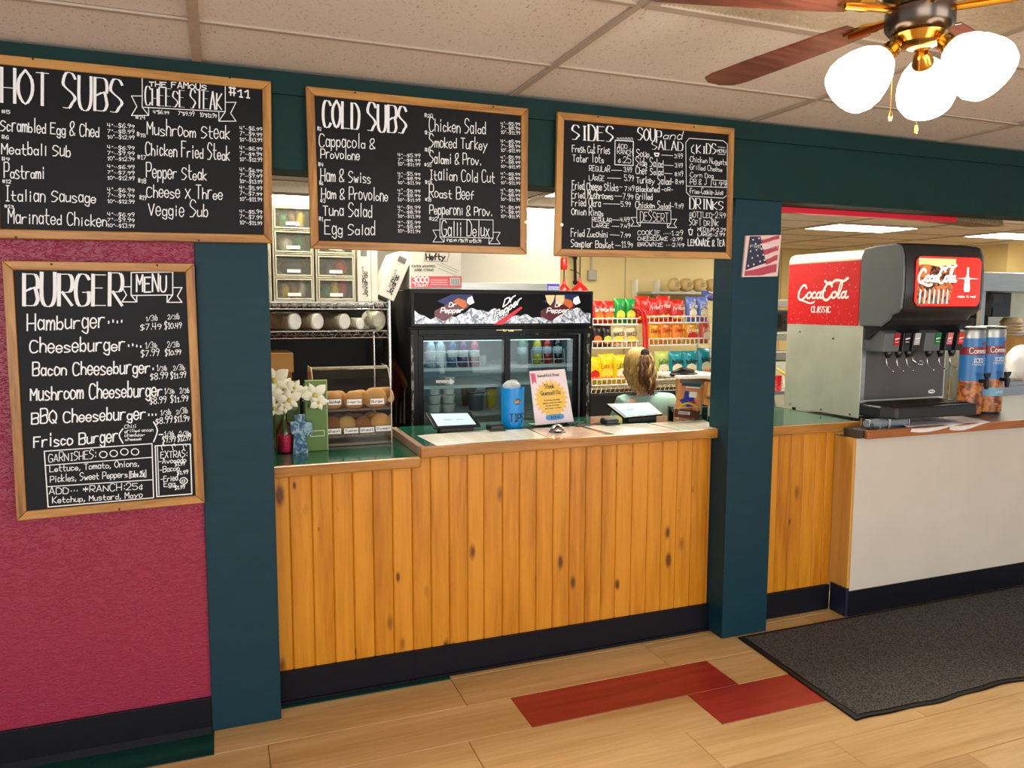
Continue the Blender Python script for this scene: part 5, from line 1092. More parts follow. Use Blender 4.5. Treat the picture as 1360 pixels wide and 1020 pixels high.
def flower(u, v, rpx, rot, dy=0, tl=.0):
    Yf = c.y-.035+dy; o = at(u, v, Yf); r = rpx*s*1.0
    g = G(); e1, e2 = V3((1, tl, 0)).normalized(), V3((0, -.25, 1)).normalized(); nn = e1.cross(e2)
    for k, (an, ln, wd) in enumerate(((90, 1, .55), (162, 1.1, .8), (18, 1.1, .8), (235, .95, .5), (305, .95, .5))):
        a = math.radians(an+rot); d = e1*math.cos(a)+e2*math.sin(a); q = e1*-math.sin(a)+e2*math.cos(a)
        def f(x, y):
            w_ = math.sin(min(1, x*1.05+.02)*math.pi)**.6*wd*.5; return tuple(o+d*(r*ln*x)+q*(r*w_*(2*y-1))+nn*(r*(.12*math.sin(x*3)-.1*(2*y-1)**2+.002*k)))
        g.grid(f, 8, 4)
    fl = obj('orchid_flower', g, ORC, t, smooth=True)
    obj('flower_lip', G().ell(o+nn*r*.12, r*.17, r*.17, r*.2, 8, 6), ORY, fl, smooth=True)
for a in ((364, 505, 20, 20, -.01), (358, 524, 16, -10, -.02), (377, 515, 14, 40, .01), (384, 531, 16, 10, -.02), (391, 515, 12, -30, .0), (364, 542, 13, 160, -.01), (378, 541, 9, 190, -.03), (418, 524, 17, 25, 0), (423, 534, 12, 200, -.012), (405, 520, 8, 60, .01)): flower(*a)
g = G()
for u, v, a in ((401, 533, 20), (408, 538, -30), (396, 540, 200), (374, 530, 100)):
    o = at(u, v, c.y-.02); d = V3((math.cos(math.radians(a)), -.2, math.sin(math.radians(a)))); q = V3((-d.z, 0, d.x))
    g = G(); g.grid(lambda x, y: tuple(o+d*.035*x+q*(.010*math.sin(x*math.pi)*(2*y-1))+V3((0, .004*math.sin(x*3), 0))), 6, 2); obj('leaf', g, STM, t, smooth=True)
# green magazine boxes
GRB = M('olive green card box', (86, 120, 44), .5, noise=.05, nscale=6); GRE = M('pale card edge', (176, 190, 140), .6)
def magbox(label, u0, u1, vb0, vb1, vt0, vt1, Y0, dep, plate):
    a, b = at(u0, vb0, Y0), at(u1, vb1, Y0); zt0 = at(u0, vt0, Y0).z; zt1 = at(u1, vt1, Y0).z
    t = thing('magazine_file', label, 'storage box', ((a.x+b.x)/2, Y0+dep/2, ZL+.0005)); z0 = ZL+.0005; x0, x1 = a.x, b.x; w_ = .003
    obj('front_panel', G().box(x0, x1, Y0, Y0+w_, z0, (zt0+zt1)/2), GRB, t, bevel=.001)
    g = G()
    zt = (zt0+zt1)/2
    for x in (x0, x1-w_): g.prism([(x, Y0+w_, z0), (x, Y0+dep, z0), (x, Y0+dep, zt-.02), (x, Y0+dep*.55, zt-.09), (x, Y0+w_, zt)], (w_, 0, 0))
    g.box(x0+w_, x1-w_, Y0+dep-w_, Y0+dep, z0, zt-.025); g.box(x0+w_, x1-w_, Y0+w_, Y0+dep-w_, z0, z0+w_); obj('side_panels', g, GRB, t)
    g = G(); g.box(x0-.0004, x1+.0004, Y0-.0006, Y0-.0001, zt-.004, zt); g.box(x1-.003, x1+.0004, Y0-.0006, Y0-.0001, z0, zt-.004); obj('pale_edge', g, GRE, t)
    if plate:
        pa, pb = at(412, 580, Y0), at(431, 571, Y0); g = G(); x0, x1, z0, z1 = pa.x, pb.x, pa.z, pb.z; r = .003
        g.box(x0, x1, Y0-.003, Y0-.0007, z1-r, z1); g.box(x0, x1, Y0-.003, Y0-.0007, z0, z0+r); g.box(x0, x0+r, Y0-.003, Y0-.0007, z0+r, z1-r); g.box(x1-r, x1, Y0-.003, Y0-.0007, z0+r, z1-r); obj('label_holder', g, M('silver holder', (190, 196, 160), .35, .5), t)
magbox('front olive green magazine file with a metal label holder, behind the orchid flower', 407, 436, 601, 597, 505, 504, .395, .07, True)
magbox('olive green magazine file further back, behind the glass vase', 366, 399, 590, 590, 507, 505, .52, .14, False)
# blue cross
BLC = speckle('blue floral print', (48, 92, 130), (150, 186, 200), 38, .42, .6, .6, 0, 2)
Yc_ = T0(400, 602).y; Yc_ = .36
q = [(389, 603), (410, 602), (406, 580), (415, 576), (415, 560), (406, 561), (405, 550), (391, 552), (392, 560), (386, 561), (386, 575), (391, 578)]
tt = solo('cross_ornament', G().prism([at(u, v, Yc_) for u, v in q], (0, .012, 0)), BLC, 'small blue floral wooden cross leaning in front of the green files', 'ornament', bevel=.001)
# bread case
x0, x1 = at(417.5, 590, .47).x, at(521, 590, .47).x; y0, y1 = .47, .685; z0 = ZL; zt = at(470, 487, .56).z
t = thing('bread_case', 'clear acrylic countertop bread case with two shelves of rolls', 'display case', ((x0+x1)/2, (y0+y1)/2, z0))
ACR = glassmat('acrylic', (1, .99, .95), -.02, .96); ACE = M('acrylic edge', (214, 206, 180), .2, coat=.5)
prof = [(y1, z0+.001), (y0, z0+.001), (y0, z0+.20), (y0+.03, zt-.05), (y0+.07, zt-.008), (y0+.1, zt), (y1, zt)]
g = G()
for x in (x0, x1-.004): obj('side_panel', G().prism([(x, y, z) for y, z in prof], (.004, 0, 0)), ACR, t)
g = G()
for (ya, za), (yb, zb2) in zip(prof[1:-1], prof[2:]): 
    if za >= z0+.19 or True: g.obox(((x0+x1)/2, (ya+yb)/2, (za+zb2)/2), ((x1-x0)/2-.0045, 0, 0), (0, (yb-ya)/2, (zb2-za)/2), V3((0, -(zb2-za), (yb-ya))).normalized()*.0015)
obj('curved_front', g, ACR, t)
g = G()
for x in (x0+.002, x1-.002): g.tube([(x, y, z) for y, z in prof], .0022, 5)
g.tube([(x0, prof[5][0], zt), (x1, prof[5][0], zt)], .002, 5); obj('base_tray', G().box(x0+.005, x1-.005, y0+.004, y1-.005, z0+.002, z0+.014), M('grey base', (120, 108, 84), .4), t)
obj('edges', g, ACE, t)
zsh1 = at(480, 573, y0+.03).z; zsh2 = at(480, 541, y0+.05).z
TRY = M('brown tray', (96, 66, 44), .4)
for zz in (zsh1, zsh2): obj('shelf', G().box(x0+.006, x1-.006, y0+.012, y1-.006, zz-.01, zz-.002), TRY, t)
cards = [((436, 453, 538, 530), 'Sourdough'), ((461, 480, 538, 530), 'Herb'), ((492, 510, 537, 529), 'Burger'), ((434, 453, 577, 569), 'Wheat'), ((457, 476, 576, 568), 'Tuscan'), ((478, 497, 575, 567), 'Wheat'), ((499, 519, 573, 565), 'Sweet')]
for (u0, u1, vb, vt), wd in cards:
    a, b = at(u0, vb, y0-.003), at(u1, vt, y0-.003); o = obj('name_card', G().box(a.x, b.x, y0-.004, y0-.001, a.z, b.z), PAPER, t)
    g = G(); text(g, wd, (a.x+.004, y0-.0046, a.z+(b.z-a.z)*.3), (b.x-a.x-.008, 0, .001), (0, 0, (b.z-a.z)*.45), .0009, V3((0, -1, 0))); obj('card_writing', g, M('blue ink', (30, 40, 90), .6), o)
BRD = M('golden crust', (200, 150, 92), .6, noise=.3, nscale=22, bump=.3, bscale=40); BRD2 = M('brown seeded crust', (140, 94, 60), .6, noise=.4, nscale=60, bump=.4, bscale=70); BRD3 = M('oat topped crust', (196, 164, 110), .7, noise=.35, nscale=90, bump=.5, bscale=90)
pieces = [(440, 532, 0, 13, BRD, 'golden roll at the left of the upper shelf'), (449, 531, 1, 12, BRD, 'golden roll behind the left one on the upper shelf'), (470, 531, 0, 12.5, BRD, 'flour-dusted roll in the middle of the upper shelf'), (478, 530, 1, 12, BRD, 'roll behind the middle one on the upper shelf'), (498, 530, 0, 14.5, BRD, 'large round bun at the right of the upper shelf'), (509, 530, 1.5, 13, BRD, 'bun behind the large round bun'),
 (441, 567, 0, 12, BRD2, 'dark seeded roll at the left of the lower shelf'), (446, 558, 1.2, 12, BRD2, 'dark seeded roll behind, left of the lower shelf'), (460, 566, 0, 11.5, BRD3, 'oat topped roll on the lower shelf'), (463, 556, 1.3, 12, BRD2, 'brown roll behind the oat topped roll'), (482, 565, 0, 11, BRD2, 'brown cracked roll in the middle of the lower shelf'), (474, 557, 1.3, 11.5, BRD2, 'brown roll behind the cracked one'), (505, 564, 0, 12.5, BRD, 'golden roll at the right end of the lower shelf'), (499, 557, .9, 12, BRD, 'second golden roll of the right row, lower shelf'), (493, 552, 1.8, 11.5, BRD, 'third golden roll of the right row, lower shelf')]
for u, v, dpt, r, m_, l in pieces:
    Yp = y0+.065+dpt*.05; p = at(u, v, Yp); rr = r*(Yp-CAM.y)/FP*1.06; base = (zsh2 if v < 545 else zsh1)-.0015; lift = .0 if dpt == 0 else .012*dpt
    bn = solo('bread_roll', (lambda g: g)(G().lathe([(.001, -.5), (.75, -.46), (.98, -.15), (1, .05), (.86, .5), (.5, .8), (.001, .9)], (0, 0, 0), (0, -.12, 1), 18)), m_, l+' in the bread case', 'bread', 'rolls in the bread case', smooth=True)
    del bn['group']; hh = 1.22
    bn.scale = (rr*1.08, rr*.62, rr*hh); bn.location = (p.x, Yp, base+rr*hh*.5+.001)
# ------------------------------------------------------------------ high counter items
ZH = 1.0605
SCRN = M('tablet screen', (190, 220, 240), .15, emit=.3, ecol=(170, 212, 240)); PAD = M('tablet bezel', (16, 17, 20), .25)
def tablet(label, corners, base):
    """corners: TL TR BR BL pixels with heights"""
    P = [at(u, v, Y) for u, v, Y in corners]
    c = sum(P, V3())/4; nn = (P[1]-P[0]).cross(P[3]-P[0]).normalized()
    if nn.z > 0: nn = -nn
    t = thing('tablet_register', label, 'tablet', (c.x, c.y+.02, ZH))
    obj('tablet_body', G().prism(P, nn*.012), PAD, t, bevel=.003)
    I = [c+(p-c)*.82-nn*.0006 for p in P]; obj('screen', G().face(I), SCRN, t)
    g = G(); O = I[3]*.55+I[2]*.45+(I[0]-I[3])*.45-nn*.0005; 
    for k in range(2): ribbon(g, [O+(I[1]-I[0])*(.0+.32*k-.2)-nn*.0003, O+(I[1]-I[0])*(.18+.32*k-.2)-nn*.0003], -nn, .0022)
    obj('screen_text', g, M('screen grey', (110, 130, 150), .5), t)
    g = G(); bc_ = c+nn*.03; w_ = (P[1]-P[0])*.33; bl, br = P[3]*.86+P[2]*.14, P[3]*.14+P[2]*.86
    yb = max(p.y for p in P)
    g.prism([bl+V3((0, .01, -.004)), br+V3((0, .01, -.004)), V3((br.x, br.y+.012, ZH+.0005)), V3((bl.x, bl.y+.012, ZH+.0005))], (0, .07, 0))
    obj('stand', g, BLK, t, bevel=.002)
    g = G(); m1 = (bl+br)/2; g.prism([V3((m1.x-.05, m1.y+.083, ZH+.03)), V3((m1.x-.05, m1.y+.083, ZH+.0005)), V3((m1.x-.05, m1.y+.14, ZH+.0005)), V3((m1.x-.05, c.y+.035, c.z-.02))], (.1, 0, 0)); obj('stand_wedge', g, BLK, t)
    return t
tablet('left register tablet with pale blue screen, in front of the drinks fridge', [(565, 548, .52), (625, 547, .52), (639, 565, .42), (577, 568, .42)], 0)
tablet('right register tablet with pale blue screen, in front of the seated woman', [(805, 536, .50), (862, 534, .50), (881, 550, .40), (829, 555, .40)], 0)
def reader(label, u, v, w_):
    c = atz(u, v, ZH); t = thing('card_reader', label, 'card reader', (c.x, c.y+.03, ZH))
    obj('reader_body', G().box(c.x-w_/2, c.x+w_/2, c.y, c.y+.075, ZH+.0006, ZH+.032), BLK, t, bevel=.009, seg=3); obj('dock', G().box(c.x-w_/2-.004, c.x+w_/2+.004, c.y-.004, c.y+.05, ZH+.0003, ZH+.012), PAD, t, bevel=.003); obj('grey_top', G().box(c.x-w_/2+.01, c.x+w_/2-.01, c.y+.01, c.y+.065, ZH+.0321, ZH+.0335), M('grey keypad', (60, 62, 66), .3), t)
reader('small black card reader left of the blue tip jar', 661, 573, .075); reader('small black card reader beside the right tablet', 814, 565, .075)
# tip jar
c = atz(686, 569, ZH); Yj = c.y; rb = 15.5*(Yj-CAM.y)/FP; zt = at(686, 517, Yj).z
t = thing('tip_jar', 'bright blue plastic tip jar printed TIPS', 'tip jar', (c.x, Yj+.05, ZH)); cx = c.x-.0; cy = Yj+rb
BLJ = M('bright blue plastic', (12, 138, 220), .3, coat=.3)
obj('jar_body', G().lathe([(rb*.95, 0.0006), (rb*1.0, .006), (rb*1.06, .05), (rb*1.09, zt-ZH), (rb*1.12, zt-ZH), (rb*1.12, zt-ZH+.004), (rb*1.03, zt-ZH+.004), (rb*.96, .02)], (cx, cy, ZH), n=40), BLJ, t, smooth='auto')
def wrap(g, s_, a0, a1, z, h, r, hw):
    tmp = G(); text(tmp, s_, (0, 0, 0), (1, 0, 0), (0, 0, 1), hw*9, V3((0, -1, 0)), steps=3)
    for x, y, zz in tmp.v:
        pass
    n0 = len(g.v)
    g.add([(cx+math.sin(a0+(a1-a0)*x)*r, cy-math.cos(a0+(a1-a0)*x)*r, z+zz*h) for x, y, zz in tmp.v], tmp.f)
g = G()
def wtext(g, s_, a0, a1, z, h, r, hw):
    W = (a1-a0)*r; tmp = G(); text(tmp, s_, (0, 0, 0), (W, 0, 0), (0, 0, h), hw, V3((0, -1, 0)))
    g.add([(cx+math.sin(a0+x/r)*r, cy-math.cos(a0+x/r)*r, z+zz) for x, y, zz in tmp.v], tmp.f)
rj = rb*1.085; wtext(g, 'TIPS', -.6, .72, ZH+.035, .038, rj+.001, .0028); obj('tips_lettering', g, M('dark blue print', (14, 30, 60), .5), t)
g = G()
for k in range(14):
    a = 6.283*k/14; g.v.append((cx+math.sin(.05+.34*math.cos(a))*(rj+.0008), cy-math.cos(.05+.34*math.cos(a))*(rj+.0008), ZH+.135+.017*math.sin(a)))
g.f.append(tuple(range(14))); lg = obj('grey_emblem', g, M('emblem grey', (70, 78, 84), .4), t)
g = G(); wtext(g, "Galli's", -.2, .32, ZH+.128, .014, rj+.0016, .0012); obj('emblem_lettering', g, M('emblem rose', (190, 150, 140), .5), t)
t2 = thing('crumpled_bag', 'crumpled clear plastic stuffed in the top of the blue tip jar', 'plastic bag', (cx, cy, zt)); g = G().ell((cx-.006, cy, zt+.008), rb*.8, rb*.75, .03, 18, 12); g.v = [(x+.005*math.sin(z*200+y*90), y+.004*math.sin(x*160), z+.007*math.sin(x*150+y*120)) for x, y, z in g.v]; obj('bag_film', g, frosted('cloudy film', (220, 226, 226), .45), t2, smooth=True)
# poster stand
YP = .46
q = [(703, 493), (750, 490), (762, 560), (711, 565)]
P = [at(u, v, YP+(0.03 if v < 500 else 0)) for u, v in q]
for p in P[2:]: pass
dz = ZH+.003-min(P[2].z, P[3].z); 
t = thing('poster_stand', 'white counter card with a yellow starburst advertising a steak quesadilla', 'sign', (P[3].x+.05, YP, ZH))
nrm_ = (P[1]-P[0]).cross(P[3]-P[0]).normalized(); nrm_ = nrm_ if nrm_.y < 0 else -nrm_
obj('card', G().prism(P, -nrm_*.002), M('pink white card', (238, 222, 226), .5), t)
obj('acrylic_foot', G().prism([P[3]+V3((0, .003, 0)), P[2]+V3((0, .003, 0)), V3((P[2].x, YP+.09, ZH+.001)), V3((P[3].x, YP+.09, ZH+.001))], (0, 0, .002)), ACE, t)
def pp_(a, b, d=.0008): return (P[0]*(1-a)+P[1]*a)*(1-b)+(P[3]*(1-a)+P[2]*a)*b+nrm_*d
g = G(); cc = (.5, .53); n = 44; pts = []
for k in range(n): r = (1 if k % 2 == 0 else .8); a = 6.283*k/n; pts.append(pp_(cc[0]+.46*r*math.cos(a), cc[1]+.36*r*math.sin(a)))
g.add([pp_(*cc)]+pts, [(0, 1+k, 1+(k+1) % n) for k in range(n)]); obj('yellow_starburst', g, M('starburst yellow', (240, 196, 84), .5), t)
obj('pink_ribbon', G().face([pp_(.02, .04), pp_(.15, .05), pp_(.16, .24), pp_(.1, .2), pp_(.04, .25)]), M('ribbon pink', (214, 92, 128), .5), t)
g = G(); n = 20; g.face([pp_(.53+.24*math.copysign(abs(math.cos(6.283*k/n))**.5, math.cos(6.283*k/n)), .88+.055*math.copysign(abs(math.sin(6.283*k/n))**.6, math.sin(6.283*k/n)), .001) for k in range(n)]); obj('blue_price_pill', g, M('pill blue', (74, 150, 214), .5), t)
g = G()
for s_, a, b, e, h, hw in (('Quesadilla & Bread', .2, .12, .8, .05, .0009), ('Steak', .36, .34, .62, .08, .0014), ('Quesadilla', .24, .46, .76, .08, .0014), ('2 Tortillas with steak', .3, .57, .72, .025, .0006), ('peppers, onions and cheese', .26, .62, .76, .025, .0006), ('served with salsa', .32, .67, .68, .025, .0006), ('and sour cream', .3, .72, .72, .025, .0006), ('$13.00', .42, .90, .66, .035, .0009)):
    O = pp_(a, b, .0016); text(g, s_, O, pp_(e, b, .0016)-O, pp_(a, b-h, .0016)-O, hw, nrm_)
obj('card_lettering', g, INK, t)
# bell
c = atz(740, 574, ZH); c.z = ZH
t = thing('service_bell', 'silver counter service bell in front of the quesadilla card', 'bell', c)
obj('bell_base', G().lathe([(.040, .0005), (.041, .004), (.036, .008)], c, n=28), BLK, t, smooth='auto'); obj('dome', G().lathe([(.034, .0085), (.034, .011), (.031, .022), (.022, .033), (.008, .039), (.001, .04)], c, n=28), CHR, t, smooth=True); obj('plunger', G().lathe([(.002, .04), (.002, .047), (.006, .048), (.006, .051), (.001, .053)], c, n=12), CHR, t)
# brochure holder
YB2 = atz(918, 559, ZH).y; q = [(903, 503), (934, 505), (929, 557), (895, 554)]
P = [at(u, v, YB2+(.03 if v < 520 else 0)) for u, v in q]; sh_ = V3((0, 0, ZH+.004-P[3].z)); nrm2 = (P[1]-P[0]).cross(P[3]-P[0]).normalized(); nrm2 = nrm2 if nrm2.y < 0 else -nrm2
t = thing('brochure', 'brochure with a blue Texas shape standing in the acrylic holder', 'brochure', (P[3].x, YB2, ZH)); obj('booklet', G().prism(P, -nrm2*.006), M('brochure tan brown', (206, 138, 84), .5, noise=.25, nscale=25), t)
def pb(a, b, d=.0008): return (P[0]*(1-a)+P[1]*a)*(1-b)+(P[3]*(1-a)+P[2]*a)*b+nrm2*d
obj('blue_state_print', G().face([pb(a, b) for a, b in ((.28, .3), (.45, .3), (.45, .42), (.7, .45), (.72, .6), (.6, .66), (.5, .76), (.42, .68), (.25, .64), (.1, .55), (.27, .5))]), M('texas blue', (36, 60, 150), .5), t)
obj('maroon_band', G().face([pb(.0, .78, .0006), pb(1, .78, .0006), pb(1, 1, .0006), pb(0, 1, .0006)]), M('brochure maroon', (112, 58, 56), .5), t); obj('dark_band', G().face([pb(.0, 0, .0006), pb(1, 0, .0006), pb(1, .11, .0006), pb(0, .11, .0006)]), M('brochure slate', (104, 92, 88), .5), t)
obj('red_print', G().face([pb(a, b) for a, b in ((.46, .56), (.82, .56), (.72, .66), (.62, .8), (.55, .66))]), packmats['red'], t)
g = G()
for a0, b0, a1, b1 in ((.3, .19, .9, .215), (.14, .83, .6, .91)): g.face([pb(a0, b0), pb(a1, b0), pb(a1, b1), pb(a0, b1)])
g.face([pb(a, b, .0012) for a, b in ((.48, .32), (.78, .32), (.78, .46), (.48, .46))]); obj('white_panel_print', g, PAPER, t)
g = G(); g.face([pb(.1, .10, .0014), pb(.95, .10, .0014), pb(.9, .18, .0014), pb(.12, .18, .0014)])
for b_ in (.855, .885): ribbon(g, [pb(.16, b_, .0016), pb(.52, b_, .0016)], nrm2, .0012)
obj('teal_print', g, M('teal print', (20, 84, 90), .5), t)
g = G(); n = 10
for k in range(n): a0, a1 = math.pi*k/n, math.pi*(k+1)/n; g.face([pb(.5+r*math.cos(a), .80-r*.5*math.sin(a), .0014) for r, a in ((.42, a0), (.42, a1), (.32, a1), (.32, a0))])
obj('arc_print', g, packmats['yellow'], t)
t = thing('brochure_holder', 'clear acrylic brochure holder beside the right teal post', 'holder', (P[3].x+.05, YB2, ZH))
a, b = P[3], P[2]; g = G(); xl, xr = a.x-.01, b.x+.045; yf_ = YB2-.012
g.box(xl, xr, yf_, yf_+.002, ZH+.001, ZH+.075); g.box(xl, xl+.002, yf_+.0021, yf_+.06, ZH+.001, ZH+.08); g.box(xr-.002, xr, yf_+.0021, yf_+.06, ZH+.001, ZH+.08); g.box(xl, xr, yf_+.0601, yf_+.062, ZH+.001, ZH+.12)
obj('acrylic_walls', g, ACR, t); g = G(); g.box(xl, xr, yf_-.0005, yf_+.0025, ZH+.074, ZH+.0765); g.box(xl, xr, yf_+.06, yf_+.0625, ZH+.119, ZH+.121); g.box(xr-.0025, xr, yf_, yf_+.002, ZH+.001, ZH+.075); obj('rims', g, ACE, t)
# laminated menus on the counter
def sheet(label, q, dz, mat, deco=True):
    P = [atz(u, v, ZH+dz) for u, v in q]; t = thing('laminated_menu', label, 'menu', tuple(sum(P, V3())/4))
    obj('sheet', G().prism(P, (0, 0, .0008)), mat, t)
    g = G(); L = lambda a, b: (P[0]*(1-a)+P[1]*a)*(1-b)+(P[3]*(1-a)+P[2]*a)*b+V3((0, 0, .0012))
    for a0 in (.08, .54):
        for k in range(9):
            b_ = .12+.09*k; g.face([L(a0, b_), L(a0+R.uniform(.22, .38), b_), L(a0+.3, b_+.010), L(a0, b_+.010)])
    obj('printed_lines', g, M('grey menu print', (120, 118, 108), .7) if 'grey menu print' not in MATS else MATS['grey menu print'], t)
CRM = M('laminated cream sheet', (240, 237, 220), .2, coat=.15); PNK = M('laminated peach sheet', (236, 200, 174), .2, coat=.15, noise=.12, nscale=20)
sheet('leftmost laminated cream menu sheet lying on the counter', [(554, 578.5), (606, 574), (632, 588), (580, 592)], .0003, CRM)
sheet('second laminated cream menu sheet on the counter, by the left tablet', [(607, 574), (655, 570.5), (680, 585), (632, 588)], .0003, CRM)
sheet('third laminated cream menu sheet, in front of the blue tip jar', [(656, 572), (700, 569.5), (728, 582), (681, 585)], .0003, CRM)
sheet('peach coloured laminated menu sheet in front of the bell', [(703, 569.5), (768, 566), (806, 578), (729, 582)], .0003, PNK)
sheet('laminated cream menu sheet in front of the right tablet', [(775, 566), (858, 562), (905, 572), (818, 577)], .0003, CRM)
sheet('laminated cream menu sheet at the right end of the counter by the post', [(862, 562), (935, 558), (958, 568.5), (908, 572)], .0003, CRM)
# cables
t = thing('cable', 'thin dark cables coiled between the bell and the right tablet', 'cable', tuple(atz(768, 562, ZH+.004))); g = G()
for a in range(3):
    pts = [tuple(atz(745+a*4, 566-a*3, ZH+.004)), tuple(atz(757, 558+a*2, ZH+.004+.01*a)), tuple(atz(770+a*3, 560, ZH+.004)), tuple(atz(764, 566, ZH+.004)), tuple(atz(780, 563+a, ZH+.006)), tuple(atz(802, 564-a*3, ZH+.006))]; g.tube(cat_(pts, 5), .002, 5)
obj('cable_run', g, BLK, t, smooth=True)
# ------------------------------------------------------------------ soda fountain
X0_, X1_, YF_, YR_ = 3.1, 3.765, .165, .735; XH = 3.675; zb_, zt_ = 1.062, 1.93
DG = M('dark grey fountain plastic', (96, 102, 102), .38); CHAR = M('charcoal plastic', (34, 36, 40), .35); GAL = M('galvanised side panel', (206, 209, 194), .42, .6, noise=.10, nscale=5)
t = thing('soda_fountain', 'large grey and steel soda fountain with red panel and lit red front sign', 'soda fountain', ((X0_+X1_)/2, .4, 1.022))
obj('cabinet', G().box(X0_+.003, X1_, YF_, YR_, zb_, 1.93), GAL, t, bevel=.004)
obj('steel_side_panel', G().box(X0_-.002, X0_+.0028, .14, YR_, zb_-.005, 1.565), GAL, t, bevel=.001)
obj('red_side_panel', G().box(X0_-.003, X0_+.0028, .175, YR_, 1.566, 1.925), M('red printed panel', (214, 24, 32), .35, coat=.2, noise=.08, nscale=12), t, bevel=.001)
RS = [(0, .0), (.05, .028), (.1, .04)]
g = G(); pr = [(X0_-.003, 1.927), (X0_-.003, 1.945), (X0_+.012, 1.972), (X0_+.04, 1.985), (X1_-.04, 1.985), (X1_-.012, 1.972), (X1_, 1.945), (X1_, 1.927)]
g.prism([(x, -.0, z) for x, z in pr][::-1], (0, YR_, 0)); obj('top_cap', g, GAL, t, smooth='auto')
for x in (X0_+.04, X1_-.04):
    for y in (YF_+.05, YR_-.04): obj('foot', G().lathe([(.014, .0), (.018, .004), (.018, .012), (.011, .014), (.011, .045)], (x, y, 1.0215 if x > 3.06 else 1.05), n=12), BLK, t)
# script lettering on a plane
CC = [  # strokes: (points, half width)
 ([(19, 27), (16, 33), (10, 31), (4, 20), (3, 9), (8, 4), (15, 8), (19, 13)], 1.5), ([(8, 4), (16, 1), (28, -3), (36, 0)], 1.1), ([(27, 19), (22, 17), (20, 11), (23, 7), (28, 10), (29, 16), (26, 19)], 1.3),
 ([(38, 17), (35, 19), (31, 14), (32, 8), (37, 8), (40, 11)], 1.3), ([(47, 18), (43, 18), (40, 12), (42, 7), (46, 10), (48, 17)], 1.3), ([(49, 19), (47, 10), (49, 7), (52, 10)], 1.3), ([(51, 21), (57, 22)], 1.2),
 ([(69, 29), (66, 37), (59, 33), (53, 20), (53, 8), (59, 3), (66, 8), (69, 13)], 1.6), ([(55, 40), (66, 34), (76, 41), (90, 39), (98, 44)], 1.6), ([(76, 19), (71, 17), (69, 11), (72, 7), (77, 10), (78, 16), (75, 19)], 1.3),
 ([(82, 12), (86, 24), (88, 34), (85, 35), (82, 22), (81, 9), (84, 7), (87, 11)], 1.2), ([(94, 18), (90, 18), (87, 12), (89, 7), (93, 10), (95, 17)], 1.3), ([(96, 20), (94, 10), (96, 7), (100, 9)], 1.3)]
def script(g, O, U, V, nrm, k=1):
    for pts, hw in CC: ribbon(g, [O+U*(x/100)+V*(y/40) for x, y in cat_(pts, 5)], nrm, hw*U.length/100*k)
g = G(); nl = V3((-1, 0, 0)); O = V3((X0_-.0045, .655, 1.70)); script(g, O, V3((0, -.405, 0)), V3((0, 0, .118)), nl, 1.1)
text(g, 'CLASSIC', V3((X0_-.0045, .53, 1.638)), V3((0, -.15, 0)), V3((0, 0, .034)), .0028, nl, contrast=True); g.add([], []); obj('white_script', g, WHP, t)
g = G(); rr = random.Random(5)
for k in range(170):
    y, z = rr.uniform(.19, .72), 1.57+.35*rr.random()**1.6; r = rr.uniform(.002, .0055); g.face([(X0_-.0036, y+r*math.cos(a), z+r*math.sin(a)) for a in [6.283*i/7 for i in range(7)]])
obj('droplet_print', g, M('pale red droplets', (232, 110, 104), .3), t)
for y, z in ((.68, 1.072), (.42, 1.072), (.2, 1.072), (.62, 1.52), (.35, 1.49)): obj('rivet', G().cyl((X0_-.005, y, z), (X0_-.0021, y, z), .006, n=10), CHR, t)
# header: cheeks and curved front
yA, yB = -.105, .165
ov = [(.174, 1.945), (.174, 1.60), (.165, 1.565), (.02, 1.565), (-.03, 1.60), (-.045, 1.625), (-.085, 1.64), (-.105, 1.665), (-.112, 1.76), (-.11, 1.86), (-.10, 1.945), (-.085, 1.985), (-.05, 2.0), (.06, 1.995), (.15, 1.987)]

for xx in (X0_-.004, XH-.014): obj('header_cheek', G().prism([(xx, y, z) for y, z in ov], (.018, 0, 0)), DG, t, bevel=.008, seg=3)
g = G(); n = 14; prof = ov[4:]
def hx(k, bul): return bul
vs = []
cols_ = 12
for (y, z) in prof:
    for i in range(cols_+1):
        f = i/cols_; bl = .022*math.sin(f*math.pi)**.5 if y < 0 else 0
        vs.append((X0_+.0145+(XH-X0_-.029)*f, y-bl, z))
g.add(vs, [(j*(cols_+1)+i, j*(cols_+1)+i+1, (j+1)*(cols_+1)+i+1, (j+1)*(cols_+1)+i) for j in range(len(prof)-1) for i in range(cols_)]); g.box(X0_+.015, XH-.015, -.03, .165, 1.60, 1.63); obj('header_front', g, CHAR, t, smooth=True)
# lit sign
xs0, xs1 = X0_+.06, XH-.045; zs0, zs1 = 1.675, 1.93
def fy_(x): f = (x-X0_-.0145)/(XH-X0_-.029); return -.113-.022*max(0, math.sin(f*math.pi))**.5-.004
def fpt(a, b, d=0): x = xs0+(xs1-xs0)*a; return V3((x, fy_(x)-d, zs0+(zs1-zs0)*b))
SR = M('lit red sign', (236, 44, 28), .3, emit=.75, ecol=(236, 44, 28)); SB = speckle('lit cola photo', (60, 18, 12), (214, 120, 60), 22, .4, .6, .3, 0, 3)
bb2 = SB.node_tree.nodes['Principled BSDF']; bb2.inputs['Emission Strength'].default_value = .5; SB.node_tree.links.new(bb2.inputs['Base Color'].links[0].from_socket, bb2.inputs['Emission Color'])
LT = M('lit white', (255, 250, 240), .4, emit=1.0, ecol=(255, 250, 240))
def rr_(a, b): # rounded rectangle edge map
    return a, b
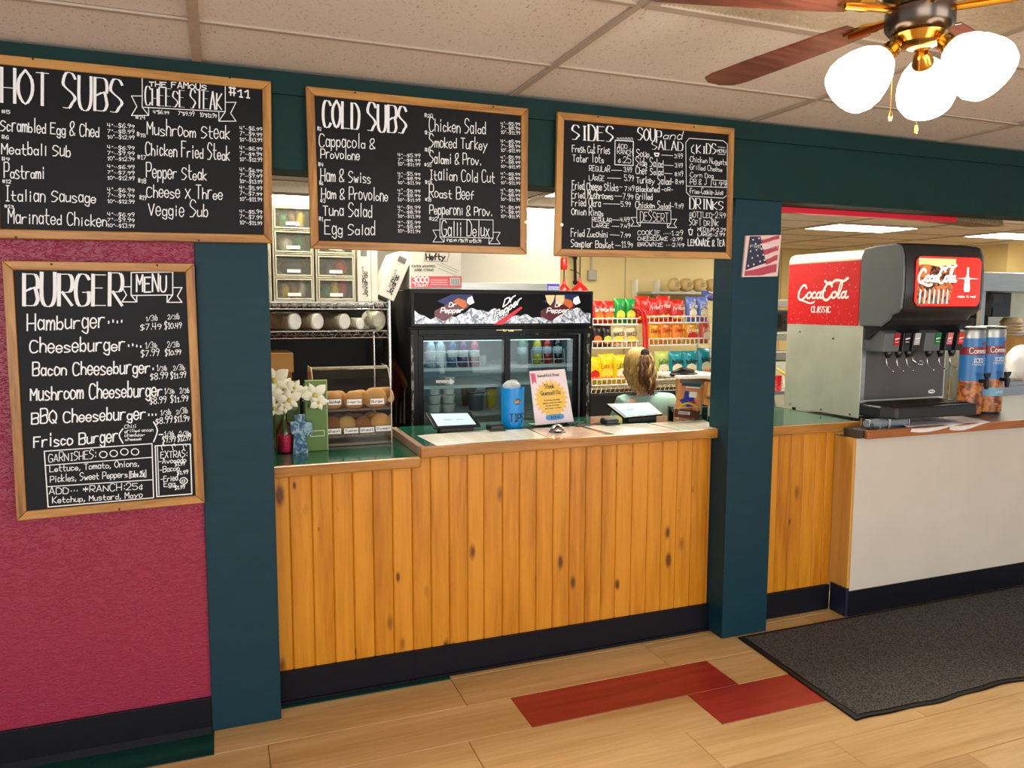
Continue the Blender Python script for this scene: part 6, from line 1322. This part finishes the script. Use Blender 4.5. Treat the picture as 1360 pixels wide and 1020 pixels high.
g = G(); g.grid(lambda u, v: tuple(fpt(u, .5+(v-.5)*(1-(max(0, abs(u-.5)-.44)/.06)**2*.18))), 24, 2); sg = obj('lit_sign', g, SR, t)
g = G(); g.grid(lambda u, v: tuple(fpt((.03+.53*u) if v > .6 else (.03+.53*u)*(1-.0)-(.6-v)*.12*u, .04+.92*v, .0012)), 14, 8); obj('cup_photo', g, SB, t)
g = G(); g.grid(lambda u, v: tuple(fpt(.03+.53*u, .82+.14*v+.02*math.sin(u*9)*(1-v), .0018)), 12, 2); obj('foam_print', g, M('lit foam', (250, 206, 140), .4, emit=.8, ecol=(250, 206, 140)), t)
g = G()
for k in range(7): a = .05+.065*k; g.face([tuple(fpt(a+dx, b, .002)) for dx, b in ((0, .05), (.028, .05), (.034, .32), (.01, .36))])
obj('bottle_glints', g, M('lit pale glints', (190, 214, 210), .3, emit=.5, ecol=(190, 214, 210)), t)
g = G()
for pts, hw in CC: ribbon(g, [fpt(.02+.56*x/100, .44+.36*y/40, .003) for x, y in cat_(pts, 4)], V3((0, -1, 0)), .0060)
g.face([fpt(a, b, .002) for a, b in ((.72, .30), (.80, .30), (.81, .36), (.80, .52), (.775, .66), (.775, .80), (.745, .80), (.745, .66), (.715, .52), (.71, .36))]); g.face([fpt(a, b, .0018) for a, b in ((.58, .57), (.73, .585), (.79, .585), (.96, .57), (.79, .555), (.73, .555))])
O = fpt(.62, .18, .002); text(g, 'make it real', O, fpt(.92, .18, .002)-O, V3((0, 0, .012)), .0012, V3((0, -1, 0))); obj('lit_script', g, LT, t)
# hood under header, valves, splash plate, tray
g = G(); pf = [(-.03, 1.5995), (.02, 1.5645), (.16, 1.5645), (.16, 1.50), (.12, 1.49), (.06, 1.54), (0, 1.575)]
g.prism([(X0_+.016, y, z) for y, z in pf], (X1_-X0_-.05, 0, 0)); obj('valve_hood', g, CHAR, t, bevel=.004)
obj('splash_plate', G().box(X0_+.045, X1_-.02, YF_-.008, YF_-.0005, 1.155, 1.43), M('dark steel plate', (104, 98, 96), .35, .7, noise=.08, nscale=4), t, bevel=.001)
obj('side_trim', G().box(X0_+.005, X0_+.044, YF_-.014, YF_-.0005, 1.155, 1.44), STEEL, t, bevel=.002)
obj('key_lock_panel', G().box(X0_+.004, X0_+.046, YF_-.02, YF_-.0005, 1.4405, 1.56), STEEL, t, bevel=.003)
obj('key_lock', G().cyl((X0_+.025, YF_-.026, 1.53), (X0_+.025, YF_-.0205, 1.53), .008), CHR, t)
vx = [X0_+.075+.066*k for k in (0, 1, 2, 3.25, 4.3, 5.35, 6.4, 7.3)]
LB = [('red label', (178, 26, 34)), ('black label', (30, 30, 32)), ('silver label', (190, 192, 190)), None, ('green label', (16, 124, 60)), ('pink label', (226, 120, 130)), ('orange red label', (226, 52, 40))]
fil = G().box(X0_+.048, X0_+.12, .03, YF_-.009, 1.435, 1.53); 
def valve(x, lb, wide=0):
    m_ = M(lb[0], lb[1], .35); v = obj('valve', G().prism([(x-.026-wide, .025, 1.43), (x-.026-wide, YF_-.009, 1.43), (x-.026-wide, YF_-.009, 1.55), (x-.026-wide, .07, 1.55), (x-.026-wide, .015, 1.53)][::-1], (.052+wide, 0, 0)), CHAR if not wide else DG, t, bevel=.004)
    obj('brand_label', G().prism([(x-.02, .0215, 1.465), (x+.02, .0215, 1.465), (x+.02, .012, 1.53), (x-.02, .012, 1.53)], (0, -.002, 0)), m_, v)
    g = G(); ribbon(g, [V3((x-.014, .0140, 1.497)), V3((x+.014, .0140, 1.503))], V3((0, -1, 0)), .0035); ribbon(g, [V3((x-.012, .0165, 1.482)), V3((x+.012, .0165, 1.482))], V3((0, -1, 0)), .0015); obj('label_print', g, WHP, v)
    obj('nozzle', G().lathe([(.02, 1.429), (.02, 1.415), (.014, 1.40), (.011, 1.395)], (x, .07, 0), n=14), BLK, v)
    obj('lever', G().tube([(x+.004, .085, 1.43), (x+.004, .082, 1.37), (x+.008, .075, 1.345), (x+.012, .045, 1.325), (x+.013, .04, 1.32)], .004, 6), CHR, v, smooth=True)
for x, lb, wd in ((3.215, LB[0], .06), (3.29, LB[1], 0), (3.362, LB[2], 0), (3.515, LB[4], .065), (3.605, LB[5], 0), (3.69, LB[6], 0)): valve(x, lb, wd)
g = G(); g.tube([(3.405, .08, 1.43), (3.405, .078, 1.38), (3.412, .06, 1.362)], .007, 6); g.tube([(3.412, .05, 1.36), (3.44, .045, 1.352), (3.452, .045, 1.365), (3.44, .045, 1.375), (3.42, .05, 1.374)], .003, 5); obj('water_lever', g, CHR, t, smooth=True)
g = G(); n = 12; g.face([(3.655+.028*math.cos(6.283*k/n), YF_-.0092, 1.185+.012*math.sin(6.283*k/n)) for k in range(n)]); o = obj('oval_badge', g, WHP, t)
g = G(); ribbon(g, [V3((3.638, YF_-.0096, 1.186)), V3((3.648, YF_-.0096, 1.189)), V3((3.66, YF_-.0096, 1.183)), V3((3.672, YF_-.0096, 1.187))], V3((0, -1, 0)), .0022); obj('badge_print', g, INK, o)
g = G(); trp = [(X0_+.005, YF_-.001), (X0_+.005, -.0), (X0_+.05, -.07), (X1_-.05, -.09), (X1_-.01, -.02), (X1_-.01, YF_-.001)]
g.prism([(x, y, 1.075) for x, y in trp], (0, 0, .065)); obj('drip_tray', g, CHAR, t, bevel=.012, seg=3)
g = G(); k = X0_+.06
g.box(X0_+.05, X1_-.05, -.045, YF_-.012, 1.141, 1.142)
while k < X1_-.06: g.box(k, k+.006, -.04, YF_-.015, 1.1421, 1.147); k += .014
obj('drip_grille', g, M('dark grille', (60, 48, 40), .4, .5), t)
# cups lying under the tray
for i, (u, l) in enumerate(((1170, 'left clear ribbed glass lying in the rack under the drip tray'), (1208, 'right clear ribbed glass lying in the rack under the drip tray'))):
    p = atz(u, 570, 1.0225); tt_ = thing('glass_tumbler', l, 'glass', (p.x, .02, 1.0225)); 
    obj('tumbler_body', G().lathe([(.020, 0), (.021, .002), (.024, .1), (.025, .13), (.0235, .13), (.02, .01)], (p.x-.06, .02, 1.049), (1, 0, 0), 18), frosted('smoky glass', (150, 166, 172), .45), tt_, smooth='auto')
    g = G()
    for dx in (-.064, .072): g.tube([(p.x+dx, -.01, 1.0235), (p.x+dx, -.01, 1.072), (p.x+dx, .05, 1.072), (p.x+dx, .05, 1.0235)], .0022, 5)
    g.box(p.x-.066, p.x+.074, -.012, .052, 1.0213, 1.0228); obj('rack_wire', g, CHR, tt_)
pz_ = atz(1143, 567, 1.0225); solo('rubber_puck', G().lathe([(.028, 0), (.032, .004), (.03, .01), (.012, .012), (.01, .03)], (pz_.x, .0, 1.022), n=20), BLK, 'small black rubber foot disc at the left end of the soda shelf', 'fitting', smooth='auto')
# yellow bags under the machine
for i, (x, y, l) in enumerate(((3.09, .62, 'yellow printed packet under the back of the soda fountain'), (3.085, .40, 'yellow packet under the middle of the soda fountain'), (3.08, .25, 'yellow packet under the front of the soda fountain'))):
    pass
# paper towels on the shelf
TW = M('white paper towel', (228, 224, 222), .8, noise=.08, nscale=30, bump=.3, bscale=30)
def towel(label, u0, u1, drop):
    a, b = atz(u0, 572, 1.0235).x, atz(u1, 566, 1.0235).x
    g = G()
    def f(u, v):
        x = a+(b-a)*u+.05*(v-.5); y = -.052+.26*v; z = 1.0245+.0035*abs(math.sin(u*9+v*4))+.002*math.sin(v*11+u*5)
        if v < .2: y = -.054; z = 1.0245-(.2-v)*5*drop*(.5+.5*math.sin(u*4+.5))
        return (x, y, z)
    g.grid(f, 18, 15); n_ = len(g.v); g.v += [(x, y-.0012 if y < -.05 else y, z+.0012) for x, y, z in g.v]; g.f += [tuple(i+n_ for i in q)[::-1] for q in g.f]
    solo('paper_towel', g, TW, label, 'paper towel', smooth=True)
towel('white paper towel spread on the soda shelf right of the glasses', 1236, 1302, .03); towel('white paper towel under the right tea urn, hanging over the shelf edge', 1312, 1356, .035)
# ------------------------------------------------------------------ tea urns
TEA = speckle('iced tea photo', (110, 44, 16), (214, 132, 60), 26, .36, .62, .25, 0, 3); BLT = M('tea label blue', (40, 120, 190), .3); MAR = M('tea label maroon', (140, 24, 40), .35); BLP = M('pale blue label', (120, 180, 214), .4)
def urn(label, u0, u1, vb, vt, Y, labs=True):
    a, b = at(u0, vb, Y), at(u1, vb, Y); zt = at((u0+u1)/2, vt, Y).z; r = (b.x-a.x)/2; cx, cy = (a.x+b.x)/2, Y+r; z0 = 1.0295; H_ = zt-z0
    t = thing('tea_urn', label, 'drink dispenser', (cx, cy, z0))
    def ring(z_a, z_b, rr, mat, nm, a0=-math.pi/2-1.4, a1=-math.pi/2+1.4, par=None):
        g = G(); g.grid(lambda u, v: (cx+rr*math.cos(a0+(a1-a0)*u), cy+rr*math.sin(a0+(a1-a0)*u), z0+z_a+(z_b-z_a)*v), 18, 1); return obj(nm, g, mat, par or t, smooth=True)
    obj('urn_body', G().lathe([(r*.98, 0), (r, .006), (r, H_-.012), (r*.96, H_)], (cx, cy, z0), n=28), STEEL, t, smooth='auto')
    ring(.005, H_*.40, r+.0012, TEA, 'tea_photo'); ring(H_*.40, H_*.90, r+.001, BLT, 'blue_wrap'); ring(H_*.70, H_*.80, r+.002, MAR, 'maroon_band')
    def wt(s_, a0, a1, z, h, hw, mat, nm):
        rr = r+.003; W = (a1-a0)*rr; tmp = G(); text(tmp, s_, (0, 0, 0), (W, 0, 0), (0, 0, h), hw, V3((0, -1, 0))); g = G()
        g.add([(cx+math.sin(a0+x/rr)*rr, cy-math.cos(a0+x/rr)*rr, z0+z+zz) for x, y, zz in tmp.v], tmp.f); obj(nm, g, mat, t)
    wt('Community', -.8, 1.3, H_*.725, .032, .0022, WHP, 'brand_lettering'); wt('ICED TEA', -.55, .9, H_*.62, .022, .002, WHP, 'iced_tea_lettering'); wt('FRESHLY BREWED', -.6, .9, H_*.585, .009, .0007, WHP, 'small_lettering')
    g = G(); n = 12; 
    g.face([(cx+math.sin(.25+.2*math.cos(6.283*k/n))*(r+.003), cy-math.cos(.25+.2*math.cos(6.283*k/n))*(r+.003), z0+H_*.835+.014*math.sin(6.283*k/n)) for k in range(n)]); obj('round_logo', g, MAR, t)
    obj('lid', G().lathe([(r*.97, H_+.0005), (r*1.03, H_+.004), (r*1.03, H_+.012), (r*.9, H_+.016), (.01, H_+.02)], (cx, cy, z0), n=28), BLK, t, smooth='auto')
    tp = z0+H_*.40; g = G(); g.cyl((cx, cy-r-.002, tp), (cx, cy-r-.055, tp), .011); g.lathe([(.01, -.045), (.014, -.02), (.014, .012), (.008, .016)], (cx, cy-r-.045, tp), n=14); obj('tap', g, BLK, t, smooth='auto')
    obj('tap_handle', G().prism([(cx-.028, cy-r-.052, tp+.05), (cx+.028, cy-r-.052, tp+.05), (cx+.02, cy-r-.052, tp+.03), (cx+.006, cy-r-.052, tp+.017), (cx-.006, cy-r-.052, tp+.017), (cx-.02, cy-r-.052, tp+.03)], (0, .012, 0)), BLK, t, bevel=.003)
    obj('feet_ring', G().lathe([(r*.9, -.004), (r*.9, .0)], (cx, cy, z0), n=24), BLK, t)
    return t, cx, cy, r, z0, H_, ring, wt
q = urn('left cylindrical iced tea urn with blue and maroon label', 1284, 1312, 552, 438, .16)
q2 = urn('right cylindrical iced tea urn with an extra pale blue UNSWEET label', 1312, 1338, 551, 437, .19)
t, cx, cy, r, z0, H_, ring, wt = q2; ring(H_*.20, H_*.30, r+.0022, BLP, 'unsweet_label'); wt('UNSWEET', -.3, 1.0, H_*.235, .014, .0012, WHP, 'unsweet_lettering')
t, cx, cy, r, z0, H_, ring, wt = urn('third iced tea urn with blue wrap, set back behind the soda fountain corner', 1270, 1296, 549, 442, .42)
# ------------------------------------------------------------------ right background of the service area
YR2 = 1.55
t = thing('prep_station', 'stainless steel shelving station with overshelf at the far right', 'steel shelving', tuple(at(1340, 520, YR2).xy)+(0,))
xa, xb = at(1292, 400, YR2).x, at(1292, 400, YR2).x+1.9; zt = at(1330, 362, YR2).z; zl = at(1330, 387, YR2).z
obj('overshelf_fascia', G().box(xa, xb, YR2, YR2+.02, zl, zt), STEEL, t, bevel=.003); obj('overshelf', G().box(xa, xb, YR2+.0205, YR2+.5, zl, zl+.03), STEEL, t)
obj('upright', G().box(at(1306, 430, YR2+.02).x-.02, at(1306, 430, YR2+.02).x+.02, YR2+.03, YR2+.07, .01, zl-.001), STEEL, t); obj('upright', G().box(xb-.05, xb-.01, YR2+.03, YR2+.07, .01, zl-.001), STEEL, t); obj('upright', G().box(xb-.05, xb-.01, YR2+.45, YR2+.49, .01, zl-.001), STEEL, t)
obj('back_panel', G().box(xa+.02, xb, YR2+.47, YR2+.48, .9, zl-.001), GAL, t)
zw = at(1350, 505, YR2-.1).z; obj('work_surface', G().box(xa+.02, xb, YR2-.15, YR2+.46, zw-.04, zw), STEEL, t, bevel=.004)
obj('cabinet_front', G().box(xa+.06, xb-.02, YR2-.12, YR2-.10, .1, zw-.041), STEEL, t)
p = at(1311, 430, YR2+.1); q = at(1341, 400, YR2+.1)
t = thing('coffee_brewer', 'black coffee brewer under the steel overshelf at far right', 'coffee machine', ((p.x+q.x)/2, YR2+.2, zw))
obj('brewer_head', G().box(p.x, q.x, YR2+.08, YR2+.38, at(1330, 421, YR2).z, zl-.006), BLK, t, bevel=.012); obj('brewer_column', G().box(p.x+.03, q.x-.03, YR2+.26, YR2+.40, zw+.001, at(1330, 421, YR2).z-.001), CHAR, t, bevel=.01)
obj('brewer_base', G().box(p.x, q.x, YR2+.08, YR2+.26, zw+.001, zw+.05), BLK, t, bevel=.008)
b2 = at(1325, 396, YR2+.075); obj('control_panel', G().box(b2.x-.06, b2.x+.06, YR2+.072, YR2+.0795, b2.z-.04, b2.z+.03), CHAR, t); obj('glass_front', G().box(p.x+.02, q.x-.03, YR2+.070, YR2+.0785, at(1330, 420, YR2).z, at(1330, 408, YR2).z), M('glossy black', (8, 8, 8), .08), t)
for i in range(1):
    c = at(1352, 424, YR2+.02); t = thing('bowl_stack', 'stack of tan paper bowls upside down under the overshelf at the right edge', 'bowls', c)
    obj('shelf_board', G().box(c.x-.035, c.x+.3, YR2, YR2+.3, c.z-.14, c.z-.125), STEEL, t)
    for k in range(4): obj('bowl', G().lathe([(.09, 0), (.094, .004), (.065, .05), (.06, .052)], (c.x+.06, c.y+.1, c.z-.120+k*.028), n=22), M('tan paper bowl', (176, 152, 118), .7) if k == 0 else MATS['tan paper bowl'], t, smooth='auto')
t = thing('carton', 'kraft carton on the steel shelf at the right edge of the picture', 'box', tuple(at(1356, 450, YR2+.1))); a = at(1349, 462, YR2+.02); b = at(1349, 428, YR2+.02); obj('box_body', G().box(a.x, a.x+.4, YR2+.02, YR2+.3, a.z-.08, c.z-.1405), KRAFT, t, bevel=.004); obj('flap_gap', G().box(a.x-.002, a.x+.402, YR2+.018, YR2+.0195, (a.z+b.z)/2-.006, (a.z+b.z)/2+.006), INK, t)
obj('support_shelf', G().box(a.x-.02, a.x+.45, YR2, YR2+.3, a.z-.1, a.z-.081), STEEL, t)
c = at(1355, 482, YR2-.13); t = thing('liner_bag', 'crumpled white plastic bag on the steel counter at the right edge', 'plastic bag', c); g = G().ell(c, .13, .085, c.z-zw, 20, 14); g.v = [(x+.012*math.sin(z*60+y*50), y+.01*math.sin(x*55), max(zw+.001, z+.01*math.sin(x*70+y*40))) for x, y, z in g.v]; obj('bag_film', g, WHP, t, smooth=True)
# pilaster on the far wall
p = at(1334, 400, 4.4); struct('wall_pilaster', G().box(p.x, p.x+1.4, 4.4, 6.399, 0, at(1345, 310, 4.4).z), CREAM)
# shelves seen behind the post gap
YG = 3.1
x0 = at(1020, 430, YG).x; x1 = at(1062, 430, YG).x
t = thing('steel_shelving', 'steel shelf unit with dark equipment seen between the post and the soda fountain', 'steel shelving', ((x0+x1)/2, YG+.2, 0))
for v0, v1, m_ in ((408, 398, STEEL), (452, 442, STEEL), (478, 467, STEEL)): a, b = at(1040, v0, YG), at(1040, v1, YG); obj('shelf_board', G().box(x0-.3, x1, YG, YG+.45, a.z, b.z), m_, t, bevel=.003)
obj('lower_cabinet', G().box(x0-.3, x1, YG+.02, YG+.45, .02, at(1040, 480, YG).z), GAL, t)
for x in (x0-.28, x1-.02): obj('post', G().cyl((x, YG+.43, .01), (x, YG+.43, at(1040, 396, YG).z), .014), CHR, t)
obj('back_panel', G().box(x0-.3, x1, YG+.46, YG+.47, .9, at(1040, 396, YG).z), CHAR, t)
t = thing('toaster_oven', 'black countertop oven on the steel shelf behind the soda fountain', 'oven', (x0, YG+.2, at(1040, 441, YG).z)); a, b = at(1022, 441, YG+.02), at(1052, 412, YG+.02); obj('oven_body', G().box(a.x, b.x, YG+.03, YG+.4, a.z+.002, b.z), BLK, t, bevel=.01); obj('oven_dial', G().cyl((b.x-.06, YG+.018, (a.z+b.z)/2), (b.x-.06, YG+.0295, (a.z+b.z)/2), .022), CHAR, t); obj('oven_window', G().box(a.x+.03, b.x-.12, YG+.022, YG+.0295, a.z+.05, b.z-.04), MATS['glossy black'], t)
p = at(1036, 522, 2.6)
t = thing('service_table', 'low steel table behind the person in grey', 'table', (p.x, 2.7, 0)); zt0 = at(1036, 519, 2.6).z; obj('table_top', G().box(p.x-.5, p.x+.5, 2.55, 2.9, zt0-.03, zt0), STEEL, t)
for x in (p.x-.46, p.x+.46):
    for y in (2.59, 2.86): obj('leg', G().cyl((x, y, .001), (x, y, zt0-.03), .015), CHR, t)
t = thing('cup_stack', 'stack of red plastic cups on the steel table between the post and fountain', 'cups', (p.x, 2.64, zt0)); 
zz = zt0; top = at(1034, 501, 2.64).z; k = 0
while zz < top: obj('red_cup', G().lathe([(.036, .001), (.041, .02), (.042, .022)], (p.x-.0, 2.64, zz), n=18), packmats['red'] if False else RED, t); zz += .024
y_ = at(1040, 495, 2.75); t = thing('yellow_hose', 'short yellow tube sticking out behind the red cups', 'tube', y_); obj('hose_run', G().tube([at(1032, 490, 2.75), at(1042, 497, 2.75), at(1050, 505, 2.75), V3((at(1052, 505, 2.75).x, 2.75, zt0+.014))], .013, 8), packmats['yellow'], t, smooth=True)
c = at(1046, 500, 2.82); t = thing('paper_cup', 'pale paper cup on the steel table beside the soda fountain', 'cup', (c.x, 2.82, zt0)); obj('cup_body', G().lathe([(.035, .001), (.048, .13), (.05, .13), (.045, .128)], (c.x, 2.82, zt0), n=18), CUPW, t, smooth='auto')
